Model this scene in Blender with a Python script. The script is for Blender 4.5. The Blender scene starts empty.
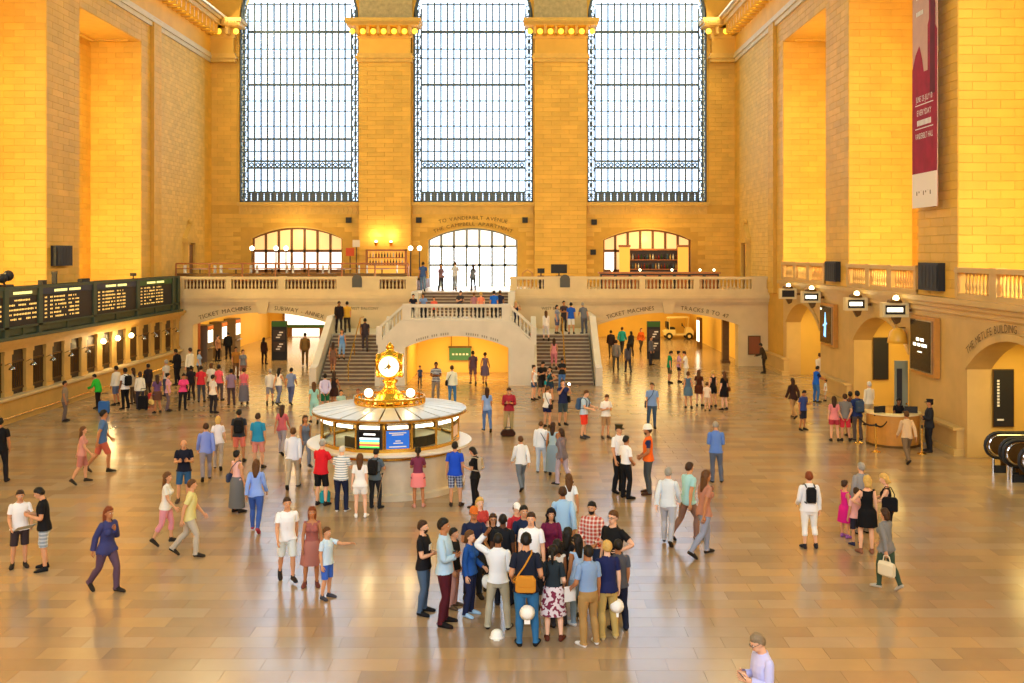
import bpy, math, random
import numpy as np
from mathutils import Vector, Matrix
random.seed(7); RNG = np.random.RandomState(7)
PI = math.pi
scene = bpy.context.scene
COL = scene.collection

# ------------------------------------------------------------------ camera
F, VX, VY = 1000.0, 521.0, 253.0          # focal length and vanishing point in pixels of the 1024 x 683 frame
CX, CZ = 3.35, 6.85                       # camera stands on the east balcony, looking west along +Y
cam_d = bpy.data.cameras.new('camera'); cam = bpy.data.objects.new('camera', cam_d); COL.objects.link(cam)
cam.location = (CX, 0, CZ); cam.rotation_euler = (PI/2, 0, 0)
cam_d.sensor_width = 36; cam_d.lens = 36*F/1024
cam_d.shift_x = (512-VX)/1024; cam_d.shift_y = (VY-341.5)/1024
cam_d.clip_end = 400
scene.camera = cam

# ------------------------------------------------------------------ world, big lights, exposure
W = bpy.data.worlds.new('world'); scene.world = W; W.use_nodes = True
W.node_tree.nodes['Background'].inputs[0].default_value = (.86, .93, 1, 1)
W.node_tree.nodes['Background'].inputs[1].default_value = 1.0
vs = scene.view_settings
vs.view_transform = 'Standard'; vs.look = 'None'; vs.gamma = 1; vs.exposure = 0.0; vs.use_curve_mapping = False
try:
    scene.cycles.use_denoising = True
    scene.cycles.max_bounces = 6; scene.cycles.diffuse_bounces = 4; scene.cycles.glossy_bounces = 3
    scene.cycles.transmission_bounces = 4; scene.cycles.transparent_max_bounces = 6
    scene.cycles.sample_clamp_indirect = 6.0; scene.cycles.caustics_reflective = False; scene.cycles.caustics_refractive = False
except Exception: pass

def area(name, loc, aim, sx, sy, power, col):
    l = bpy.data.lights.new(name, 'AREA'); l.shape = 'RECTANGLE'; l.size = sx; l.size_y = sy; l.energy = power; l.color = col
    o = bpy.data.objects.new(name, l); COL.objects.link(o); o.location = loc
    o.rotation_euler = (Vector(aim)-Vector(loc)).to_track_quat('-Z', 'Y').to_euler()
    return o
def point(name, loc, power, col, r=.3):
    l = bpy.data.lights.new(name, 'POINT'); l.energy = power; l.color = col; l.shadow_soft_size = r
    o = bpy.data.objects.new(name, l); COL.objects.link(o); o.location = loc
    return o
WARM = (1, .70, .30); AMBER = (1, .58, .14); DAY = (.86, .93, 1)
# three area lights added behind the camera as daylight; no east windows are built
for i, x in enumerate((-12.2, 0, 12.2)):
    area('east_fill_light', (x, -9, 17), (x*.6, 40, 6), 8, 14, 3500, (.88, .94, 1))
# added warm fill above both cornices, standing in for unbuilt lunettes and cornice lamps
for s in (-1, 1):
    for y, pw in ((8, 800), (26, 800), (44, 800), (61, 1500)):
        area('cornice_fill_light', (s*16.9, y, 23.6), (-s*9, y, 0), 15, 1.2, pw, (1, .80, .44))
# uplights standing in the deep recesses of the side walls
for s in (-1, 1):
    for y0 in (14.8, 26.2, 37.6, 49.0):
        point('recess_uplight', (s*20.2, y0+2.2, 7.0), 1150, (1, .80, .34), .35)
        point('recess_uplight', (s*20.0, y0+3.5, 14.5), 520, (1, .74, .28), .35)
# passages under the west balcony, the track gates and the stair arch
for x in (-12.2, 12.2):
    area('passage_ceiling_light', (x, 66, 3.75), (x, 66, 0), 7, 7, 520, (1, .74, .26))
    area('passage_ceiling_light', (x, 76, 3.75), (x, 76, 0), 7, 7, 520, (1, .74, .26))
area('stair_arch_light', (0, 54.5, 2.45), (0, 54.8, 0), 4.0, 2.5, 230, (1, .74, .26))
for y in (30.5, 41.8, 53.2):
    area('gate_ceiling_light', (19.7, y, 3.95), (19.7, y, 0), 2, 4, 190, (1, .74, .22))

# ------------------------------------------------------------------ helpers
def lin(c):
    if isinstance(c, str):
        c = c.lstrip('#'); c = [int(c[i:i+2], 16)/255 for i in (0, 2, 4)]
    return tuple((x/12.92 if x <= .04045 else ((x+.055)/1.055)**2.4) for x in c[:3])

def mat(name, col, rough=.6, metal=0., emit=None, es=0., var=0., nscale=3., bump=0., spec=.5, hue=None, pattern=None, col2=None, per=False, alpha=None, bscale=None):
    m = bpy.data.materials.new(name); m.use_nodes = True
    nt = m.node_tree; N = nt.nodes; L = nt.links; b = N['Principled BSDF']
    c = lin(col)
    b.inputs['Base Color'].default_value = (*c, 1)
    b.inputs['Roughness'].default_value = rough; b.inputs['Metallic'].default_value = metal
    b.inputs['Specular IOR Level'].default_value = spec
    m.diffuse_color = (*c, 1)
    geo = N.new('ShaderNodeNewGeometry')
    src = None
    if pattern:
        tc = N.new('ShaderNodeTexCoord'); c2 = lin(col2)
        mix = N.new('ShaderNodeMix'); mix.data_type = 'RGBA'
        mix.inputs[6].default_value = (*c, 1); mix.inputs[7].default_value = (*c2, 1)
        sep = N.new('ShaderNodeSeparateXYZ'); L.new(tc.outputs['Object'], sep.inputs[0])
        def stripes(sock, freq, duty):
            a = N.new('ShaderNodeMath'); a.operation = 'MULTIPLY'; a.inputs[1].default_value = freq; L.new(sock, a.inputs[0])
            fr = N.new('ShaderNodeMath'); fr.operation = 'FRACT'; L.new(a.outputs[0], fr.inputs[0])
            g = N.new('ShaderNodeMath'); g.operation = 'GREATER_THAN'; g.inputs[1].default_value = duty; L.new(fr.outputs[0], g.inputs[0])
            return g.outputs[0]
        if pattern == 'stripe':
            L.new(stripes(sep.outputs[2], 16, .62), mix.inputs[0])
        elif pattern == 'plaid':
            a = stripes(sep.outputs[2], 13, .6); bb = stripes(sep.outputs[0], 13, .6)
            ad = N.new('ShaderNodeMath'); ad.operation = 'ADD'; L.new(a, ad.inputs[0]); L.new(bb, ad.inputs[1])
            h = N.new('ShaderNodeMath'); h.operation = 'MULTIPLY'; h.inputs[1].default_value = .5; L.new(ad.outputs[0], h.inputs[0])
            L.new(h.outputs[0], mix.inputs[0])
        else:  # blotchy print
            nz = N.new('ShaderNodeTexNoise'); nz.inputs['Scale'].default_value = 14; nz.inputs['Detail'].default_value = 1
            L.new(tc.outputs['Object'], nz.inputs['Vector'])
            g = N.new('ShaderNodeMath'); g.operation = 'GREATER_THAN'; g.inputs[1].default_value = .52; L.new(nz.outputs['Fac'], g.inputs[0])
            L.new(g.outputs[0], mix.inputs[0])
        src = mix.outputs[2]
    if var or per:
        val = None
        if var:
            nz = N.new('ShaderNodeTexNoise'); nz.inputs['Scale'].default_value = nscale; nz.inputs['Detail'].default_value = 5
            L.new(geo.outputs['Position'], nz.inputs['Vector'])
            mr = N.new('ShaderNodeMapRange'); mr.inputs['From Min'].default_value = .25; mr.inputs['From Max'].default_value = .75
            mr.inputs['To Min'].default_value = 1-var; mr.inputs['To Max'].default_value = 1+var
            L.new(nz.outputs['Fac'], mr.inputs['Value']); val = mr.outputs[0]
        if per:
            oi = N.new('ShaderNodeObjectInfo')
            ad = N.new('ShaderNodeMath'); ad.operation = 'ADD'; L.new(oi.outputs['Random'], ad.inputs[0]); L.new(geo.outputs['Random Per Island'], ad.inputs[1])
            fr = N.new('ShaderNodeMath'); fr.operation = 'FRACT'; L.new(ad.outputs[0], fr.inputs[0])
            mr2 = N.new('ShaderNodeMapRange'); mr2.inputs['To Min'].default_value = 1-per; mr2.inputs['To Max'].default_value = 1+per
            L.new(fr.outputs[0], mr2.inputs['Value'])
            if val is not None:
                mu = N.new('ShaderNodeMath'); mu.operation = 'MULTIPLY'; L.new(val, mu.inputs[0]); L.new(mr2.outputs[0], mu.inputs[1]); val = mu.outputs[0]
            else: val = mr2.outputs[0]
        hsv = N.new('ShaderNodeHueSaturation'); hsv.inputs['Color'].default_value = (*c, 1)
        if src is not None: L.new(src, hsv.inputs['Color'])
        if hue is not None and per:      # each piece leans to one of several stone tones
            rp = N.new('ShaderNodeValToRGB'); rp.color_ramp.interpolation = 'CONSTANT'
            els = rp.color_ramp.elements
            while len(els) < len(hue): els.new(.5)
            for k, h in enumerate(hue):
                els[k].position = k/len(hue); els[k].color = (*lin(h), 1)
            L.new(fr.outputs[0], rp.inputs[0]); L.new(rp.outputs[0], hsv.inputs['Color'])
        L.new(val, hsv.inputs['Value']); src = hsv.outputs[0]
    if src is not None: L.new(src, b.inputs['Base Color'])
    if bump:
        nz = N.new('ShaderNodeTexNoise'); nz.inputs['Scale'].default_value = bscale or nscale*6; nz.inputs['Detail'].default_value = 4
        L.new(geo.outputs['Position'], nz.inputs['Vector'])
        bp = N.new('ShaderNodeBump'); bp.inputs['Strength'].default_value = bump; bp.inputs['Distance'].default_value = .02
        L.new(nz.outputs['Fac'], bp.inputs['Height']); L.new(bp.outputs[0], b.inputs['Normal'])
    if emit is not None:
        b.inputs['Emission Color'].default_value = (*lin(emit), 1); b.inputs['Emission Strength'].default_value = es
    if alpha is not None:
        b.inputs['Alpha'].default_value = alpha
    return m

def glassy(name, tint, mixf):
    m = bpy.data.materials.new(name); m.use_nodes = True; nt = m.node_tree; N = nt.nodes; L = nt.links
    N.clear(); out = N.new('ShaderNodeOutputMaterial'); tr = N.new('ShaderNodeBsdfTransparent'); gl = N.new('ShaderNodeBsdfGlossy'); mx = N.new('ShaderNodeMixShader')
    tr.inputs[0].default_value = (*lin(tint), 1); gl.inputs['Roughness'].default_value = .05; mx.inputs[0].default_value = mixf
    L.new(tr.outputs[0], mx.inputs[1]); L.new(gl.outputs[0], mx.inputs[2]); L.new(mx.outputs[0], out.inputs[0])
    return m

class G:
    """collects shapes, then links them as one mesh object"""
    def __init__(s): s.v = []; s.f = []; s.m = []
    def add(s, v, f, m=0):
        b = len(s.v); s.v += [tuple(p) for p in v]; s.f += [tuple(i+b for i in q) for q in f]; s.m += [m]*len(f); return s
    def box(s, x0, x1, y0, y1, z0, z1, m=0):
        if x0 > x1: x0, x1 = x1, x0
        if y0 > y1: y0, y1 = y1, y0
        v = [(x, y, z) for z in (z0, z1) for y in (y0, y1) for x in (x0, x1)]
        return s.add(v, [(0, 2, 3, 1), (4, 5, 7, 6), (0, 1, 5, 4), (2, 6, 7, 3), (0, 4, 6, 2), (1, 3, 7, 5)], m)
    def prism(s, poly, fn, d0, d1, m=0):
        n = len(poly); v = [fn(u, w, d0) for u, w in poly]+[fn(u, w, d1) for u, w in poly]
        return s.add(v, [tuple(range(n)), tuple(range(2*n-1, n-1, -1))]+[(i, i+n, (i+1) % n+n, (i+1) % n) for i in range(n)], m)
    def ring(s, rings, m=0, cap=True, closed=True):
        n = len(rings[0]); v = [p for r in rings for p in r]; f = []
        for k in range(len(rings)-1):
            for i in range(n if closed else n-1):
                j = (i+1) % n; f.append((k*n+i, k*n+j, (k+1)*n+j, (k+1)*n+i))
        if cap: f.append(tuple(range(n-1, -1, -1))); f.append(tuple((len(rings)-1)*n+i for i in range(n)))
        return s.add(v, f, m)
    def lathe(s, prof, n=16, c=(0, 0, 0), m=0, cap=True, sx=1, sy=1, ph=0.):
        return s.ring([[(c[0]+r*sx*math.cos(2*PI*i/n+ph), c[1]+r*sy*math.sin(2*PI*i/n+ph), c[2]+z) for i in range(n)] for r, z in prof], m, cap)
    def tube(s, path, r, n=8, m=0, cap=True):
        path = [Vector(p) for p in path]; rs = r if isinstance(r, (list, tuple)) else [r]*len(path); rings = []
        up = None
        for i, p in enumerate(path):
            d = (path[min(i+1, len(path)-1)]-path[max(i-1, 0)]).normalized()
            if up is None: up = Vector((0, 0, 1)) if abs(d.z) < .9 else Vector((0, 1, 0))
            a = d.cross(up).normalized(); b = a.cross(d).normalized(); up = b
            rings.append([p+a*rs[i]*math.cos(2*PI*k/n)+b*rs[i]*math.sin(2*PI*k/n) for k in range(n)])
        return s.ring(rings, m, cap)
    def ball(s, c, r, n=10, k=6, m=0, sc=(1, 1, 1)):
        rings = []
        for j in range(k+1):
            t = PI*j/k; t = min(max(t, .02), PI-.02)
            rings.append([(c[0]+r*sc[0]*math.sin(t)*math.cos(2*PI*i/n), c[1]+r*sc[1]*math.sin(t)*math.sin(2*PI*i/n), c[2]-r*sc[2]*math.cos(t)) for i in range(n)])
        return s.ring(rings, m)
    def mesh(s, name, mats, smooth=False):
        me = bpy.data.meshes.new(name); me.from_pydata(s.v, [], s.f)
        for mm in (mats if isinstance(mats, (list, tuple)) else [mats]): me.materials.append(mm)
        if any(s.m): me.polygons.foreach_set('material_index', s.m)
        if smooth: me.polygons.foreach_set('use_smooth', [True]*len(me.polygons))
        me.update(); return me
    def obj(s, name, mats, parent=None, loc=(0, 0, 0), rz=0., smooth=False):
        return place(name, s.mesh(name, mats, smooth), parent, loc, rz)
def place(name, me, parent=None, loc=(0, 0, 0), rz=0.):
    o = bpy.data.objects.new(name, me); COL.objects.link(o); o.parent = parent; o.location = loc
    if rz: o.rotation_euler = (0, 0, rz)
    return o
def tag(o, label, cat, group=None, kind=None):
    if label: o['label'] = label
    if cat: o['category'] = cat
    if group: o['group'] = group
    if kind: o['kind'] = kind
    return o
def thing(name, label, cat, loc=(0, 0, 0), rz=0., group=None, kind=None):
    return tag(place(name, None, None, loc, rz), label, cat, group, kind)
def at(px, py, Y):                     # pixel and depth -> X, Z
    return CX+(px-VX)*Y/F, CZ-(py-VY)*Y/F
def floor_at(px, py, z=0.):            # pixel on a level surface -> X, Y
    Y = F*(CZ-z)/(py-VY); return CX+(px-VX)*Y/F, Y
def arc_pts(u0, u1, zs, rise, n=20):   # segmental arch from (u0,zs) to (u1,zs)
    c = (u0+u1)/2; a = (u1-u0)/2
    R = (a*a+rise*rise)/(2*rise); th = math.asin(min(1, a/R)) if rise <= a else PI/2
    if rise >= a*.98: return [(c-a*math.cos(PI*i/n), zs+rise*math.sin(PI*i/n)) for i in range(n+1)]
    return [(c+R*math.sin(-th+2*th*i/n), zs+rise-R+R*math.cos(-th+2*th*i/n)) for i in range(n+1)]
def arch_poly(u0, u1, z0, z1, a0, a1, zs, rise, sill=None):
    """rectangle u0..u1 x z0..z1 with an arched opening a0..a1 standing on its bottom edge"""
    return [(u0, z0), (a0, z0)]+arc_pts(a0, a1, zs, rise)+[(a1, z0), (u1, z0), (u1, z1), (u0, z1)]
FRONT = lambda y: (lambda u, w, d: (u, y+d, w))           # plane facing the camera, u = X
def SIDE(s, x): return lambda u, w, d: (x+s*d, u, w)      # side wall plane, u = Y, depth grows outwards

FONT = {}
def glyph(ch):
    if ch not in FONT:
        cu = bpy.data.curves.new('glyph', 'FONT'); cu.body = ch; cu.size = 1; cu.resolution_u = 2
        o = bpy.data.objects.new('glyph', cu); COL.objects.link(o)
        dg = bpy.context.evaluated_depsgraph_get(); dg.update()
        me = bpy.data.meshes.new_from_object(o.evaluated_get(dg))
        v = [tuple(p.co) for p in me.vertices]; f = [tuple(p.vertices) for p in me.polygons]
        xs = [p[0] for p in v] or [0, .3]
        FONT[ch] = (v, f, min(xs), max(xs)); bpy.data.objects.remove(o); bpy.data.meshes.remove(me); bpy.data.curves.remove(cu)
    return FONT[ch]
def text(g, s, fn, u0, z0, size, arc=None, gap=.12, m=0, align='c', vertical=False, width=None):
    """flat letters on plane fn(u, z, depth); arc=(centre_u, centre_z, radius) bends the line"""
    adv = []; x = 0
    for ch in s:
        if ch == ' ': adv.append(x); x += .42; continue
        v, f, a, b = glyph(ch); adv.append(x-a); x += (b-a)+gap
    x -= gap; k = size; kx = size if width is None else width/x
    off = -x*kx/2 if align == 'c' else 0
    for ch, ax in zip(s, adv):
        if ch == ' ': continue
        v, f, a, b = glyph(ch); pts = []
        for p in v:
            U = (p[0]+ax)*kx+off; Z = p[1]*k
            if arc:
                cu, cz, R = arc; t = ((a+b)/2+ax)*kx+off
                th = t/R; lu = U-t
                pts.append((cu+(R+Z)*math.sin(th)+lu*math.cos(th), cz+(R+Z)*math.cos(th)-lu*math.sin(th)))
            elif vertical: pts.append((u0-Z, z0+U))
            else: pts.append((u0+U, z0+Z))
        g.add([fn(pu, pz, 0) for pu, pz in pts], f, m)

# ------------------------------------------------------------------ materials of the hall
STONE = mat('buff_wall_stone', 'deb04a', .62, var=.10, nscale=.9, per=.08, bump=.15, bscale=9)
STONE_CORE = mat('buff_wall_joint', 'd0a244', .8, var=.08, nscale=2)
STONE_PALE = mat('pale_tapestry_stone', 'e2bd66', .7, var=.10, nscale=2.2, per=.07, bump=.3, bscale=14)
CARVED = mat('carved_buff_stone', 'd9b055', .6, var=.10, nscale=3, bump=.2)
MARBLE = mat('cream_botticino_marble', 'd8c294', .45, var=.08, nscale=1.3, bump=.05)
MARBLE_W = mat('white_stair_marble', 'd8d2c4', .42, var=.07, nscale=1.6, bump=.05)
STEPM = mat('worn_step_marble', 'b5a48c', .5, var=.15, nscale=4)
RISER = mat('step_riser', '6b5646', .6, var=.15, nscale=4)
PASSAGE = mat('passage_plaster', 'ecc25c', .6, var=.05, nscale=1)
INK = mat('incised_letter_shadow', '5f4a2c', .9)
DARKIRON = mat('dark_window_iron', '566672', .55, metal=.2, var=.1, nscale=6)
PALEIRON = mat('pale_outer_mullion', '9fb4c2', .6)
WOODF = mat('brown_window_wood', '7a4f20', .55, var=.15, nscale=5)
BRONZE = mat('bronze_metal', '6d4f26', .45, metal=.6, var=.15, nscale=7)
BRASS = mat('polished_brass', 'e0ab45', .25, metal=.9)
GOLD = mat('gilded_brass', 'f2b93c', .22, metal=.85)
BLACK = mat('matt_black', '16161a', .6)
DGREY = mat('dark_grey_grille', '26262a', .7, var=.2, nscale=30)
CHROME = mat('chrome', 'c8ccd0', .15, metal=1)
WHITE = mat('white_paint', 'eceae4', .5)
BULB = mat('cornice_bulb', 'ffd870', .4, emit='ffc832', es=2.2)
GLOBE = mat('lamp_globe_glass', 'fff4dc', .3, emit='fff0cc', es=5)
PANE_DAY = mat('frosted_daylight_pane', 'e8f2fa', .3, emit='c0deff', es=4.0)
PANE_MID = mat('bright_doorway_pane', 'f4f6fa', .3, emit='e4f0ff', es=9.0)
PANE_AMB = mat('amber_lit_pane', 'f6dba0', .3, emit='ffd48c', es=.62)
PANE_DIM = mat('dim_amber_pane', '8a5a24', .3, emit='c8873a', es=.25)
PANE_WHT = mat('white_lit_pane', 'f8f4ea', .3, emit='fff8ea', es=1.5)
SCREEN = mat('dark_display_glass', '0c0d12', .2)
LITW = mat('white_lit_face', 'fffbe8', .4, emit='fff8dc', es=3)
TILE = mat('tennessee_marble_tile', 'c9ab86', .2, var=.08, nscale=1.1, per=.05, spec=.85,
           hue=['a48c6c', 'a99274', '9c8468', 'a58868', '977f64', 'a38f76', 'ab8f6a', '9b8264'])
FLOORJ = mat('floor_joint', '8a765e', .7)
CEIL = mat('vault_plaster', '8fae9c', .8, var=.05, nscale=.5)
CARVE_D = mat('carved_spandrel_stone', 'b7a67c', .7, var=.25, nscale=4, bump=.6, bscale=6)

HX = 18.3; YB = 69.9; YF = 60.5; ZB = 4.5     # half width, back wall, balcony front, balcony floor
COURSE, BLK = .31, 1.05
SLAB = {}
def slab_pts(l, h, d=.016, b=.010):
    return [(0, 0, 0), (l, 0, 0), (l, 0, h), (0, 0, h), (b, -d, b), (l-b, -d, b), (l-b, -d, h-b), (b, -d, h-b)], \
           [(4, 5, 6, 7), (0, 1, 5, 4), (1, 2, 6, 5), (2, 3, 7, 6), (3, 0, 4, 7)]
def clad(parent, stuff, O, a, w, h, m, ind=None, skip=None, course=COURSE, blk=BLK):
    """courses of separate blocks on a wall plane; origin O, turned by a about Z; blocks with z inside ind become objects"""
    nr = max(1, round(h/course)); rh = h/nr; nb = max(1, round(w/blk)); L = w/nb; gap = .009
    ca, sa = math.cos(a), math.sin(a); cnt = 0
    for r in range(nr):
        cuts = [0.]+[L*(k+(.5 if r % 2 else 1.)) for k in range(nb)]
        cuts = [c for c in cuts if c < w-.05]+[w]
        for c0, c1 in zip(cuts[:-1], cuts[1:]):
            z = r*rh
            if skip and skip(c0, c1, O[2]+z, O[2]+z+rh): continue
            l = round(c1-c0-gap, 3); hh = rh-gap
            base = (O[0]+ca*c0, O[1]+sa*c0, O[2]+z)
            if ind and ind[0] <= base[2] <= ind[1]:
                key = (l, round(hh, 3), m.name)
                if key not in SLAB:
                    v, f = slab_pts(l, hh); SLAB[key] = G().add(v, f).mesh('stone_block', m)
                place('stone_block', SLAB[key], parent, base, a); cnt += 1
            else:
                v, f = slab_pts(l, hh)
                stuff.add([(base[0]+ca*p[0]-sa*p[1], base[1]+sa*p[0]+ca*p[1], base[2]+p[2]) for p in v], f)
    return cnt

# ------------------------------------------------------------------ floor
floor = tag(G().box(-HX-.5, 23.5, -14, 84, -.3, -.008).obj('floor', FLOORJ), 'tan marble concourse floor of rectangular slabs', 'floor', kind='structure')
TD, TW = .48, 1.12; rest = G(); tm = {}
def tile_pts(w, d):
    e = 0.; return [(0, 0, -.008), (w, 0, -.008), (w, d, -.008), (0, d, -.008), (e, e, 0), (w-e, e, 0), (w-e, d-e, 0), (e, d-e, 0)], \
        [(4, 5, 6, 7), (0, 1, 5, 4), (1, 2, 6, 5), (2, 3, 7, 6), (3, 0, 4, 7)]
nt_ = 0
v, f = tile_pts(TW-.005, TD-.005); tile_me = G().add(v, f).mesh('floor_tile', TILE)
row = 0; y = -10.0
while y < 83.4:
    x = -HX - (TW/2 if row % 2 else 0)
    while x < (HX if y < 26 or y > 57 else 22.9):
        px0 = VX+(x-CX)*F/y if y > 3 else -1
        if nt_ < 300 and 15.4 < y < 24 and -25 < px0+TW*F/y*.5 < 1049:
            place('floor_tile', tile_me, floor, (x, y, 0)); nt_ += 1
        else: rest.add([(x+p[0], y+p[1], p[2]) for p in v], f)
        x += TW
    y += TD; row += 1
tag(rest.obj('floor_tiles', TILE, floor), None, None, kind='stuff')

# ------------------------------------------------------------------ back (west) wall
g = G()
WIN = [(-16.36, -8.0), (-4.19, 4.19), (8.0, 16.36)]
for x0, x1 in ((-HX-1, -16.36), (-8.0, -4.19), (4.19, 8.0), (16.36, HX+1)): g.box(x0, x1, YB, YB+2.2, 10.2, 34)
for x0, x1 in WIN: g.prism(arch_poly(x0, x1, 23.3, 34, x0+.01, x1-.01, 23.3, 4.15), FRONT(YB), 0, 2.2)
ARCH = [(-HX-1, -6.1, -15.5, -9.15, 7.85, .78), (-6.1, 6.1, -3.15, 3.1, 7.75, .85), (6.1, HX+1, 9.1, 15.25, 7.75, .75)]
for u0, u1, a0, a1, zs, ri in ARCH: g.prism(arch_poly(u0, u1, ZB, 10.2, a0, a1, zs, ri), FRONT(YB), 0, 1.2)
for s in (-1, 1): g.box(s*4.3, s*7.9, YB-.5, YB, ZB, 21.8)
wall_back = tag(g.obj('wall_back', STONE_CORE), 'tall buff stone west wall with three giant windows', 'wall', kind='structure')
st = G()
for s in (-1, 1):
    x0 = -7.9 if s < 0 else 4.3
    clad(wall_back, st, (x0, YB-.5, ZB), 0, 3.6, 15.6, STONE, ind=(9.0, 20.2))
    x0 = -HX if s < 0 else 16.5
    clad(wall_back, st, (x0, YB, 10.2), 0, 1.8, 10.4, STONE)
for u0, u1, a0, a1, zs, ri in ARCH:
    u0 = max(u0, -HX); u1 = min(u1, HX)
    if u0 < -6.2: u1 = -7.95
    elif u0 > 6: u0 = 7.95
    else: u0, u1 = -4.25, 4.25
    def skip(c0, c1, z0, z1):
        X0, X1 = u0+c0, u0+c1
        if X1 < a0-.25 or X0 > a1+.25: return False
        c = (a0+a1)/2; h = (a1-a0)/2+.25; t = min(1, max(0, max(abs(X0-c) if (X0-c)*(X1-c) > 0 else 0, 0)/h)) if (X0-c)*(X1-c) > 0 else 0
        t = min(abs(X0-c), abs(X1-c))/h if (X0-c)*(X1-c) > 0 else 0
        return z0 < zs+ri*math.sqrt(max(0, 1-t*t))+.12
    clad(wall_back, st, (u0, YB, ZB), 0, u1-u0, 5.1, STONE, skip=skip)
tag(st.obj('stone_courses', STONE, wall_back), None, None, kind='stuff')
for u0, u1, a0, a1, zs, ri in ARCH:          # archivolts
    o = G(); p = arc_pts(a0, a1, zs, ri); q = arc_pts(a0-.1, a1+.1, zs, ri+.1)
    for i in range(len(p)-1): o.prism([p[i], p[i+1], q[i+1], q[i]], FRONT(YB), -.07, .02)
    o.obj('archivolt', CARVED, wall_back)
# carved frieze and sill under each giant window
for i, (x0, x1) in enumerate(WIN):
    o = G(); o.box(x0-.1, x1+.1, YB-.2, YB, 10.15, 10.4); o.box(x0, x1, YB-.06, YB, 9.55, 10.15)
    n = 26; w = (x1-x0)/n
    for k in range(n):
        o.prism([(x0+w*(k+.15), 9.85), (x0+w*(k+.5), 9.62), (x0+w*(k+.85), 9.85), (x0+w*(k+.5), 10.08)], FRONT(YB-.06), -.06, 0)
    tag(o.obj('trim_%d' % (i+1), CARVED, None), 'carved stone frieze under the %s giant window' % ('left', 'middle', 'right')[i], 'frieze', kind='structure')
g = G()
text(g, 'TO VANDERBILT AVENUE', FRONT(YB-.03), 0, 9.05, .36, arc=(0, 9.2-10, 10), width=4.8)
text(g, 'THE CAMPBELL APARTMENT', FRONT(YB-.03), 0, 8.6, .33, arc=(0, 8.78-7.2, 7.2), width=5.6)
g.obj('inscription', INK, wall_back)
# spandrel stone between the arches above the cornice
g = G()
for x in (-6.1, 6.1): g.box(x-1.85, x+1.85, YB-.12, YB, 22.9, 33)
g.obj('spandrel', CARVE_D, wall_back)

bulb_me = G().ball((0, 0, 0), .2, 8, 6).mesh('bulb', BULB, True)
def capital(x0, x1, n, label):
    root = thing('pier_capital', label, 'capital', ((x0+x1)/2, YB-.5, 20.1), kind='structure'); w = (x1-x0)/2
    o = G(); o.box(-w-.1, w+.1, -.12, .5, 0, .25); o.box(-w-.2, w+.2, -.22, .5, .25, .42); o.box(-w-.12, w+.12, -.14, .5, .42, .6)
    o.obj('necking', CARVED, root)
    G().box(-w, w, -.05, .5, .6, 1.65).obj('frieze', STONE, root)
    o = G(); o.box(-w-.7, w+.7, -1.0, .5, 2.35, 2.6); o.box(-w-.8, w+.8, -1.1, .5, 2.6, 2.85); o.box(-w-.1, w+.1, -.1, .5, 1.65, 2.35)
    for k in range(int((2*w+1.5)/.16)): o.box(-w-.75+.16*k, -w-.75+.16*k+.09, -1.16, -1.1, 2.45, 2.58)
    o.obj('cornice', CARVED, root)
    for k in range(n):
        x = -w-.35+(2*w+.7)*k/(n-1)
        place('bulb', bulb_me, root, (x, -.62, 2.0))
        if k < n-1: G().box(x+(2*w+.7)/(n-1)/2-.09, x+(2*w+.7)/(n-1)/2+.09, -.85, 0, 1.8, 2.35).obj('bracket', CARVED, root)
capital(-7.9, -4.3, 7, 'lit stone capital on the pier left of the middle window')
capital(4.3, 7.9, 7, 'lit stone capital on the pier right of the middle window')
capital(-HX, -16.6, 3, 'lit stone capital in the left corner of the back wall')
capital(16.6, HX, 3, 'lit stone capital in the right corner of the back wall')

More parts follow.
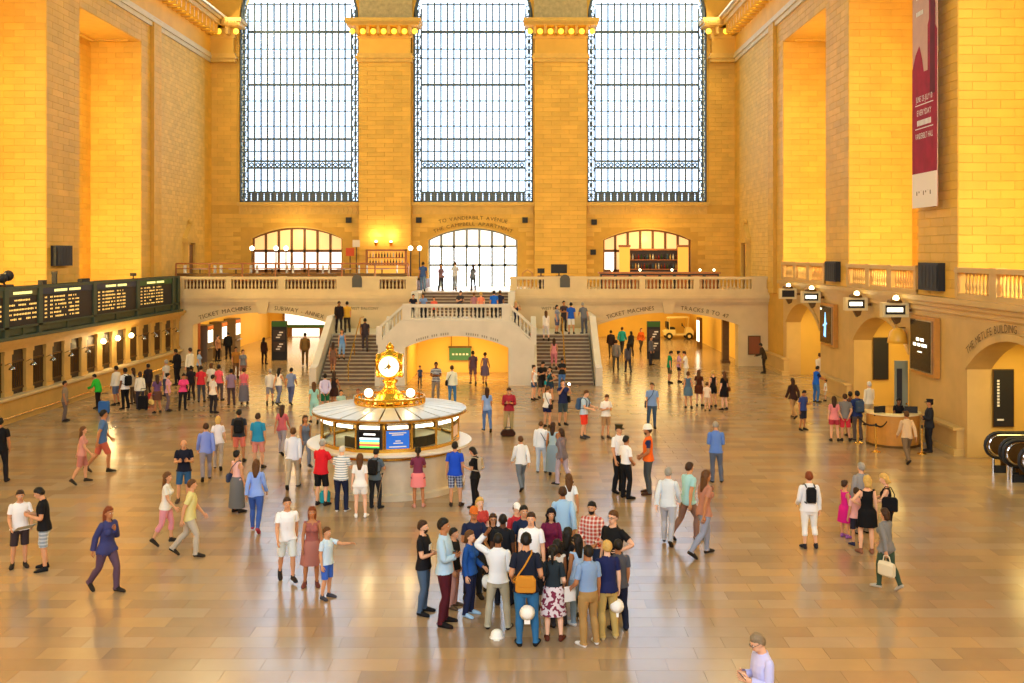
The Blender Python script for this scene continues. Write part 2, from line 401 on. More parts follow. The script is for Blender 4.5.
# ------------------------------------------------------------------ giant windows
ROWZ = [10.45, 11.1, 12.8, 13.3, 14.85, 16.8, 18.66, 20.5, 22.37, 24.3]
NC = 16
MULL = G().box(-.055, .055, -.07, .07, 0, 14.0).mesh('mullion', DARKIRON)
PANE_ME = {}
def big_window(i, x0, x1):
    c = (x0+x1)/2; w0 = .55; gx0, gx1 = x0+w0, x1-w0; cw = (gx1-gx0)/NC; yi = YB+.35; yo = YB+1.55
    fr = G(); t = .1
    for xx in (x0, x1-t, gx0-t/2, gx1-t/2): fr.box(xx, xx+t, yi-.12, yi+.12, 10.4, 24)
    fr.box(x0, x1, yi-.12, yi+.12, 10.4, 10.55)
    p = arc_pts(x0, x1, 23.3, 4.15); q = arc_pts(x0+.2, x1-.2, 23.3, 3.95)
    for k in range(len(p)-1): fr.prism([p[k], p[k+1], q[k+1], q[k]], FRONT(yi), -.12, .12)
    root = tag(fr.obj('window_%d' % (i+1), DARKIRON), 'giant iron-framed arched window, %s of the three' % ('leftmost', 'middle', 'rightmost')[i], 'window', kind='structure')
    for k in range(1, NC):
        place('mullion', MULL, root, (gx0+cw*k, yi, 10.45))
    for k, z in enumerate(ROWZ[1:]):
        th = (.16, .10, .14, .15, .06, .15, .06, .17, .06)[k]
        G().box(gx0, gx1, yi-.09, yi+.09, z-th/2, z+th/2).obj('transom', DARKIRON, root)
    # outer skin: paler bars and the frosted panes a step behind
    for z in (12.0, 14.1, 15.9, 17.7, 19.6, 21.4, 23.4): G().box(x0, x1, yo-.1, yo-.04, z-.05, z+.05).obj('outer_transom', PALEIRON, root)
    oz = [10.45, 12.0, 14.1, 15.9, 17.7, 19.6, 21.4, 23.4, 27.2]
    for r in range(len(oz)-1):
        h = oz[r+1]-oz[r]; key = (round(h, 3), round(cw, 3))
        if key not in PANE_ME: PANE_ME[key] = G().box(-cw/2+.006, cw/2-.006, -.01, .01, .006, h-.006).mesh('pane', PANE_DAY)
        for k in range(NC): place('pane', PANE_ME[key], root, (gx0+cw*(k+.5), yo, oz[r]))
        for sx in (x0+w0/2, x1-w0/2):
            kk = ('s', round(h, 3))
            if kk not in PANE_ME: PANE_ME[kk] = G().box(-w0/2+.01, w0/2-.01, -.01, .01, .006, h-.006).mesh('pane', PANE_DAY)
            place('pane', PANE_ME[kk], root, (sx, yo, oz[r]))
    # cast-iron side borders: a ladder of crossed bars and rosettes
    for sx in (x0+w0/2, x1-w0/2):
        o = G(); z = 10.6
        while z < 23.8:
            a = w0/2-.06
            for d in (1, -1):
                o.prism([(sx-a, z+.3-d*.3-.05), (sx-a, z+.3-d*.3+.05), (sx+a, z+.3+d*.3+.05), (sx+a, z+.3+d*.3-.05)], FRONT(yi), -.05, .05)
            o.lathe([(.02, -.06), (.11, -.06), (.11, .06), (.02, .06)], 8, (sx, yi, z+.3))
            o.box(sx-a, sx+a, yi-.05, yi+.05, z+.6, z+.68)
            z += .72
        o.box(sx-.05, sx+.05, yi-.04, yi+.04, 10.5, 23.8)
        o.obj('lattice_border', DARKIRON, root)
    # sill grille and the row of rings
    o = G()
    for k in range(NC*2): o.box(gx0+cw*k/2+.02, gx0+cw*k/2+.17, yi-.05, yi+.05, 10.5, 11.1)
    for z in (10.65, 10.8, 10.95): o.box(x0, x1, yi-.06, yi+.04, z-.03, z+.03)
    o.obj('sill_grille', DARKIRON, root)
    for k in range(NC):
        xx = gx0+cw*(k+.5); n = 10
        o = G(); ri = [(xx+.12*math.cos(2*PI*j/n), yi, 13.05+.12*math.sin(2*PI*j/n)) for j in range(n+1)]
        o.tube(ri, .05, 4, cap=False); o.box(xx-cw/2, xx+cw/2, yi-.03, yi+.03, 12.83, 12.9)
        o.obj('ring_ornament', DARKIRON, root)
for i, (a, b) in enumerate(WIN): big_window(i, a, b)

# ------------------------------------------------------------------ arched windows at balcony level
def small_window(n, a0, a1, zs, ri, label, rows, mats, ncol, barm, z_base=ZB):
    yi = YB+.5; cw = (a1-a0)/ncol; fr = G(); c = (a0+a1)/2; h = (a1-a0)/2
    p = arc_pts(a0, a1, zs, ri); q = arc_pts(a0+.12, a1-.12, zs, ri-.12)
    for k in range(len(p)-1): fr.prism([p[k], p[k+1], q[k+1], q[k]], FRONT(yi), -.12, .12)
    for x in (a0, a1-.12): fr.box(x, x+.12, yi-.12, yi+.12, z_base, zs)
    root = tag(fr.obj('window_%d' % n, barm), label, 'window', kind='structure')
    R = (h*h+ri*ri)/(2*ri)
    top = lambda x: zs+ri-R+math.sqrt(max(0, R*R-(x-c)**2))
    for k in range(1, ncol):
        x = a0+cw*k; G().box(x-.085, x+.085, yi-.08, yi+.08, z_base, top(x)).obj('mullion', barm, root)
    for z in rows[1:-1]: G().box(a0, a1, yi-.08, yi+.08, z-.09, z+.09).obj('transom', barm, root)
    for r in range(len(rows)-1):
        for k in range(ncol):
            x0, x1 = a0+cw*k+.05, a0+cw*(k+1)-.05; z0 = rows[r]+.05
            if rows[r+1] == rows[-1]: poly = [(x0, z0), (x1, z0), (x1, top(x1)-.03), (x0, top(x0)-.03)]
            else: poly = [(x0, z0), (x1, z0), (x1, rows[r+1]-.05), (x0, rows[r+1]-.05)]
            mm = mats[r] if not isinstance(mats[r], (list, tuple)) else mats[r][k]
            G().prism(poly, FRONT(yi), -.012, .012).obj('pane', mm, root)
small_window(4, -15.5, -9.15, 7.85, .78, 'amber arched window behind the left restaurant terrace', [4.5, 5.6, 7.0, 9], [PANE_DIM, PANE_WHT, PANE_AMB], 7, WOODF)
small_window(5, -3.15, 3.1, 7.75, .85, 'glaring arched doorway window at the top of the stairs', [4.5, 6.0, 7.3, 9], [PANE_MID, PANE_MID, PANE_WHT], 7, mat('grey_door_metal', '8d97a0', .5))
small_window(6, 9.1, 15.25, 7.75, .75, 'amber arched window behind the right bar', [4.5, 5.6, 7.0, 9], [PANE_DIM, [PANE_WHT]+[PANE_AMB]*2+[PANE_WHT]+[PANE_AMB]*2+[PANE_WHT], PANE_AMB], 7, WOODF)

# ------------------------------------------------------------------ side walls with deep recesses
PIERS = [(45.6, 49.0), (34.2, 37.6), (22.8, 26.2), (11.4, 14.8), (0, 3.4), (-14, -8)]
BAYS = [(49.0, 57.0), (37.6, 45.6), (26.2, 34.2), (14.8, 22.8), (3.4, 11.4), (-8, 0)]
GD = 21.2
def side_wall(s, name, label):
    g = G()
    for y0, y1 in PIERS: g.box(s*HX, s*(GD+.4), y0, y1, 0 if s < 0 else 5.3, 20.6)
    g.box(s*HX, s*(GD+.4), 57.0, YB+2, 4.1 if s < 0 else 3.9, 20.6)
    g.box(s*HX, s*(HX+.6), 57.0, YB+2, 0, 4.1 if s < 0 else 3.9)
    g.box(s*(HX-.22), s*HX, 58.4, 59.6, ZB, 20.6)
    for y0, y1 in BAYS:
        g.box(s*GD, s*(GD+.4), y0, y1, 5.2, 20.6); g.box(s*HX, s*GD, y0, y1, 18.9, 20.6); g.box(s*HX, s*GD, y0, y1, 5.0, 5.3)
        if s < 0: g.box(s*HX, s*(HX+.8), y0, y1, 0, 5.0)
    g.box(s*HX, s*(GD+.4), -14, YB, 20.6, 26)
    w = tag(g.obj(name, STONE_CORE), label, 'wall', kind='structure')
    st = G(); a = PI/2 if s < 0 else -PI/2
    for k, (y0, y1) in enumerate(PIERS[:4]):
        ind = None
        if s > 0 and k == 1: ind = (5.6, 15.5)
        if s < 0 and k == 0: ind = (6, 17.5)
        z0 = 5.3 if s > 0 else 4.0
        clad(w, st, (s*HX, y0 if s < 0 else y1, z0), a, y1-y0, 20.6-z0, STONE, ind=ind)
        ind2 = (5.6, 15.5) if (s > 0 and k < 2) else (6, 17.5) if (s < 0 and k == 0) else None
        clad(w, st, (s*HX if s > 0 else -GD, y0, z0), 0, GD-HX, 18.9-z0, STONE, ind=ind2)
    for k, (y0, y1) in enumerate(BAYS[:4]):
        clad(w, st, (s*GD, y0 if s < 0 else y1, 5.3), a, y1-y0, 13.6, STONE)
        clad(w, st, (s*HX, y0 if s < 0 else y1, 18.95), a, y1-y0, 1.6, STONE)
    clad(w, st, (HX if s > 0 else -GD, 57.0, 5.3), 0, GD-HX, 13.6, STONE)
    clad(w, st, (s*HX, 57.0 if s < 0 else 58.4, ZB), a, 1.4, 16.1, STONE)
    clad(w, st, (s*(HX-.22), 58.4 if s < 0 else 59.6, ZB), a, 1.2, 16.1, STONE, blk=.6)
    clad(w, st, (s*HX, 68.4 if s < 0 else YB, ZB), a, 1.5, 16.1, STONE)
    tag(st.obj('stone_courses', STONE, w), None, None, kind='stuff')
    st = G(); clad(w, st, (s*HX, 59.6 if s < 0 else 68.4, ZB), a, 8.8, 16.1, STONE_PALE, course=.26, blk=.7)
    tag(st.obj('tapestry_stone', STONE_PALE, w), None, None, kind='stuff')
    # soffit coffer line inside every recess
    o = G()
    for y0, y1 in BAYS[:4]:
        o.box(s*(HX+.5), s*(GD-.3), y0+.5, y0+.7, 18.8, 18.9); o.box(s*(HX+.5), s*(GD-.3), y1-.7, y1-.5, 18.8, 18.9); o.box(s*(GD-.5), s*(GD-.3), y0+.7, y1-.7, 18.8, 18.9)
    o.obj('soffit_moulding', CARVED, w)
    # entablature
    c = tag(G().box(s*(HX-1.1), s*HX, -14, YB-.6, 22.45, 22.75).box(s*(HX-1.25), s*HX, -14, YB-.6, 22.75, 22.95).obj('trim_%d' % (4 if s < 0 else 5), CARVED),
            'lit stone cornice with bulbs along the %s wall' % ('left' if s < 0 else 'right'), 'cornice', kind='structure')
    o = G(); o.box(s*(HX-.14), s*HX, -14, YB-.3, 20.1, 20.35); o.box(s*(HX-.26), s*HX, -14, YB-.3, 20.35, 20.55); o.box(s*(HX-.18), s*HX, -14, YB-.3, 20.55, 20.72)
    o.obj('architrave', mat('pale_architrave_stone', 'd9cba8', .55, var=.06), c)
    G().box(s*(HX-.1), s*HX, -14, YB-.3, 20.72, 22.45).obj('frieze', STONE, c)
    y = 68.6; k = 0
    while y > 40:
        place('bulb', bulb_me, c, (s*(HX-.62), y, 22.1)); G().box(s*(HX-.95), s*(HX-.1), y-.5, y-.3, 21.85, 22.45).obj('bracket', CARVED, c)
        y -= .8
    G().box(s*(HX-1.4), s*HX, -14, YB-.6, 22.95, 23.1).obj('coping', mat('pale_coping', 'cfc6b4', .5), c)
    return w
wall_left = side_wall(-1, 'wall_left', 'buff stone south wall with deep tall recesses')
wall_right = side_wall(1, 'wall_right', 'buff stone north wall with deep tall recesses and track gates')

# ------------------------------------------------------------------ ceiling and the wall behind the camera
g = G(); n = 18
pr = [(HX*math.cos(PI*i/n)*1.05, 24+11*math.sin(PI*i/n)) for i in range(n+1)]
g.ring([[(x, y, z) for x, z in pr] for y in (-14, YB+2)], cap=False, closed=False)
tag(g.obj('ceiling', CEIL), 'green painted barrel vault of the concourse', 'ceiling', kind='structure')
tag(G().box(-HX-1, HX+1, -14.5, -14, 0, 34).obj('wall_front', STONE_CORE), 'plain stone east wall behind the viewer', 'wall', kind='structure')

# ------------------------------------------------------------------ right wall: track gate storey
LOWER = mat('lower_wall_marble', 'cca866', .5, var=.09, nscale=1.2, per=.05)
GATE = mat('gate_vestibule_plaster', 'd8ae52', .55, var=.05, nscale=1)
g = G(); gv = G(); fn = SIDE(1, HX)
for y0, y1 in PIERS[:5]: g.box(HX, HX+.8, y0, y1, 0, 5.3)
for y0, y1 in BAYS[:4]:
    a0, a1 = y0+.9, y1-.7
    g.prism(arch_poly(y0, y1, 0, 5.0, a0, a1, 2.95, 1.2), fn, 0, .8)
    gv.box(HX+.8, 22.6, a1, a1+.2, 0, 4.3); gv.box(HX+.8, 22.6, a0-.2, a0, 0, 4.3); gv.box(22.6, 22.8, a0-.2, a1+.2, 0, 4.3); gv.box(HX+.8, 22.8, a0-.2, a1+.2, 4.2, 4.4)
for y0, y1 in BAYS[4:]: g.box(HX, HX+.8, y0, y1, 0, 5.0)
gates = g.obj('lower_wall', LOWER, wall_right); gv.obj('gate_vestibule', GATE, wall_right)
o = G(); o.box(HX-.22, HX+.05, -14, 57, 4.95, 5.12); o.box(HX-.36, HX+.05, -14, 57, 5.12, 5.3); o.box(HX-.1, HX, -14, 57, 4.75, 4.95)
o.obj('string_course', LOWER, wall_right)
for y0, y1 in PIERS[:4]+[(56.4, 60.4)]:
    o = G(); o.box(HX-.35, HX+.05, y0-.5, y1+.3, 0, .22); o.box(HX-.25, HX+.05, y0-.45, y1+.25, .22, .86); o.box(HX-.38, HX+.05, y0-.5, y1+.3, .86, .96)
    o.obj('wainscot', LOWER, wall_right)
for y0, y1 in BAYS[:3]:
    o = G(); a0, a1 = y0+.9, y1-.7; p = arc_pts(a0, a1, 2.95, 1.2); q = arc_pts(a0-.25, a1+.25, 2.95, 1.43)
    for i in range(len(p)-1): o.prism([p[i], p[i+1], q[i+1], q[i]], SIDE(-1, HX), 0, .07)
    o.obj('archivolt', LOWER, wall_right)
t = G(); text(t, 'THE METLIFE BUILDING', lambda u, z, d: (u, z, 0), 0, 0, .36, arc=(0, 0, 5.2), width=3.5)
g = G(); th = 1.45/5.2; g.add([(HX-.08, 30.3-(p[0]*math.cos(th)-p[1]*math.sin(th)), 4.42-5.2+p[0]*math.sin(th)+p[1]*math.cos(th)) for p in t.v], t.f)
g.obj('inscription', INK, wall_right)

# ------------------------------------------------------------------ west balcony
g = G()
for s in (-1, 1):
    u = sorted((s*HX, s*7.0)); a = sorted((s*16.5, s*8.0))
    g.prism(arch_poly(u[0], u[1], 0, 4.2, a[0], a[1], 2.5, .75), FRONT(YF), 0, .9)
    g.box(s*2.7, s*7.0, YF, YF+.9, 0, 4.2)
g.box(-HX, HX, YF+.0, YB+1.2, 4.2, ZB)
balcony = tag(g.obj('balcony', MARBLE), 'cream marble west balcony with wide arches below', 'balcony', kind='structure')
o = G()
for x0, x1 in ((-HX, -2.7), (2.7, HX)):
    o.box(x0, x1, YF-.15, YF, 3.75, 3.9); o.box(x0, x1, YF-.3, YF, 3.9, 4.1); o.box(x0, x1, YF-.42, YF, 4.1, 4.3); o.box(x0, x1, YF-.3, YF, 4.3, 4.5)
o.obj('cornice', MARBLE, balcony)
for s in (-1, 1):
    a = sorted((s*16.5, s*8.0)); o = G(); p = arc_pts(a[0], a[1], 2.5, .75); q = arc_pts(a[0]-.3, a[1]+.3, 2.5, 1.0)
    for i in range(len(p)-1): o.prism([p[i], p[i+1], q[i+1], q[i]], FRONT(YF), -.05, .02)
    o.obj('archivolt', MARBLE, balcony)
    c = s*12.25; G().prism([(c-.25, 3.2), (c+.25, 3.2), (c+.4, 3.9), (c-.4, 3.9)], FRONT(YF), -.25, .02).obj('keystone', MARBLE, balcony)
g = G(); R = (4.25**2+.75**2)/1.5
def arch_text(s_, uc, off, w):
    cz = 3.42-R; th = off/R
    t = G(); text(t, s_, lambda u, z, d: (u, z, 0), 0, 0, .36, arc=(0, 0, R), width=w)
    ct, sn = math.cos(-th), math.sin(-th)
    g.add([(uc+p[0]*ct-p[1]*sn, YF-.07, cz+p[0]*sn+p[1]*ct) for p in t.v], t.f)
arch_text('TICKET MACHINES', -12.25, -2.3, 3.2); arch_text('SUBWAY - ANNEX', -12.25, 2.2, 3.0)
arch_text('TICKET MACHINES', 12.25, -2.3, 2.9); arch_text('TRACKS 11 TO 47', 12.25, 2.2, 2.9)
for px in (364, 556): text(g, 'WEST BALCONY', FRONT(YF-.02), at(px, 305, YF)[0], 3.42, .24, width=1.75)
g.obj('inscription', INK, balcony)
# passages below
g = G()
for s in (-1, 1):
    g.box(s*7.3, s*7.6, YF+.9, 82, 0, 4.0); g.box(s*17.2, s*17.5, YF+.9, 82, 0, 4.0); g.box(s*7.3, s*17.5, YF+.9, 82, 3.9, 4.1); g.box(s*7.3, s*17.5, 82, 82.3, 0, 4.0)
tag(g.obj('wall_passage', PASSAGE), 'golden passage walls behind the balcony arches', 'wall', kind='structure')

BAL = {}
def baluster_mesh(h, m, r=.065):
    k = (round(h, 2), m.name)
    if k not in BAL:
        BAL[k] = G().lathe([(r*.9, 0), (r*.9, h*.08), (r*.55, h*.12), (r*1.05, h*.3), (r*.95, h*.45), (r*.5, h*.75), (r*.6, h*.88), (r*.9, h*.92), (r*.9, h)], 8).mesh('baluster', m, True)
    return BAL[k]
def balustrade(label, loc, rz, segs, peds, x0, x1, h, m, sp=.22, t=.17, group=None, plinth=.18, rail=.16):
    """local x runs along the rail; segs = stretches of balusters, peds = solid pedestals"""
    root = thing('balustrade', label, 'balustrade', loc, rz, group)
    G().box(x0, x1, -t, t, 0, plinth).obj('plinth', m, root)
    o = G(); o.box(x0-.03, x1+.03, -t-.05, t+.05, h-rail, h-rail*.3); o.box(x0, x1, -t, t, h-rail*.3, h); o.obj('handrail', m, root)
    me = baluster_mesh(h-plinth-rail, m)
    for a, b in segs:
        n = max(2, round((b-a)/sp))
        for k in range(n): place('baluster', me, root, (a+(b-a)*(k+.5)/n, 0, plinth))
    for a, b in peds: G().box(a, b, -t-.03, t+.03, plinth*.5, h+.02).obj('pedestal', m, root)
    return root
def bx(px): return at(px, 280, YF-.1)[0]
zb = 4.5; hb = .92
segs = [(bx(a), bx(b)) for a, b in ((140, 180), (185, 227), (232, 279), (286, 337), (380, 406))]
peds = [(bx(a), bx(b)) for a, b in ((180, 185), (227, 232), (279, 286), (337, 380), (406, 417))]
balustrade('cream balustrade in front of the left restaurant terrace', (0, YF-.1, zb), 0, segs, peds, -HX, bx(417), hb, MARBLE)
segs = [(bx(a), bx(b)) for a, b in ((517, 544), (587, 639), (645, 693), (699, 751))]
peds = [(bx(a), bx(b)) for a, b in ((510, 517), (544, 587), (639, 645), (693, 699), (751, 766))]
balustrade('cream balustrade in front of the right bar terrace', (0, YF-.1, zb), 0, segs, peds, bx(510), HX, hb, MARBLE)
for px in (357, 565):
    o = G(); x, z = at(px, 287, YF-.33); p = [(x-.3, z-.02), (x+.3, z-.02)]+arc_pts(x-.3, x+.3, z+.5, .25, 8)[::-1]
    o.prism(p, FRONT(YF-.33), -.02, .004)
    tag(o.obj('plaque', mat('slate_plaque_%d' % px, '4a4a44', .5)), 'dark arched plaque on the %s balcony parapet' % ('left' if px < 400 else 'right'), 'plaque')
for k, (y0, y1) in enumerate(BAYS[:3]):
    L = y1-y0; n = 3; seg = []; ped = [(0, .2), (L-.2, L)]
    for j in range(n):
        seg.append((.2+(L-.4)*j/n+.25, .2+(L-.4)*(j+1)/n-.25))
        if j: ped.append((.2+(L-.4)*j/n-.25, .2+(L-.4)*j/n+.25))
    balustrade(('stone gallery balustrade in the farthest right recess', 'stone gallery balustrade in the middle right recess', 'stone gallery balustrade above the escalator arch')[k],
               (HX+.05, y1, 5.3), -PI/2, seg, ped, 0, L, 1.05, LOWER, sp=.27, t=.14)

# ------------------------------------------------------------------ double staircase
g = G(); fy = 51.7
poly = [(-4.05, 0), (-2.65, 0)]+arc_pts(-2.65, 2.7, 1.95, .6)+[(2.7, 0), (4.05, 0), (4.05, 2.15), (2.75, 3.35), (-2.75, 3.35), (-4.05, 2.15)]
g.prism(poly, FRONT(fy), 0, .7)
g.box(-4.05, -2.65, fy+.7, 57.8, 0, 2.2); g.box(2.7, 4.05, fy+.7, 57.8, 0, 2.2)
g.box(-2.9, 2.9, fy+.7, 57.8, 2.75, 3.2); g.box(-2.9, 2.9, 57.5, 57.8, 0, 3.0)
for s in (-1, 1):
    g.box(s*4.05, s*7.2, 55.9, YF, 0, 2.3)
    g.box(s*2.6, s*3.0, 57.8, YF, 0, 4.6)
    q = [(51.5, 0), (51.5, .95), (52.1, 1.05), (56.2, 3.3), (58.2, 3.3), (58.2, 0)]
    g.prism(q, SIDE(1, s*7.2), 0, s*.35)
    g.prism([(51.5, 0), (51.5, .95), (52.1, 1.05), (56.2, 3.3), (56.2, 0)], SIDE(1, s*3.9), 0, s*.28)
    g.box(s*7.2, s*7.55, 58.2, YF, 0, 3.3)
stair = tag(g.obj('staircase', MARBLE_W), 'white marble double staircase rising to the west balcony', 'staircase', kind='structure')
g = G(); g.box(-2.64, -2.60, fy+.7, 57.5, 0, 2.75); g.box(2.65, 2.69, fy+.7, 57.5, 0, 2.75); g.box(-2.6, 2.65, 57.4, 57.49, 0, 2.75); g.box(-2.6, 2.65, fy+.7, 57.4, 2.68, 2.74)
g.obj('arch_lining', PASSAGE, stair)
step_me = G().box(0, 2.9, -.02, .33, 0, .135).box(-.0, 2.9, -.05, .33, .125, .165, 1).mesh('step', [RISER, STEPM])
for s in (-1, 1):
    for k in range(14): place('step', step_me, stair, (4.2 if s > 0 else -7.1, 51.85+.29*k, .165*k+.0))
    G().prism([(51.85, 0), (55.9, 0), (55.9, 2.28)], SIDE(1, s*4.2), 0, s*2.95).obj('flight_core', STEPM, stair)
    for k in range(5): G().box(s*(4.0-.28*k), s*(2.7), 55.9, 57.7, 2.2+.18*k, 2.38+.18*k).obj('step', STEPM, stair)
for k in range(8):
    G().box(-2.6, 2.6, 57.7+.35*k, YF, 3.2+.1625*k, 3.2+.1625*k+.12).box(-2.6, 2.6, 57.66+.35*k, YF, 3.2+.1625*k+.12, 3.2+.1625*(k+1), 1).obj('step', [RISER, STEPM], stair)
# parapet of the landing: level run and two sloping runs
def lx(px): return at(px, 310, fy)[0]
n = 21; root = thing('balustrade', 'white balustrade with sloping ends on the stair landing', 'balustrade', (0, fy+.3, 3.35))
G().box(-2.78, 2.78, -.17, .17, 0, .12).obj('plinth', MARBLE_W, root)
o = G(); o.box(-2.8, 2.8, -.22, .22, .68, .78); o.box(-2.8, 2.8, -.17, .17, .78, .84); o.obj('handrail', MARBLE_W, root)
me = baluster_mesh(.56, MARBLE_W, .06)
for k in range(n): place('baluster', me, root, (-2.15+4.3*k/(n-1), 0, .12))
for s in (-1, 1):
    G().box(s*2.35, s*2.8, -.2, .2, .05, .86).obj('pedestal', MARBLE_W, root)
    f_ = lambda u, w, d: (s*u, d, w)
    G().prism([(2.75, 0), (2.75, .12), (4.1, -1.1), (4.1, -1.22)], f_, -.17, .17).obj('plinth', MARBLE_W, root)
    G().prism([(2.75, .68), (2.75, .84), (4.1, -.38), (4.1, -.54)], f_, -.2, .2).obj('handrail', MARBLE_W, root)
    for k in range(5):
        x = 2.95+.19*k; place('baluster', me, root, (s*x, 0, .12-(x-2.75)*.9))
    G().box(s*3.85, s*4.15, -.22, .22, -1.25, -.32).obj('pedestal', MARBLE_W, root)
g = G(); Ra = (2.675**2+.6**2)/1.2
for c0 in (-1.25, 1.3):
    for j in range(15):
        if j in (6, 10): continue
        th = (c0+(j-7)*.115)/Ra; q_ = (.025+math.sin(th)*(Ra+.14), 2.55-Ra+math.cos(th)*(Ra+.14))
        g.prism([(q_[0]-.03, q_[1]-.06), (q_[0]+.03, q_[1]-.06), (q_[0]+.03, q_[1]+.06), (q_[0]-.03, q_[1]+.06)], FRONT(fy), -.012, 0)
g.obj('worn_inscription', mat('worn_letter', '9a9488', .8), stair)
for s, side in ((-1, 'left'), (1, 'right')):
    h = G(); x = s*5.65
    h.tube([(x, 51.9, .95), (x, 56.0, 3.2), (x, 57.2, 3.2)], .035, 6)
    for yy, z0, z1 in ((52.1, .1, 1.05), (54.0, 1.15, 2.1), (55.95, 2.3, 3.18)): h.tube([(x, yy, z0), (x, yy, z1)], .025, 6)
    tag(h.obj('handrail', BRASS), 'brass handrail in the middle of the %s stair flight' % side, 'handrail')

def dup(root, loc, rz=None, label=None):
    r = root.copy(); COL.objects.link(r); r.location = loc
    if rz is not None: r.rotation_euler = (0, 0, rz)
    if label: r['label'] = label
    for ch in list(root.children):
        c = ch.copy(); COL.objects.link(c); c.parent = r
        for gch in ch.children:
            d = gch.copy(); COL.objects.link(d); d.parent = c
    return r
AMBERTXT = mat('amber_board_text', 'ffdf8a', .5, emit='ffd070', es=.75)
HEADTXT = mat('pale_board_heading', 'ffffb8', .5, emit='f8f8a0', es=.8)
BOARDG = mat('green_board_frame', '3f4a34', .55, var=.1)
BOARDB = mat('brown_black_board', '1c120d', .6)
NAVYH = mat('navy_heading', '1c2440', .5); GREENH = mat('green_heading', '2c5a1e', .5); OLIVEH = mat('olive_heading', '4a4a2c', .5)
TCM = mat('ticket_counter_stone', 'c8a156', .5, var=.10, nscale=2)
DWOOD = mat('dark_ticket_window', '33200f', .45, var=.2, nscale=6)
WOOD = mat('orange_wood', 'a8642a', .45, var=.15, nscale=5)
LWOOD = mat('light_oak_panel', 'c98c3c', .4, var=.12, nscale=4)
GREYP = mat('grey_green_paint', '8a8f78', .5)
LAMPHOT = mat('lit_ticket_lamp', 'fff0c0', .4, emit='ffe9a8', es=12)

# ------------------------------------------------------------------ ticket counter on the left
CXF = -17.3; y0c, y1c = 34.1, YF-.15
root = thing('ticket_counter', 'long stone ticket counter with dark windows along the left wall', 'ticket counter', (0, 0, 0))
G().box(-18.28, CXF-.15, y0c, y1c, 0, 2.95).obj('counter_body', TCM, root)
o = G(); o.box(-18.28, CXF+.1, y0c, y1c, 2.92, 3.1); o.box(-18.28, CXF+.3, y0c, y1c, 3.1, 3.24); o.box(-18.28, CXF+.45, y0c, y1c, 3.24, 3.39); o.obj('entablature', TCM, root)
o = G(); o.box(-18.28, CXF+.28, y0c, y1c, .98, 1.08); o.box(CXF-.2, CXF+.15, y0c, y1c, .9, .98); o.obj('shelf', MARBLE, root)
G().box(CXF-.2, CXF+.05, y0c, y1c, 0, .9).box(CXF-.2, CXF+.12, y0c, y1c, 0, .2).obj('base', TCM, root)
G().tube([(CXF+.3, y0c, .3), (CXF+.3, y1c, .3)], .03, 6).obj('foot_rail', BRASS, root)
pil = G().box(-.2, .02, -.3, .3, 0, 1.84).box(-.2, .06, -.34, .34, 1.66, 1.84).box(-.2, .06, -.34, .34, 0, .16).mesh('pilaster', TCM)
win = G().box(-.16, -.1, -.55, .55, 0, 1.84).mesh('ticket_window', DWOOD)
gr = G()
for k in range(7): gr.box(-.1, -.07, -.5+k/6*1.0-.012, -.5+k/6*1.0+.012, .25, 1.3)
gr.box(-.1, -.05, -.55, .55, 1.28, 1.36); gr.box(-.1, -.05, -.55, .55, .2, .26); gr = gr.mesh('grille', BRONZE)
lamp = G().tube([(0, 0, 1.25), (.2, 0, 1.35), (.3, 0, 1.25)], .02, 5).lathe([(.02, 1.27), (.13, 1.15), (.14, 1.1)], 10, (.3, 0, 0)).mesh('lamp', CHROME, True)
lampl = G().ball((.3, 0, 1.12), .13, 10, 6).mesh('lamp', LAMPHOT, True)
k = 0; y = 41.1-1.75*4
while y < y1c-.5:
    if y-.875 > y0c: place('pilaster', pil, root, (CXF, y-.875, 1.08))
    w = place('ticket_window', win, root, (CXF, y, 1.08)); place('grille', gr, w, (0, 0, 0))
    lit = any(abs(y-v) < .5 for v in (48.1, 49.85, 51.6))
    place('lamp', lampl if lit else lamp, root, (CXF, y+.62, 1.08+(.35 if lit else 0)))
    if lit: point('ticket_lamp', (CXF+.75, y+.62, 2.5), 60, WARM, .12)
    y += 1.75
place('pilaster', pil, root, (CXF, y1c-.3, 1.08))

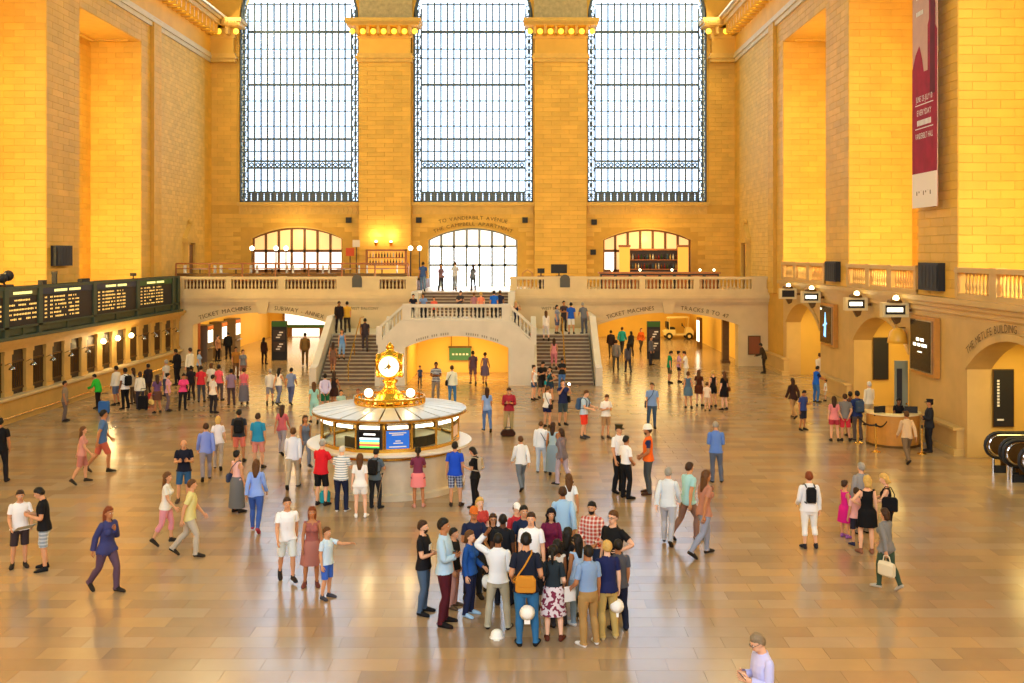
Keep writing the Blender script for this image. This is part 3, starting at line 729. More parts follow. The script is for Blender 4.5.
# ------------------------------------------------------------------ departure board
bd = thing('departure_board', 'long green departure board with glowing amber rows above the ticket counter', 'departure board', (-17.05, 34.5, 3.39))
by = lambda y: y-34.5
G().box(-.35, -.02, 0, 25.0, .15, 2.1).obj('backing', BOARDG, bd)
G().box(-.4, .08, 0, 25.05, 1.98, 2.1).box(-.4, .1, 0, 25.05, .42, .5).box(-.4, .3, 0, 25.05, -.0, .12).obj('rail', BOARDG, bd)
for Yp in (34.6, 39.5, 42.3, 47.7, 53.1, 58.5, 59.4): G().box(-.1, .1, by(Yp)-.17, by(Yp)+.17, 0, 2.1).obj('post', BOARDG, bd)
for Yp in (37, 41, 45, 50.4, 55.8): G().box(-.05, .04, by(Yp)-.1, by(Yp)+.1, .12, .45).obj('post', BOARDG, bd)
for (a, b, hm, kind) in ((34.8, 39.3, OLIVEH, 0), (39.7, 42.1, OLIVEH, 0), (42.5, 47.5, NAVYH, 1), (47.9, 52.9, NAVYH, 1), (53.3, 58.3, GREENH, 1)):
    p = G().box(-.02, .03, by(a), by(b), .5, 1.68).obj('panel', BOARDB, bd)
    h = G().box(-.02, .05, by(a), by(b), 1.7, 1.97).obj('heading', hm, bd)
    w = b-a; t = G(); rr = random.Random(int(a*10))
    hh = G()
    segs = [(.15, .8)] if kind == 0 else [(.22, .47), (.51, .74)]
    for s0, s1 in segs:
        n = 9 if kind == 0 else 7
        for j in range(n):
            c = by(a)+w*(s0+(s1-s0)*(j+.5)/n); ww = w*(s1-s0)/n*.42
            hh.box(.05, .06, c-ww, c+ww, 1.78, 1.89)
    hh.obj('heading_letters', HEADTXT, h)['kind'] = 'stuff'
    for r in range(6 if kind else 5):
        z = 1.56-.17*r if kind else 1.54-.19*r
        if kind: cols = [(.05, .10), (.15, .20), (.22, .46 if r == 0 else rr.choice((.36, .46, .46))), (.50, .62), (.64, .72 if r else .66)]
        else: cols = [(.15, .75)] if r == 0 else [(.02, .98)]
        for s0, s1 in cols:
            n = max(1, round((s1-s0)*w/.13))
            for j in range(n):
                if n > 4 and rr.random() < .2: continue
                c = by(a)+w*(s0+(s1-s0)*(j+.5)/n); ww = w*(s1-s0)/n*rr.uniform(.26, .36); hz = rr.uniform(.028, .042)
                t.box(.03, .036, c-ww, c+ww, z-hz, z+hz)
    t.obj('board_rows', AMBERTXT, p)['kind'] = 'stuff'
for (px, w, h, lab) in ((10, .9, .5, 'black floodlight cluster standing on the near end of the departure board'), (59, .1, .55, 'thin black antenna post on top of the departure board'), (47, .4, .2, 'small dark box on top of the departure board'), (88, .9, .16, 'low dark cable tray on top of the departure board'), (137, .25, .28, 'small black camera on top of the departure board')):
    Yp = 20350/(521-px); r_ = thing('rooftop_fixture', lab, 'fixture', (-17.2, Yp, 5.49))
    if px == 10:
        G().box(-.2, .2, -.3, .3, 0, .1).obj('base', BLACK, r_); G().ball((0, -.2, .35), .2, 8, 6).obj('lamp_head', BLACK, r_); G().ball((0, .25, .45), .22, 8, 6).obj('lamp_head', BLACK, r_); G().tube([(0, 0, .05), (0, -.2, .3)], .04, 5).obj('stem', BLACK, r_)
    elif px == 137:
        G().tube([(0, 0, 0), (0, 0, .15)], .04, 6).obj('stem', BLACK, r_); G().box(-.12, .12, -.14, .14, .14, .3).obj('camera_body', BLACK, r_)
    else:
        G().box(-.1, .1, -w/2, w/2, 0, h*.8).obj('casing', BLACK, r_); G().box(-.12, .12, -w/2*.8, w/2*.8, h*.8, h).obj('lid', BLACK, r_)

# ------------------------------------------------------------------ information booth with the brass clock
bc = (-.54, 29.7, 0); BO = thing('information_booth', 'round information booth with marble base and brass windows', 'booth', bc)
NS = 16; a0 = math.radians(-99-11.25)
ang = lambda k: a0+2*PI*k/NS
def facet(g, k, r0, z0, r1, z1, t, f0=0., f1=1., m=0):
    A, B = ang(k), ang(k+1); pa = Vector((math.cos(A), math.sin(A), 0)); pb = Vector((math.cos(B), math.sin(B), 0))
    q0 = pa.lerp(pb, f0); q1 = pa.lerp(pb, f1); nrm = (pa+pb).normalized()
    v = [q0*r0+Vector((0, 0, z0)), q1*r0+Vector((0, 0, z0)), q1*r1+Vector((0, 0, z1)), q0*r1+Vector((0, 0, z1))]
    v += [p+nrm*t for p in v]
    g.add(v, [(0, 1, 2, 3), (7, 6, 5, 4), (0, 4, 5, 1), (1, 5, 6, 2), (2, 6, 7, 3), (3, 7, 4, 0)], m)
BST = mat('booth_marble', 'cfc4ac', .35, var=.12, nscale=2.5)
G().lathe([(2.22, 0), (2.22, .16), (2.12, .2), (2.1, 1.18)], 48).obj('base', BST, BO, smooth=False)
G().lathe([(1.9, 1.18), (2.3, 1.2), (2.42, 1.25), (2.42, 1.31), (1.9, 1.31)], 48).obj('counter', mat('white_counter_marble', 'efe9da', .3), BO)
G().lathe([(2.12, 1.1), (2.2, 1.12), (2.2, 1.19), (2.12, 1.2)], 48, cap=False).obj('counter_moulding', BRASS, BO)
o = G(); o.lathe([(2.0, 1.31), (2.06, 1.31), (2.06, 1.4), (2.0, 1.4)], NS, cap=False, ph=a0); o.obj('sill', BRASS, BO)
for k in range(NS):
    A = ang(k); x, y = 2.02*math.cos(A), 2.02*math.sin(A)
    G().tube([(x, y, 1.31), (x, y, 2.12)], .035, 6).obj('post', BRASS, BO)
    g = G(); facet(g, k, 1.98, 1.4, 1.98, 2.1, .01, .03, .97); g.obj('pane', glassy('booth_glass', 'f2f6ee', .07) if k == 0 else bpy.data.materials['booth_glass'], BO)
    g = G(); facet(g, k, 2.03, 1.965, 2.03, 2.05, .02, .14, .86); g.obj('light_strip', bpy.data.materials.get('booth_strip_light') or mat('booth_strip_light', 'fffbe0', .4, emit='fff8d8', es=6), BO)
    g = G(); facet(g, k, 2.0, 1.93, 2.0, 2.1, .02, .03, .97); g.obj('head_panel', bpy.data.materials.get('booth_head') or mat('booth_head', '4a3518', .4, metal=.3), BO)
G().lathe([(2.0, 2.1), (2.16, 2.1), (2.28, 2.17), (2.28, 2.22), (1.0, 2.3), (.9, 2.2)], 48, cap=False).obj('roof_rim', BRASS, BO)
RP = mat('roof_panel_grey', 'c9ccc8', .35, metal=.2); nr = 24
rp = []
for k in range(nr):
    g = G(); A, B = 2*PI*k/nr+.015, 2*PI*(k+1)/nr-.015
    v = []
    for r, z in ((2.26, 2.225), (1.02, 2.375)):
        for t in (A, (A+B)/2, B): v.append((r*math.cos(t), r*math.sin(t), z))
    v += [(p[0], p[1], p[2]+.03) for p in v]
    g.add(v, [(6, 7, 10, 9), (7, 8, 11, 10), (0, 1, 7, 6), (1, 2, 8, 7), (0, 6, 9, 3), (2, 5, 11, 8), (3, 9, 10, 4), (4, 10, 11, 5)]); g.obj('roof_panel', RP, BO)
g = G(); g.lathe([(1.0, 2.36), (1.04, 2.36), (1.04, 2.44), (1.0, 2.44)], 32, cap=False); g.lathe([(1.0, 2.56), (1.05, 2.56), (1.05, 2.62), (1.0, 2.62)], 32, cap=False); g.obj('gallery_rail', GOLD, BO)
pk = G().tube([(0, 0, 2.44), (0, 0, 2.56)], .03, 5).mesh('gallery_post', GOLD)
for k in range(28): place('gallery_post', pk, BO, (1.025*math.cos(2*PI*k/28), 1.025*math.sin(2*PI*k/28), 0))
G().lathe([(1.0, 2.3), (1.0, 2.37), (.2, 2.4)], 32).obj('roof_deck', BRASS, BO)
G().lathe([(.75, .02), (.75, 2.15)], 16).obj('core', mat('booth_core', '8d7a3c', .5, var=.2), BO)
G().lathe([(1.3, 1.0), (1.75, 1.0), (1.75, 1.05), (1.3, 1.05)], 32, cap=False).obj('inner_desk', LWOOD, BO)
for k in range(3): point('booth_lamp', (bc[0]+1.35*math.cos(2*k*PI/3-1.5), bc[1]+1.35*math.sin(2*k*PI/3-1.5), 1.95), 14, (1, .85, .5), .15)
def on_facet(name, k, f0, f1, z0, z1, m, par, r=2.0, t=.012):
    g = G(); facet(g, k, r, z0, r, z1, t, f0, f1); return g.obj(name, m, par)
sc1 = thing('display_screen', 'departure screen with coloured rows in the booth window', 'screen', bc); 
on_facet('screen_casing', 0, .05, .98, 1.4, 1.93, BLACK, sc1, 2.02, .03)
p_ = on_facet('screen_face', 0, .12, .9, 1.44, 1.9, SCREEN, sc1, 2.055, .006)
for i, (z, c) in enumerate(((1.80, 'f4f4f4'), (1.68, 'f4f8ff'), (1.62, '5fc8f0'), (1.56, 'ffe060'), (1.50, 'ff5a4a'), (1.45, '49d05a'))):
    on_facet('screen_row', 0, .3 if i == 0 else .16, .72 if i == 0 else .86, z, z+.05, mat('screen_row_%d' % i, c, .4, emit=c, es=1.2), p_, 2.062, .004)
sc2 = thing('information_poster', 'blue lit information panel in the booth window', 'poster', bc)
on_facet('poster_frame', 1, .05, .95, 1.4, 1.94, BRASS, sc2, 2.02, .02)
p_ = on_facet('poster_face', 1, .1, .9, 1.42, 1.92, mat('blue_poster', '1f62c0', .4, emit='1c5cc0', es=.6), sc2, 2.045, .006)
for z, f0, f1 in ((1.84, .2, .8), (1.79, .3, .7), (1.62, .42, .6), (1.56, .35, .68), (1.46, .2, .8)): on_facet('poster_print', 1, f0, f1, z, z+.03, WHITE, p_, 2.054, .004)
sc3 = thing('notice_card', 'pale pink notice in the right-hand booth window', 'notice', bc); on_facet('card', 4, .15, .85, 1.48, 1.8, mat('pink_notice', 'f0d4c8', .6), sc3, 2.02, .01); on_facet('frame', 4, .1, .9, 1.44, 1.84, BRONZE, sc3, 2.005, .012)
# things on the inner desk
for k, (aa, lab) in enumerate(((-130, 'dark computer monitor inside the booth at its left windows'), (-48, 'dark computer monitor inside the booth at its right windows'), (-30, 'dark computer monitor inside the booth at its far right window'))):
    t = math.radians(aa); r_ = thing('computer_monitor', lab, 'monitor', (bc[0]+1.5*math.cos(t), bc[1]+1.5*math.sin(t), 1.05), t+PI/2)
    G().box(-.12, .12, -.08, .08, 0, .02).obj('foot', BLACK, r_); G().box(-.02, .02, -.02, .02, .02, .25).obj('stem', BLACK, r_); G().box(-.24, .24, -.03, .03, .2, .55).obj('screen_case', BLACK, r_)
# clock
CK = thing('brass_clock', 'four-faced gilded clock with opal dials on the booth roof', 'clock', (bc[0], bc[1], 2.4), math.radians(2))
G().lathe([(.55, 0), (.58, .06), (.5, .12), (.42, .18), (.4, .26), (.3, .34), (.2, .44), (.16, .56), (.22, .62), (.24, .68), (.15, .72), (.13, .76)], 16).obj('pedestal', GOLD, CK, smooth=True)
G().box(-.42, .42, -.44, .44, .02, .14).obj('lit_plinth', mat('lit_gold_plinth', 'ffe9a0', .3, emit='ffd870', es=1.6), CK)
G().ball((0, 0, 1.12), .40, 16, 10, sc=(1, 1, 1)).obj('case', GOLD, CK, smooth=True)
OPAL = mat('opal_dial', 'fffbe6', .3, emit='fff0c4', es=1.7)
for k in range(4):
    a = k*PI/2; face = thing('x', None, None); bpy.data.objects.remove(face)
    g = G(); n = 20
    def dring(r, d): return [(r*math.cos(2*PI*i/n), -d, 1.12+r*math.sin(2*PI*i/n)) for i in range(n)]
    g.ring([dring(.30, .30), dring(.30, .385)]); d_ = g.obj('dial', OPAL, CK, rz=a)
    G().ring([dring(.36, .25), dring(.37, .36), dring(.335, .40), dring(.30, .39)], cap=False).obj('bezel', GOLD, CK, rz=a, smooth=True)
    h = G(); h.prism([(-.012, 1.1), (.012, 1.1), (.008, 1.34), (-.008, 1.34)], FRONT(-.39), -.006, 0); h.prism([(-.15, 1.06), (-.14, 1.03), (.01, 1.11), (.0, 1.14)], FRONT(-.392), -.006, 0)
    for i in range(12):
        c, s_ = math.sin(2*PI*i/12), math.cos(2*PI*i/12); h.prism([(.26*c-.01, 1.12+.26*s_-.02), (.26*c+.01, 1.12+.26*s_-.02), (.26*c+.01, 1.12+.26*s_+.02), (.26*c-.01, 1.12+.26*s_+.02)], FRONT(-.387), -.004, 0)
    h.obj('hands', BLACK, d_)
G().lathe([(.3, 1.42), (.26, 1.5), (.14, 1.54), (.1, 1.6), (.13, 1.65), (.09, 1.72), (.02, 1.8)], 12).obj('finial', GOLD, CK, smooth=True)
for s in (-1, 1):
    r_ = thing('globe_lamp', 'glowing globe lamp %s of the clock on the booth roof' % ('left' if s < 0 else 'right'), 'lamp', (bc[0]+s*.62, bc[1]-.1, 2.41))
    G().lathe([(.1, 0), (.06, .08), (.04, .2)], 8).obj('stem', GOLD, r_); G().ball((0, 0, .3), .13, 10, 8).obj('globe', GLOBE, r_, smooth=True)
    point('clock_lamp', (bc[0]+s*.62, bc[1]-.45, 2.95), 25, WARM, .1)

# ------------------------------------------------------------------ right wall fittings
def on_right(px, Yoff=0): return (HX-CX)*F/(px-VX)
def box_speaker(label, s, Y0, Y1, z0, z1, nm='wall_speaker'):
    r_ = thing(nm, label, 'speaker', (s*HX, (Y0+Y1)/2, z0)); w = (Y1-Y0)/2; h = z1-z0
    G().box(-s*.02, -s*.26, -w, w, 0, h).obj('cabinet', BLACK, r_); G().box(-s*.26, -s*.28, -w+.08, w-.08, .08, h-.08).obj('grille', DGREY, r_)
    for k in range(5): G().box(-s*.28, -s*.29, -w+.12+(2*w-.24)*k/5, -w+.12+(2*w-.24)*(k+.4)/5, .1, h-.1).obj('grille_bar', BLACK, r_)
box_speaker('black wall speaker on the farther right pier', 1, 46.7, 48.4, 5.5, 6.45)
box_speaker('black wall speaker on the nearer right pier beside the banner', 1, 35.2, 37.0, 5.5, 6.5)
box_speaker('black wall speaker low on the left pier', -1, 46.0, 47.7, 6.25, 7.2)
for k, (px, py) in enumerate(((349, 220), (419, 220), (525, 220), (594, 222), (593, 252))):
    yy = YB-.02; x, z = at(px, py, yy)
    if 4.3 < abs(x) < 7.9: yy = YB-.52
    x, z = at(px, py, yy)
    r_ = thing('small_speaker', ('small dark square speaker right of the left arched window', 'small dark speaker left of the inscription arch', 'small dark speaker right of the inscription arch', 'small dark speaker above left of the right bar window', 'lower dark speaker left of the right bar window')[k], 'speaker', (x, yy-.03, z-.2))
    G().box(-.19, .19, -.2, 0, 0, .38).obj('cabinet', DGREY, r_); G().box(-.14, .14, -.22, -.2, .05, .33).obj('grille', BLACK, r_)

def screen_on_pier(label, Y0, Y1, z0, z1, kind):
    r_ = thing('digital_poster', label, 'screen', (HX, (Y0+Y1)/2, z0)); w = (Y1-Y0)/2; h = z1-z0
    G().box(-.02, -.22, -w-.12, w+.12, -.12, h+.12).obj('wooden_surround', LWOOD, r_)
    G().box(-.2, -.3, -w, w, 0, h).obj('casing', CHROME, r_); p = G().box(-.3, -.31, -w+.04, w-.04, .04, h-.04).obj('display', SCREEN, r_)
    if kind == 0:
        bl = mat('blue_glow', '8fd0ff', .4, emit='7fc8ff', es=1.6); g = G()
        g.prism([(-.25, .35), (.1, .3), (.15, 1.0), (.05, 1.5), (-.05, 1.5), (-.15, .9)], lambda u, z, d: (-.315-d, -u, z), 0, .002); g.prism([(-.35, .8), (.3, .95), (.3, 1.02), (-.35, .9)], lambda u, z, d: (-.316-d, -u, z), 0, .002)
        g.obj('blue_figure', bl, p); G().box(-.312, -.316, w-.3, w-.1, h-.2, h-.12).obj('caption', LITW, p)
    else:
        g = G(); fn = lambda u, z, d: (-.316, -u, z)
        for zz, wd in ((1.12, .7), (.92, 1.25)): 
            n = int(wd/.09)
            for j in range(n):
                if j in (3, 7): continue
                u = -wd/2+wd*(j+.5)/n; g.prism([(u-.035, zz), (u+.035, zz), (u+.035, zz+.11), (u-.035, zz+.11)], lambda a, b, d: (-.314-d, -a, b), 0, .003)
        for j in range(5): g.prism([(-.2+.08*j, .7), (-.15+.08*j, .7), (-.15+.08*j, .74), (-.2+.08*j, .74)], lambda a, b, d: (-.314-d, -a, b), 0, .003)
        g.obj('caption', LITW, p)
screen_on_pier('black digital poster with a blue glowing figure on the farther right pier', 47.25, 49.0, 2.5, 4.3, 0)
screen_on_pier('black digital poster with white lettering on the nearer right pier', 35.75, 37.65, 2.5, 4.4, 1)

SIGNM = mat('cream_sign_box', 'e2cf9c', .45); 
for k, (px, Y, lit) in enumerate(((788, 53.4, 0), (811, 49.3, 1), (856, 42.6, 1), (895, 38.2, 1))):
    X = at(px, 0, Y)[0]; w = (.44, .46, .47, .5)[k]
    r_ = thing('track_sign', ('unlit track sign box, farthest of the four on the right wall', 'lit track sign box beside the farther digital poster', 'lit track sign box left of the big gate arch', 'lit track sign box nearest the lettered digital poster')[k], 'sign', (X, Y, 4.4))
    o = G(); o.box(-w, w, -.1, .25, 0, .1); o.box(-w, w, -.1, .25, .46, .56); o.box(-w, -w+.1, -.1, .25, .1, .46); o.box(w-.1, w, -.1, .25, .1, .46); o.box(-w+.1, w-.1, .1, .25, .1, .46); o.obj('sign_case', SIGNM, r_)
    G().box(-w+.1, w-.1, .0, .1, .1, .46).obj('dark_field', BOARDB, r_)
    if lit: G().box(-w+.2, w-.2, -.02, .0, .2, .36).obj('lit_panel', LITW, r_)
    G().lathe([(.3, .56), (.26, .66), (.12, .72)], 10, (0, .05, 0)).obj('cap', BRONZE, r_); G().ball((0, -.1, .72), .12, 8, 6).obj('lamp', LAMPHOT, r_, smooth=True)
    G().box(w-.1, HX-X, .05, .15, .2, .3).obj('bracket', BRONZE, r_)
    G().prism([(-.1, 0), (.25, 0), (.2, -.2), (.05, -.28)], lambda u, z, d: (u, d, z), .0, .2).obj('drop_ornament', BRONZE, r_)

# banner
Y0b, Y1b = 34.95, 37.15; bn = thing('hanging_banner', 'tall mauve and crimson exhibition banner hanging on the right pier', 'banner', (17.9, (Y0b+Y1b)/2, 8.5)); w = (Y1b-Y0b)/2
fnb = lambda u, z, d: (-.012-d, -u, z)
G().box(0, .02, -w, w, 0, 10.2).obj('cloth', mat('banner_mauve', 'c9a39a', .8, var=.06), bn)
G().prism([(-w, 1.25), (w, 1.25), (w, 6.2), (.95, 6.4), (.95, 8.0), (.85, 8.2), (.5, 8.2), (.42, 7.9), (.42, 6.7), (.3, 6.5), (.3, 4.9), (-.05, 4.9), (-.2, 5.4), (-.45, 5.9), (-.8, 5.6), (-w, 5.1)], fnb, 0, .004).obj('crimson_artwork', mat('banner_crimson', '9a0f33', .8, var=.25, nscale=2.5), bn)
G().prism([(-w, 0), (w, 0), (w, 1.25), (-w, 1.25)], fnb, 0, .005).obj('white_foot', mat('banner_white', 'f1e7e2', .8), bn)
G().prism([(.5, 4.0), (.95, 4.0), (.92, 7.6), (.55, 7.6)], fnb, .005, .008).obj('dark_figure', mat('banner_dark', '5e0a24', .8, var=.2), bn)
g = G(); fnt = lambda u, z, d: (-.024, -u, z)
for s_, z, wd in (('JUNE 23-JULY 10', 3.85, 1.45), ('EVERYDAY', 3.35, 1.25), ('VANDERBILT HALL', 2.5, 1.55)): text(g, s_, fnt, 0, z, .3, width=wd)
for z in (3.72, 2.86): g.prism([(-.8, z), (.8, z), (.8, z+.03), (-.8, z+.03)], fnb, .008, .012)
for j in range(11): g.prism([(-.62+.115*j, 2.98), (-.54+.115*j, 2.98), (-.54+.115*j, 3.18), (-.62+.115*j, 3.18)], fnb, .008, .012)
for zz, n_, u0_ in ((9.75, 9, -.6), (9.1, 3, -.75), (8.75, 10, -.8), (8.1, 4, -.75), (7.6, 7, -.7), (7.0, 5, -.7)):
    for j in range(n_): g.prism([(u0_+.13*j, zz), (u0_+.13*j+.09, zz), (u0_+.13*j+.09, zz+.16), (u0_+.13*j, zz+.16)], fnb, .008, .012)
g.obj('lettering', WHITE, bn)
g = G()
for j in range(7): g.prism([(-.7+.2*j, .45+.08*(j % 3)), (-.62+.2*j, .45+.08*(j % 3)), (-.62+.2*j, .6), (-.7+.2*j, .6)], fnb, .006, .008)
g.obj('small_logo', BRONZE, bn)
for z in (10.2,): G().tube([(0, -w-.1, z), (0, w+.1, z)], .04, 6).obj('pole', BRONZE, bn)
for z in (0.02, 10.0): G().box(0, .42, -.03, .03, z, z+.05).obj('wall_bracket', BRONZE, bn)

# gate posters, door leaf and hood lamp
for k, (Y, lab) in enumerate(((44.85, 'tall black poster inside the middle gate arch'), (33.45, 'tall black poster with vertical lettering inside the escalator arch'))):
    X0, z1 = at((866, 980)[k], (338, 370)[k], Y); X1, z0 = at((880, 1000)[k], (379, 426)[k], Y)
    X0, X1 = max(X0, HX+.85)+.0, max(X1, HX+1.5); r_ = thing('wall_poster', lab, 'poster', (X0, Y, z0)); w = X1-X0; h = z1-z0
    G().box(-.03, w+.03, -.03, .0, -.03, h+.03).obj('frame', BRONZE, r_); p = G().box(0, w, -.05, -.03, 0, h).obj('print', BLACK, r_)
    if k:
        g = G()
        for j in range(9): g.box(w*.16, w*.28, -.055, -.05, h*.35+h*.055*j, h*.35+h*.055*j+.07)
        g.box(w*.16, w*.5, -.055, -.05, h*.1, h*.13); g.obj('lettering', WHITE, p)
r_ = thing('hood_lamp', 'yellow domed lamp hood hanging in the middle gate arch', 'lamp', (18.0, 38.9, 3.35))
G().lathe([(.02, .6), (.15, .58), (.3, .42), (.37, .14), (.39, 0), (.34, 0), (.28, .32), (.02, .5)], 16).obj('hood', mat('yellow_hood', 'e8b23a', .4), r_, smooth=True); G().ball((0, 0, .12), .14, 8, 6).obj('bulb', GLOBE, r_); G().tube([(0, 0, .58), (.3, 0, .6)], .03, 6).obj('stem', BRONZE, r_)
r_ = thing('door_leaf', 'grey green gate door standing open in the middle gate arch', 'door', (18.0, 38.55, 0)); G().box(-.25, .25, -.04, .04, 0, 2.7).obj('leaf', GREYP, r_); G().box(-.18, .02, -.06, -.04, 1.0, 2.4).obj('dark_panel', DGREY, r_); G().ball((.18, -.08, 1.05), .04, 6, 4).obj('knob', BRASS, r_)
r_ = thing('wall_cabinet', 'brown notice board on the wall right of the right balcony arch', 'notice board', (17.45, YF-.02, .7)); G().box(-.38, .38, -.06, 0, 0, 1.15).obj('frame', BRONZE, r_); G().box(-.32, .32, -.08, -.06, .06, 1.09).obj('panel', mat('brown_board', '8a4a1c', .5), r_)

# round help desk and stanchions
hx, hy = floor_at(899, 447); 
HD = thing('help_desk', 'round wooden help desk near the right wall', 'desk', (hx, hy+.6, 0))
n = 28; aa = [math.radians(150+240*i/n) for i in range(n+1)]
def wallarc(r0, r1, z0, z1):
    g = G(); rings = [[(r*math.cos(a), r*math.sin(a), z) for r, z in ((r0, z0), (r1, z0), (r1, z1), (r0, z1))] for a in aa]; g.ring(rings); return g
wallarc(.82, .9, .08, 1.12).obj('front', LWOOD, HD); wallarc(.62, .96, 1.12, 1.18).obj('top', mat('pale_desk_top', 'f0dca4', .3), HD); wallarc(.8, .92, 0, .08).obj('plinth', BRONZE, HD); wallarc(.5, .82, .75, .79).obj('inner_shelf', LWOOD, HD)
for k, (dx, dy) in enumerate(((-.25, -.2), (.2, -.25))):
    r_ = thing('computer_monitor', ('black monitor on the left of the round help desk', 'black monitor on the right of the round help desk')[k], 'monitor', (hx+dx*2.4, hy+.6+dy*1.8, .79), .3-k*.5)
    G().box(-.1, .1, -.07, .07, 0, .02).obj('foot', BLACK, r_); G().box(-.02, .02, -.02, .02, .02, .3).obj('stem', BLACK, r_); G().box(-.22, .22, -.03, .03, .28, .62).obj('screen_case', BLACK, r_)
pos = [floor_at(858, 443), floor_at(876, 452), floor_at(922, 454)]
for k, (x, y) in enumerate(pos):
    r_ = thing('stanchion', ('brass queue post farthest left of the help desk', 'brass queue post in front of the help desk', 'brass queue post right of the help desk')[k], 'stanchion', (x, y, 0))
    G().lathe([(.16, 0), (.16, .02), (.05, .06), (.03, .07)], 12).obj('base', BRASS, r_); G().lathe([(.025, .06), (.025, .92)], 8).obj('post', BRASS, r_); G().lathe([(.035, .88), (.035, .98)], 8).obj('belt_head', BLACK, r_)
p0, p1 = Vector((*pos[0], .93)), Vector((*pos[1], .93))
for k, (a, b) in enumerate(((p0, p1), (p1, Vector((hx-.5, hy-.2, .93))))):
    d = (b-a); g = G(); nn = 8; pth = [a+d*(i/nn)-Vector((0, 0, .12*math.sin(PI*i/nn))) for i in range(nn+1)]
    v = [(p.x, p.y, p.z-.03) for p in pth]+[(p.x, p.y, p.z+.03) for p in pth]; v += [(x+.01, y+.01, z) for x, y, z in v]; m_ = nn+1
    f = []
    for i in range(nn): f += [(i, i+1, m_+i+1, m_+i), (2*m_+i, 3*m_+i, 3*m_+i+1, 2*m_+i+1)]
    g.add(v, f); tag(g.obj('queue_belt', BLACK), ('black belt between the two left queue posts', 'black belt from the queue post to the help desk')[k], 'belt')
# escalators
for k, (X0, Y) in enumerate(((17.83, 31.2), (17.76, 29.9))):
    r_ = thing('escalator', ('escalator handrail end with chrome panel, farther of the two by the right wall', 'escalator handrail end with chrome panel, nearer of the two at the right edge')[k], 'escalator', (X0, Y, 0))
    for yy in (0, -.95):
        st_ = [(3.2, yy, .95)]+[(.42-.42*math.sin(PI*i/10), yy, .85+.4*math.cos(PI*i/10)-.0) for i in range(11)]+[(3.2, yy, .45)]
        st_[0] = (3.2, yy, 1.25)
        G().tube(st_, .05, 6).obj('handrail', BLACK, r_)
        G().prism([(3.2, .2), (3.2, 1.2)]+[(.45-.38*math.sin(PI*i/10), .85+.36*math.cos(PI*i/10)) for i in range(11)]+[(.5, .2)], lambda u, z, d: (u, yy+d, z), -.02, .02).obj('balustrade_panel', BRONZE, r_)
        G().tube([(3.2, yy-.03, 1.16)]+[(.47-.36*math.sin(PI*i/10), yy-.03, .85+.32*math.cos(PI*i/10)) for i in range(11)]+[(3.2, yy-.03, .53)], .03, 6).obj('chrome_trim', CHROME, r_)
        G().box(.3, 3.2, yy-.07, yy+.07, 0, .22).obj('skirt', DGREY, r_); G().tube([(.25, yy, 0), (.25, yy, .45)], .05, 8).obj('newel_post', CHROME, r_)
    for j in range(7): G().box(.6+.38*j, .6+.38*j+.36, -.9, -.05, 0.005, .05).obj('step', DGREY, r_)

# side doorways with pediments
for k, (s, Y) in enumerate(((-1, 65.0), (1, 66.0))):
    r_ = thing('door_%d' % (k+1), ('pedimented stone doorway in the left wall above the terrace', 'pedimented stone doorway in the right wall above the terrace')[k], 'doorway', (s*HX, Y, ZB), kind='structure')
    f_ = lambda u, z, d: (-s*d, u, z)
    G().box(0, -s*.12, -.6, .6, 0, 2.9).obj('leaf', WOODF, r_)
    for u in (-.9, .6): G().prism([(u, 0), (u+.3, 0), (u+.3, 3.0), (u, 3.0)], f_, 0, .3).obj('jamb', CARVED, r_)
    G().prism([(-1.1, 3.0), (1.1, 3.0), (1.1, 3.3), (-1.1, 3.3)], f_, 0, .38).obj('lintel', CARVED, r_); G().prism([(-1.1, 3.3), (1.1, 3.3), (.0, 4.3)], f_, 0, .3).obj('pediment', CARVED, r_); G().ball((-s*.15, 0, 4.4), .16, 8, 6).obj('finial', CARVED, r_)

# ------------------------------------------------------------------ terrace on the left
tz = 5.1
tag(G().box(-18.0, -3.0, 61.4, YB-.6, ZB, tz).obj('terrace_platform', mat('terrace_carpet', '5a3418', .8, var=.1)), 'raised dark restaurant platform on the left balcony', 'platform', kind='structure')
r_ = thing('terrace_railing', 'orange wooden railing along the left restaurant terrace', 'railing', (-17.9, 61.6, tz)); L = 14.3
G().box(0, L, -.06, .06, 1.05, 1.15).obj('top_rail', WOOD, r_); G().box(0, L, -.03, .03, .78, .83).obj('middle_rail', WOOD, r_); G().box(0, L, -.03, .03, .05, .12).obj('bottom_rail', WOOD, r_)
for k in range(8): G().box(L*k/7-.04, L*k/7+.04, -.05, .05, 0, 1.1).obj('post', WOOD, r_)
for k in range(7): G().box(L*k/7+.06, L*(k+1)/7-.06, -.012, .012, .12, .5).obj('panel', BRONZE, r_)
def chair(loc, rz, label):
    c = thing('terrace_chair', label, 'chair', loc, rz, 'chairs on the left restaurant terrace'); m = WHITE
    G().box(-.22, .22, -.22, .22, .42, .47).obj('seat', m, c); G().box(-.22, .22, .18, .22, .5, .98).obj('backrest', m, c)
    for x in (-.19, .19):
        for y in (-.19, .19): G().box(x-.02, x+.02, y-.02, y+.02, 0, .42 if y < 0 else .98).obj('leg', m, c)
    return c
c0 = None; t0 = None; tabs = [at(p, 0, 63.2)[0] for p in (200, 236, 272, 308, 344, 382)]
ords = ('first', 'second', 'third', 'fourth', 'fifth', 'sixth')
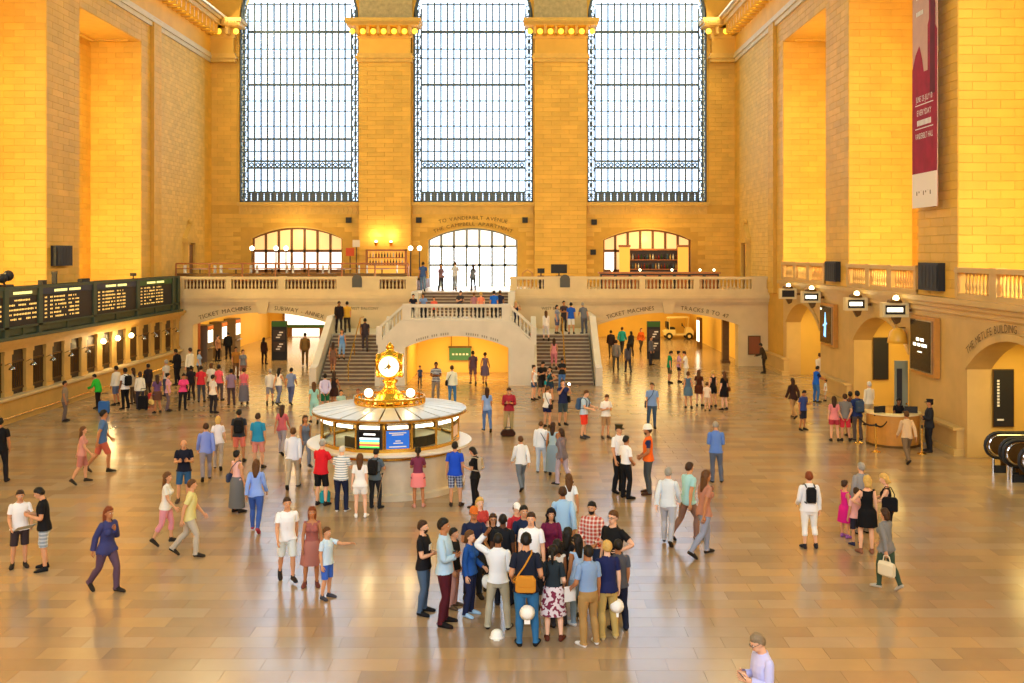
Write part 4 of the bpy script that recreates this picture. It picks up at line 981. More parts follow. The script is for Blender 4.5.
for k, x in enumerate(tabs):
    lab = 'white-topped restaurant table, %s from the left on the terrace' % ords[k]
    if t0 is None:
        t0 = thing('terrace_table', lab, 'table', (x, 63.2, tz), group='tables on the left restaurant terrace')
        G().lathe([(.45, .72), (.47, .74), (.47, .76), (.45, .77)], 16).obj('top', WHITE, t0); G().lathe([(.04, .05), (.04, .72)], 8).obj('stem', BLACK, t0); G().lathe([(.25, 0), (.25, .03), (.06, .06)], 12).obj('base', BLACK, t0)
    else: dup(t0, (x, 63.2, tz), None, lab)
    for s, side in ((-1, 'left'), (1, 'right')):
        lab = 'white chair %s of the %s terrace table' % (side, ords[k]); loc = (x+s*.75, 63.2, tz); rz = -s*PI/2
        if c0 is None: c0 = chair(loc, rz, lab)
        else: dup(c0, loc, rz, lab)
lp = None
for k, px in enumerate((252, 276, 286, 410.5, 416)):
    x = at(px, 0, 65)[0]; lab = ('globe lamp post at the left end of the amber window', 'globe lamp post left of the pair in front of the amber window', 'globe lamp post right of the pair in front of the amber window', 'globe lamp post left of the pair by the stair head', 'globe lamp post right of the pair by the stair head')[k]
    if k == 4: x = -3.25
    if lp is None:
        lp = thing('lamp_post', lab, 'lamp', (x, 65, tz), group='globe lamp posts on the left terrace')
        G().lathe([(.12, 0), (.1, .1), (.04, .2), (.035, 1.85), (.08, 1.9)], 8).obj('post', BLACK, lp); G().ball((0, 0, 2.06), .16, 12, 8).obj('globe', GLOBE, lp, smooth=True)
    else: dup(lp, (x, 65, tz), None, lab)
bcol = ['2c4a1c', '6b3a12', 'c8a050', '1c1c1c', '8a1c1c', 'd8d8c8', '3a5a6a']
bmats = [mat('bottle_glass_%d' % i, c, .15) for i, c in enumerate(bcol)]
bott = [G().lathe([(.05, 0), (.052, .22), (.02, .3), (.018, .38), (.022, .39)], 8).mesh('bottle', m, True) for m in bmats]
ORD = 'first second third fourth fifth sixth seventh eighth ninth tenth eleventh twelfth thirteenth fourteenth fifteenth sixteenth seventeenth eighteenth nineteenth twentieth'.split()
def back_bar(nm, label, x0, x1, Y, z0, zs, ztop, col, grp, blabel):
    r_ = thing(nm, label, 'shelf', ((x0+x1)/2, Y, z0)); w = (x1-x0)/2
    G().box(-w, w, .25, .3, 0, ztop-z0).obj('back_panel', col, r_)
    for x in (-w, w-.12): G().box(x, x+.12, -.1, .3, 0, ztop-z0).obj('side_post', WOOD, r_)
    G().box(-w, w, -.1, .3, ztop-z0-.12, ztop-z0).obj('head', WOOD, r_)
    for z in zs: G().box(-w, w, -.08, .3, z-z0-.06, z-z0).obj('shelf', WOOD, r_)
    i = 0
    for zi, z in enumerate(zs):
        x = x0+.3
        while x < x1-.25:
            b = bott[(i*3+zi) % 7]
            sh = ('upper', 'lower')[0 if zi == len(zs)-1 else 1]; cn = ('green', 'brown', 'amber', 'black', 'red', 'pale', 'blue grey')[(i*3+zi) % 7]; nth = ORD[round((x-x0-.3)/.2)]
            tag(place('bottle', b, None, (x, Y+.02, z)), '%s bottle, %s from the left, %s' % (cn, nth, blabel % sh), 'bottle', grp % sh); x += .2; i += 1
AMBP = mat('amber_backlit_panel', 'e8a838', .5, emit='ffb84a', es=.7)
back_bar('back_bar', 'small lit back bar against the pier left of the stairs', -7.3, -4.5, 68.6, tz, [6.05, 6.55], 7.1, AMBP, 'bottles on the %s shelf of the left bar', 'on the %s shelf of the small left bar')
back_bar('back_bar', 'wide wooden back bar in front of the right arched window', 10.4, 14.4, 69.3, ZB, [5.75, 6.4], 7.15, DWOOD, 'bottles on the %s shelf of the right bar', 'on the %s shelf of the wide right bar')
for k, px in enumerate((624.5, 683)):
    r_ = thing('amber_column', 'glowing amber column at the %s end of the right bar' % ('left' if k == 0 else 'right'), 'column', (at(px, 0, 68.9)[0], 68.9, ZB)); G().box(-.35, .35, -.15, .15, 0, 2.75).obj('lit_shaft', AMBP, r_); G().box(-.4, .4, -.2, .2, 2.75, 2.9).obj('cap', WOOD, r_)
r_ = thing('bar_counter', 'long brown bar counter on the right terrace', 'bar counter', ((at(600, 0, 63)[0]+at(718, 0, 63)[0])/2, 63, ZB)); w = 59*.063
G().box(-w, w, -.3, .3, 0, 1.05).obj('front', DWOOD, r_); G().box(-w-.1, w+.1, -.4, .4, 1.05, 1.15).obj('top', WOOD, r_)
for k in range(8): G().box(-w+.1+2*w*k/8, -w-.1+2*w*(k+1)/8, -.33, -.3, .12, .95).obj('front_panel', WOOD, r_)
for k, px in enumerate((612, 640, 672, 700, 714)):
    x = at(px, 0, 63)[0]; r_ = thing('candle_lamp', ('small glowing lamp at the left end of the bar counter', 'second small glowing lamp on the bar counter', 'third small glowing lamp on the bar counter', 'fourth small glowing lamp on the bar counter', 'small glowing lamp at the right end of the bar counter')[k], 'lamp', (x, 63, 5.65)); G().lathe([(.06, 0), (.06, .03), (.02, .05)], 8).obj('base', BRASS, r_); G().ball((0, 0, .13), .08, 8, 6).obj('shade', GLOBE, r_)
for k, (px, w, h) in enumerate(((559, .5, .55), (541, .22, .3))):
    x = at(px, 0, 62)[0]; r_ = thing('monitor_back', ('large black monitor seen from behind on the right balcony', 'small black monitor seen from behind on the right balcony')[k], 'monitor', (x, 62, 5.42)); G().box(-w, w, -.04, .04, .18, .18+h).obj('case', BLACK, r_); G().box(-.04, .04, -.03, .03, 0, .2).obj('stem', BLACK, r_); G().box(-.2, .2, -.12, .12, 0, .03).obj('foot', BLACK, r_)
r_ = thing('reception_stand', 'low dark reception stand behind the right balustrade', 'stand', (at(556, 0, 62)[0], 62, ZB)); G().box(-1.1, 1.1, -.25, .3, 0, .86).obj('body', DWOOD, r_); G().box(-1.15, 1.15, -.3, .35, .86, .92).obj('top', WOOD, r_)
r_ = thing('lounge_chair', 'light bentwood chair at the right end of the stair head', 'chair', (at(529, 0, 62)[0]-.1, 62.2, ZB)); G().box(-.3, .3, -.25, .25, .6, .68).obj('seat', LWOOD, r_)
G().tube([(-.3, .2, .6), (-.3, .22, 1.1), (0, .24, 1.3), (.3, .22, 1.1), (.3, .2, .6)], .035, 6).obj('backrest', LWOOD, r_)
for x in (-.26, .26):
    for y in (-.2, .2): G().box(x-.025, x+.025, y-.025, y+.025, 0, .6).obj('leg', LWOOD, r_)
for k, (px, py0, py1, hw, col) in enumerate(((350, 256, 248, .28, 'd8501c'), (354, 247, 240, .24, 'e8ddd0'))):
    Yk = 67.9-.4*k; x, z1 = at(px, py1, Yk); z0 = at(px, py0, Yk)[1]; r_ = thing('menu_board', ('orange menu board beside the small left bar', 'pale notice board above the orange menu board')[k], 'sign', (x+.15*k, Yk, tz)); G().box(-hw, hw, -.03, .03, z0-tz, z1-tz).obj('panel', mat('menu_%d' % k, col, .6), r_); G().box(-.03, .03, .03, .07, 0, z1-tz).obj('pole', BLACK, r_); G().box(-.2, .2, -.15, .15, 0, .03).obj('foot', BLACK, r_)
for k, px in enumerate((376, 391)):
    x, z = at(px, 243, 69.2); r_ = thing('wall_sconce', 'glowing uplight sconce, %s of the two on the left pier' % ('left' if k == 0 else 'right'), 'lamp', (x, 69.35, z-.2)); G().lathe([(.05, 0), (.12, .15), (.14, .25)], 10, (0, -.16, 0)).obj('cup', BRASS, r_); G().ball((0, -.16, .28), .1, 8, 6).obj('bulb', GLOBE, r_)
    point('sconce_light', (x, 68.9, z+.55), 55, WARM, .1)
point('bar_uplight', (12.2, 68.6, 7.9), 130, AMBER, .2); point('arch_uplight', (-12.3, 68.6, 8.2), 110, WARM, .2)

# ------------------------------------------------------------------ things in the passages
def totem(label, px0, px1, Y, zt, face):
    x0, x1 = at(px0, 0, Y)[0], at(px1, 0, Y)[0]; w = (x1-x0)/2; r_ = thing('information_totem', label, 'sign', ((x0+x1)/2, Y, 0))
    G().box(-w, w, -.12, .12, 0, zt).obj('body', BLACK, r_); G().box(-w, w, -.14, -.12, zt-.35, zt-.03).obj('green_head', GREENH, r_)
    for z in (.55, 1.3): 
        if z+.6 < zt-.35: 
            p = G().box(-w+.1, w-.1, -.14, -.12, z, z+.62).obj('panel', mat('totem_panel', '3a2a20', .5), r_); g = G()
            for j in range(3): g.box(-w*.4+.1*j, -w*.4+.25+.1*j, -.146, -.14, z+.12+.16*j, z+.2+.16*j)
            g.obj('print', WHITE, p)
totem('black information totem in the left passage', 272, 287, 64.0, 2.5, 0)
totem('black information totem in the right passage', 647, 660, 64.5, 2.45, 0)
for k, Y in enumerate((63.4, 66.4, 69.6)):
    r_ = thing('ticket_machine', ('ticket machine with lit screen nearest the left arch', 'ticket machine with lit screen, middle of three in the left passage', 'ticket machine with lit screen deepest in the left passage')[k], 'ticket machine', (-16.75, Y, 0), PI/2)
    G().box(-.6, .6, -.4, .4, 0, 2.3).obj('body', mat('machine_grey_%d' % k, '6a5a48', .5), r_); G().box(-.45, .45, -.43, -.4, 1.2, 1.95).obj('lit_screen', LITW, r_); G().box(-.6, .6, -.5, -.4, .8, .9).obj('ledge', CHROME, r_); G().box(-.55, .55, -.44, -.4, 2.02, 2.22).obj('heading', mat('machine_head_%d' % k, 'd8742a', .5), r_)
r_ = thing('shop_front', 'brightly lit shop counter with green band deep in the left passage', 'shop front', (-12.9, 81.6, 0)); G().box(-3.2, 1.2, 0, .3, 0, 2.6).obj('frame', WOODF, r_); G().box(-3.0, 1.0, -.05, 0, 1.0, 2.0).obj('lit_sign', PANE_WHT, r_); G().box(-3.0, 1.0, -.06, 0, .78, .98).obj('green_band', GREENH, r_); G().box(-2.4, -.2, -.08, 0, .05, .7).obj('lit_window', PANE_WHT, r_)
r_ = thing('light_box', 'lit yellow advertising box on the right wall of the right passage', 'light box', (16.2, 72, 0)); G().box(-.1, .1, -.6, .6, 0, 2.2).obj('case', BRONZE, r_); G().box(-.12, -.1, -.5, .5, .5, 2.0).obj('lit_face', LITW, r_)
r_ = thing('pillar', 'dark pillar just inside the right balcony arch', 'pillar', (16.1, 62.4, 0)); G().box(-.2, .2, -.2, .2, .15, 3.7).obj('shaft', BRONZE, r_); G().box(-.26, .26, -.26, .26, 0, .15).obj('base', BRONZE, r_)
r_ = thing('pillar', 'rust red pillar at the left jamb of the left balcony arch', 'pillar', (at(192, 0, 62.0)[0]+.15, 62.0, 0)); G().box(-.3, .3, -.25, .25, .15, 3.7).obj('shaft', mat('rust_red', '9a4a1e', .6), r_); G().box(-.36, .36, -.3, .3, 0, .15).obj('base', BRONZE, r_)
# electric cart
cx = at(678, 0, 79.5)[0]; CT = thing('electric_cart', 'cream two-seat electric cart parked deep in the right passage', 'cart', (cx, 79.5, 0))
CRM = mat('cart_cream', 'f0dc9c', .35); prof = [(-1.15, .35), (-1.2, .62), (-.95, .78), (-.3, .8), (-.25, .45), (.5, .45), (.62, .95), (.95, .95), (1.15, .7), (1.15, .35)]
G().prism(prof, lambda u, z, d: (u, d, z), -.55, .55).obj('body', CRM, CT)
G().prism([(-.75, 1.78), (.75, 1.82), (.85, 1.72), (-.85, 1.68)], lambda u, z, d: (u, d, z), -.55, .55).obj('roof', CRM, CT)
for x0_, x1_ in ((-.75, -.78), (.68, .75)):
    for y in (-.5, .5): G().tube([(x0_, y, .75), (x1_, y, 1.72)], .03, 6).obj('roof_post', CRM, CT)
G().box(-.85, -.3, -.5, .5, .8, .95).box(-.95, -.78, -.5, .5, .9, 1.4).obj('seat', BLACK, CT); G().tube([(.5, -.25, .9), (.3, -.25, 1.15)], .03, 6).ball((.28, -.25, 1.17), .15, 8, 5, sc=(.3, 1, 1)).obj('steering_wheel', BLACK, CT)
for x in (-.78, .8):
    for y in (-.55, .55):
        g = G(); g.ring([[(x+r*math.cos(2*PI*i/14), y+dy, .28+r*math.sin(2*PI*i/14)) for i in range(14)] for r, dy in ((.2, -.1), (.28, -.08), (.28, .08), (.2, .1))]); wv = g.obj('wheel', BLACK, CT)
        g = G(); g.ring([[(x+.13*math.cos(2*PI*i/10), y+dy, .28+.13*math.sin(2*PI*i/10)) for i in range(10)] for dy in (-.11, .11)]); g.obj('hub', CRM, wv)
# hanging green sign under the stair arch
X, Z = at(460, 354, 57.2); r_ = thing('hanging_sign', 'green hanging sign inside the arch under the stairs', 'sign', (X, 57.25, Z-.35)); G().box(-.62, .62, -.04, .04, 0, .7).obj('panel', mat('sign_green', '3f7a52', .5), r_); G().box(-.66, .66, -.06, .06, .7, .8).obj('top_rail', BRONZE, r_); g = G()
for j in range(5): g.box(-.45+.2*j, -.33+.2*j, -.046, -.04, .28, .38)
g.obj('lettering', WHITE, r_)
for x in (-.5, .5): G().tube([(x, 0, .8), (x, 0, 2.66-Z+.35)], .02, 5).obj('hanger', BRONZE, r_)
# passage lamp
for k, (px, Y) in enumerate(((642, 66), (245, 67))):
    X = at(px, 0, Y)[0]; r_ = thing('ceiling_lamp', 'bright ceiling lamp in the %s passage' % ('right', 'left')[k], 'lamp', (X, Y, 3.3)); G().lathe([(.03, .6), (.03, .25), (.2, .22)], 8).obj('stem', BRASS, r_); G().ball((0, 0, .08), .24, 12, 8).obj('globe', GLOBE, r_, smooth=True)

# ------------------------------------------------------------------ people: one template body, remeshed to a single skin, then posed
ARMD = Vector((.5, 0, -.866)); REST = {}
def rest_joints(female):
    sh = .150 if female else .174
    S = Vector((sh, .01, 1.408)); E = S+ARMD*.285; Wr = E+ARMD*.25
    return dict(S=S, E=E, W=Wr, H=Vector((.092, 0, .92)), K=Vector((.10, -.004, .50)), A=Vector((.104, .018, .085)))
def template(female, ratio, tag_):
    J = rest_joints(female); g = G(); n = 16
    def loft(rows):   # (cx,cy,z,rx,ry)
        g.ring([[(cx+rx*math.cos(2*PI*i/n), cy+ry*math.sin(2*PI*i/n), z) for i in range(n)] for cx, cy, z, rx, ry in rows])
    if female:
        loft([(0, .01, .80, .13, .09), (0, .012, .88, .172, .115), (0, .01, .95, .168, .112), (0, 0, 1.06, .132, .09), (0, -.002, 1.14, .125, .088), (0, -.012, 1.27, .142, .112), (0, -.002, 1.36, .152, .095), (0, .008, 1.43, .135, .07), (0, .01, 1.465, .075, .055), (0, .008, 1.50, .05, .05), (0, 0, 1.58, .048, .052)])
        for s in (-1, 1): g.ball((s*.07, -.085, 1.285), .062, 10, 6)
    else:
        loft([(0, .01, .80, .13, .095), (0, .01, .88, .165, .118), (0, .008, .96, .162, .115), (0, 0, 1.06, .155, .108), (0, -.004, 1.16, .158, .11), (0, -.004, 1.28, .172, .118), (0, 0, 1.37, .176, .105), (0, .008, 1.435, .165, .078), (0, .01, 1.475, .085, .062), (0, .008, 1.51, .06, .058), (0, 0, 1.58, .056, .06)])
    # head: skull, jaw, brow, nose, ears
    g.ball((0, .008, 1.665), .1, 14, 10, sc=(.77, .97, 1.0)); g.ball((0, -.03, 1.60), .07, 12, 8, sc=(.8, .9, .95))
    g.ball((0, -.062, 1.565), .03, 8, 6, sc=(1.1, .8, .7)); g.ball((0, -.075, 1.685), .035, 10, 6, sc=(1.5, .4, .45))
    g.ring([[(sx*w, y, z) for sx, w in ((-1, 1), (1, 1), (0, 0))] for y, z, w in ()]) if False else None
    g.add([(-.011, -.082, 1.675), (.011, -.082, 1.675), (-.02, -.09, 1.618), (.02, -.09, 1.618), (0, -.122, 1.625), (0, -.1, 1.672), (0, -.06, 1.61), (0, -.06, 1.68)],
          [(0, 5, 4, 2), (5, 1, 3, 4), (2, 4, 3, 6), (0, 2, 6, 7), (1, 7, 6, 3), (0, 7, 1, 5)])
    for s in (-1, 1): g.ball((s*.08, .012, 1.64), .03, 8, 6, sc=(.35, .6, 1.1))
    for s in (-1, 1):
        def limb(pts):
            rings = []
            for k, (p, r, fl) in enumerate(pts):
                a = Vector(pts[max(k-1, 0)][0]); b = Vector(pts[min(k+1, len(pts)-1)][0]); d = (b-a).normalized()
                u = d.cross(Vector((0, 1, 0))).normalized(); w = u.cross(d).normalized()
                rings.append([Vector(p)+u*r*math.cos(2*PI*i/12)+w*r*fl*math.sin(2*PI*i/12) for i in range(12)])
            g.ring(rings)
        mx = lambda p: Vector((s*p[0], p[1], p[2])); S, E, Wr = J['S'], J['E'], J['W']; k = .88 if female else 1.0
        limb([(mx(S-ARMD*.04), .040*k, 1), (mx(S), .046*k, 1.0), (mx(S+ARMD*.08), .049*k, 1), (mx(S.lerp(E, .6)), .048*k, 1), (mx(E), .041*k, 1), (mx(E+ARMD*.07), .042*k, 1), (mx(E.lerp(Wr, .7)), .033*k, 1), (mx(Wr), .027*k, 1.1), (mx(Wr+ARMD*.03), .022*k, 1.6), (mx(Wr+ARMD*.07), .019*k, 2.25), (mx(Wr+ARMD*.098), .015*k, 2.6)])
        H, K, A = J['H'], J['K'], J['A']; kt = 1.04 if female else 1.0
        limb([(mx((.07, 0, .93)), .085*kt, 1), (mx((.09, .006, .86)), .094*kt, 1), (mx((.096, .002, .74)), .083*kt, 1), (mx((.099, -.003, .6)), .066, 1), (mx(K), .056, 1), (mx((.101, .004, .44)), .052, 1.05), (mx((.103, .016, .35)), .056, 1.05), (mx((.104, .018, .22)), .043, 1), (mx((.104, .02, .12)), .035, 1.1), (mx((.104, .02, .05)), .036, 1.1)])
        rings = []
        for y, hw, zt in ((.075, .022, .05), (.06, .035, .075), (.02, .037, .095), (-.05, .041, .08), (-.11, .046, .058), (-.15, .044, .046), (-.18, .03, .036), (-.19, .015, .026)):
            rings.append([(s*(.104+(-.0 if y > -.05 else .006))+hw*math.cos(2*PI*i/12), y, max(.004, zt/2+zt/2*math.sin(2*PI*i/12)+.002)) for i in range(12)])
        g.ring(rings)
    me = g.mesh('tmp', []) ; ob = bpy.data.objects.new('tmp', me); COL.objects.link(ob)
    m = ob.modifiers.new('r', 'REMESH'); m.mode = 'VOXEL'; m.voxel_size = .0095
    m = ob.modifiers.new('s', 'SMOOTH'); m.factor = .5; m.iterations = 3
    m = ob.modifiers.new('d', 'DECIMATE'); m.ratio = ratio
    dg = bpy.context.evaluated_depsgraph_get(); dg.update()
    em = bpy.data.meshes.new_from_object(ob.evaluated_get(dg))
    V = np.array([v.co[:] for v in em.vertices]); Fc = [(q[0], q[i], q[i+1]) for q in (tuple(p.vertices) for p in em.polygons) for i in range(1, len(q)-1)]
    bpy.data.objects.remove(ob); bpy.data.meshes.remove(em)
    nb = len(V); part = np.zeros(nb, int)   # 0 torso/head, 1/2 arm R/L(+x,-x), 3/4 leg
    arm_t = np.full(nb, -1.0)
    W8 = np.zeros((nb, 15)); names = ['pelvis', 'chest', 'head', 'ua+', 'fa+', 'ha+', 'ua-', 'fa-', 'ha-', 'th+', 'sh+', 'fo+', 'th-', 'sh-', 'fo-']
    sm = lambda a, b, x: (lambda t: t*t*(3-2*t))(np.clip((x-a)/(b-a), 0, 1))
    x, y, z = V.T
    chest = sm(.98, 1.22, z); head = sm(1.49, 1.57, z); headx = np.where(np.abs(x) < .12, head, 0)
    W8[:, 2] = headx; W8[:, 1] = chest*(1-headx); W8[:, 0] = (1-chest)*(1-headx)
    for si, s in enumerate((1, -1)):
        S = np.array(J['S'])*[s, 1, 1]; D = np.array(ARMD)*[s, 1, 1]
        t = (V-S)@D; dist = np.linalg.norm(V-S-np.outer(t, D), axis=1)
        isarm = (s*x > .1) & (t > -.06) & (dist < .085) & (z > .5) & ((dist < .075) | (t < .1)) & ((t > .06) | (s*x > J['S'].x-.03))
        part[isarm] = 1+si; arm_t = np.where(isarm, t, arm_t)
        a = np.where(isarm, sm(-.05, .06, t), 0); f = sm(.285-.035, .285+.035, t); h = sm(.535-.02, .535+.025, t)
        W8 *= (1-a)[:, None]
        W8[:, 3+3*si] += a*(1-f); W8[:, 4+3*si] += a*f*(1-h); W8[:, 5+3*si] += a*f*h
        leg = (s*x >= 0) & (z < .93) & (part == 0)
        part[leg & (z < .84)] = 3+si
        a = np.where(leg, 1-sm(.82, .95, z)*1.0, 0); a = np.where(leg & (np.abs(x) < .02) & (z > .8), a*.5, a)
        f = 1-sm(.46, .54, z); ft = 1-sm(.07, .12, z)
        W8 *= (1-a)[:, None]
        W8[:, 9+3*si] += a*(1-f); W8[:, 10+3*si] += a*f*(1-ft); W8[:, 11+3*si] += a*f*ft
    ed = np.array(sorted({tuple(sorted((q[i], q[(i+1) % len(q)]))) for q in Fc for i in range(len(q))}))
    for _ in range(2):
        acc = W8.copy(); cnt = np.ones(nb)
        np.add.at(acc, ed[:, 0], W8[ed[:, 1]]); np.add.at(acc, ed[:, 1], W8[ed[:, 0]]); np.add.at(cnt, ed[:, 0], 1); np.add.at(cnt, ed[:, 1], 1)
        W8 = acc/cnt[:, None]
    W8 /= W8.sum(1, keepdims=True)
    # fingers: five separate curled chains rooted in each palm
    fg = G(); fm = []
    for si, s in enumerate((1, -1)):
        mx = lambda p: Vector((s*p[0], p[1], p[2])); Wr = J['W']; nrm = Vector((-.866, 0, -.5)); k = .9 if female else 1
        for yo, l, r in ((-.033, .068, .0088), (-.011, .077, .009), (.011, .072, .0088), (.032, .058, .0078)):
            b = Wr+ARMD*.08+Vector((0, yo, 0)); d1 = (ARMD+nrm*.15+Vector((0, yo*1.8, 0))).normalized(); d2 = (ARMD+nrm*.6+Vector((0, yo*1.2, 0))).normalized(); d3 = (ARMD*.7+nrm*.9).normalized()
            p = [b, b+d1*(.02+l*.38), b+d1*(.02+l*.38)+d2*l*.34, b+d1*(.02+l*.38)+d2*l*.34+d3*l*.28]
            b0 = len(fg.v); fg.tube([mx(q) for q in p], [r*k, r*k, r*.92*k, r*.7*k], 5); fm += [5+3*si]*(len(fg.v)-b0)
        b = Wr+ARMD*.03+Vector((0, -.025, 0)); p = [b, b+Vector((0, -.028, 0))+ARMD*.03+nrm*.012, b+Vector((0, -.038, 0))+ARMD*.062+nrm*.024, b+Vector((0, -.036, 0))+ARMD*.088+nrm*.034]
        b0 = len(fg.v); fg.tube([mx(q) for q in p], [.012*k, .0105*k, .0095*k, .007*k], 5); fm += [5+3*si]*(len(fg.v)-b0)
    FV = np.array(fg.v); FW = np.zeros((len(FV), 15)); FW[np.arange(len(FV)), fm] = 1
    # eyes, brows and mouth on the face
    eg = G(); em_ = []
    for s in (-1, 1):
        k0 = len(eg.f); eg.ball((s*.03, -.083, 1.652), .012, 8, 5, sc=(1.2, .6, .75)); em_ += [1]*(len(eg.f)-k0)
        k0 = len(eg.f); eg.ball((s*.03, -.0905, 1.652), .006, 6, 4, sc=(1, .5, 1)); em_ += [2]*(len(eg.f)-k0)
        k0 = len(eg.f); eg.ball((s*.031, -.090, 1.674), .014, 6, 4, sc=(1.3, .35, .3)); em_ += [2]*(len(eg.f)-k0)
    k0 = len(eg.f); eg.ball((0, -.087, 1.587), .02, 8, 4, sc=(1.15, .4, .32)); em_ += [3]*(len(eg.f)-k0)
    EV = np.array(eg.v); EW = np.zeros((len(EV), 15)); EW[:, 2] = 1
    # normals of the skin
    N_ = np.zeros_like(V)
    for q in Fc:
        a, b, c = V[q[0]], V[q[1]], V[q[2]]; nn = np.cross(b-a, c-a)
        for i in q: N_[i] += nn
    N_ /= np.maximum(np.linalg.norm(N_, axis=1, keepdims=True), 1e-9)
    return dict(V=V, F=Fc, FA=np.array(Fc), N=N_, W=W8, part=part, t=arm_t, J=J, FV=FV, FW=FW, FF=fg.f, EV=EV, EW=EW, EF=eg.f, EM=em_, female=female, names=names, top=V[:, 2].max())
TPL = {('m', 1): template(False, .30, 'm'), ('m', 0): template(False, .085, 'm'), ('f', 1): template(True, .32, 'f'), ('f', 0): template(True, .09, 'f')}

def rot_between(a, b):
    a = Vector(a).normalized(); b = Vector(b).normalized(); return np.array(a.rotation_difference(b).to_matrix())
def Rx(a): return np.array(Matrix.Rotation(a, 3, 'X'))
def Rz_(a): return np.array(Matrix.Rotation(a, 3, 'Z'))
def Ry(a): return np.array(Matrix.Rotation(a, 3, 'Y'))
# poses: arm = (upper arm dir, forearm dir) for the + side (x outwards); legs = (thigh, shin) dirs; lean and head in degrees
A_DOWN = ((.16, .02, -1), (.10, -.22, -1)); A_DOWN2 = ((.13, -.05, -1), (.02, -.3, -1))
A_CROSS = ((.22, -.22, -.95), (-.92, -.50, .12)); A_CROSS2 = ((.2, -.2, -.95), (-.90, -.58, .02))
A_PHONE = ((.16, -.12, -1), (-.42, -.85, .32)); A_PHONE1 = ((.14, -.1, -1), (-.25, -.95, .25)); A_CLASP = ((.18, -.05, -1), (-.45, -.65, -.55))
A_HIP = ((.75, .22, -.7), (-.75, -.45, -.45)); A_PHOTO = ((.22, -.75, -.55), (-.32, -.55, .75)); A_HEAD = ((.75, -.35, .35), (-.65, .0, .75))
A_HOLD = ((.2, -.02, -1), (-.05, -.8, -.5)); A_FWD = ((.2, -.5, -.8), (-.25, -.95, -.05)); A_BACK = ((.2, .25, -.95), (-.4, .3, -.85)); A_STRAP = ((.2, -.15, -.95), (-.55, -.45, .75))
A_SWF = ((.14, -.35, -.93), (.02, -.7, -.75)); A_SWB = ((.14, .38, -.9), (.06, .1, -1)); A_POINT = ((.35, -.85, -.25), (.1, -1, .15))
L_ST = ((.0, 0, -1), (0, .02, -1)); L_AP = ((.13, 0, -1), (.08, .02, -1)); L_EASE = ((.07, -.1, -1), (.05, .12, -1))
L_F = ((.02, -.38, -.92), (.0, -.02, -1)); L_B = ((.02, .28, -.96), (0, .62, -.8)); L_F2 = ((.02, -.24, -.97), (0, -.04, -1)); L_B2 = ((.02, .2, -.98), (0, .42, -.9))
L_SIT = ((.12, -1, -.1), (.05, -.1, -1))
POSES = dict(
    stand=(A_DOWN, A_DOWN2, L_ST, L_EASE, 0, 0), apart=(A_DOWN, A_DOWN, L_AP, L_AP, 0, 0), cross=(A_CROSS, A_CROSS2, L_ST, L_EASE, -2, 0), phone=(A_PHONE, A_PHONE, L_ST, L_EASE, 4, 22),
    phone1=(A_PHONE1, A_DOWN, L_ST, L_EASE, 3, 20), clasp=(A_CLASP, A_CLASP, L_ST, L_EASE, 0, 4), hip=(A_HIP, A_DOWN, L_EASE, L_ST, 0, 0), hips=(A_HIP, A_HIP, L_AP, L_ST, 0, 0), photo=(A_PHOTO, A_PHOTO, L_ST, L_EASE, -3, 0),
    head=(A_HEAD, A_CLASP, L_AP, L_AP, 0, 6), hold=(A_HOLD, A_DOWN, L_ST, L_EASE, 0, 0), holdb=(A_HOLD, A_HOLD, L_ST, L_EASE, 2, 8), fwd=(A_FWD, A_FWD, L_ST, L_EASE, 6, 14), back=(A_BACK, A_BACK, L_ST, L_EASE, 0, 0),
    strap=(A_STRAP, A_DOWN, L_ST, L_EASE, 0, 0), walk=(A_SWF, A_SWB, L_B, L_F, 5, 0), walk2=(A_SWB, A_SWF, L_F2, L_B2, 4, 0), walkh=(A_STRAP, A_SWB, L_F, L_B, 6, 0), lean=(A_FWD, A_DOWN, L_ST, L_EASE, 18, 10), bend=(A_FWD, A_FWD, L_EASE, L_EASE, 55, 10),
    sit=(A_CLASP, A_CLASP, L_SIT, L_SIT, 14, 12), point=(A_POINT, A_DOWN, L_ST, L_EASE, 0, 0), elbows=(A_FWD, A_FWD, L_ST, L_EASE, 24, -6))

SKINS = dict(a='e6b08c', b='d39a72', c='b57a50', d='8a5836', e='5c3a26', p='eebea0')
HAIRS = dict(k='17130f', b='3a2415', m='5c3a1c', l='c9a257', g='9a958c', w='d8d4ca', r='7a3a1a', h='857258')
CM = {}
def cloth(c, pat=None, c2=None):
    key = (c, pat, c2)
    if key not in CM: CM[key] = mat('cloth_%s%s' % (c, '_'+pat if pat else ''), c, .8, pattern=pat, col2=c2 or 'f0f0f0', spec=.2)
    return CM[key]
def skinm(k):
    if ('skin', k) not in CM: CM[('skin', k)] = mat('skin_'+k, SKINS[k], .55, spec=.3)
    return CM[('skin', k)]
def hairm(k):
    if ('hair', k) not in CM: CM[('hair', k)] = mat('hair_'+k, HAIRS.get(k, k), .6, spec=.3, var=.15, nscale=60)
    return CM[('hair', k)]
EYEW = mat('eye_white', 'e8e4dc', .4); EYED = mat('eye_dark', '20150f', .4); LIP = mat('lips', 'a8564a', .5)

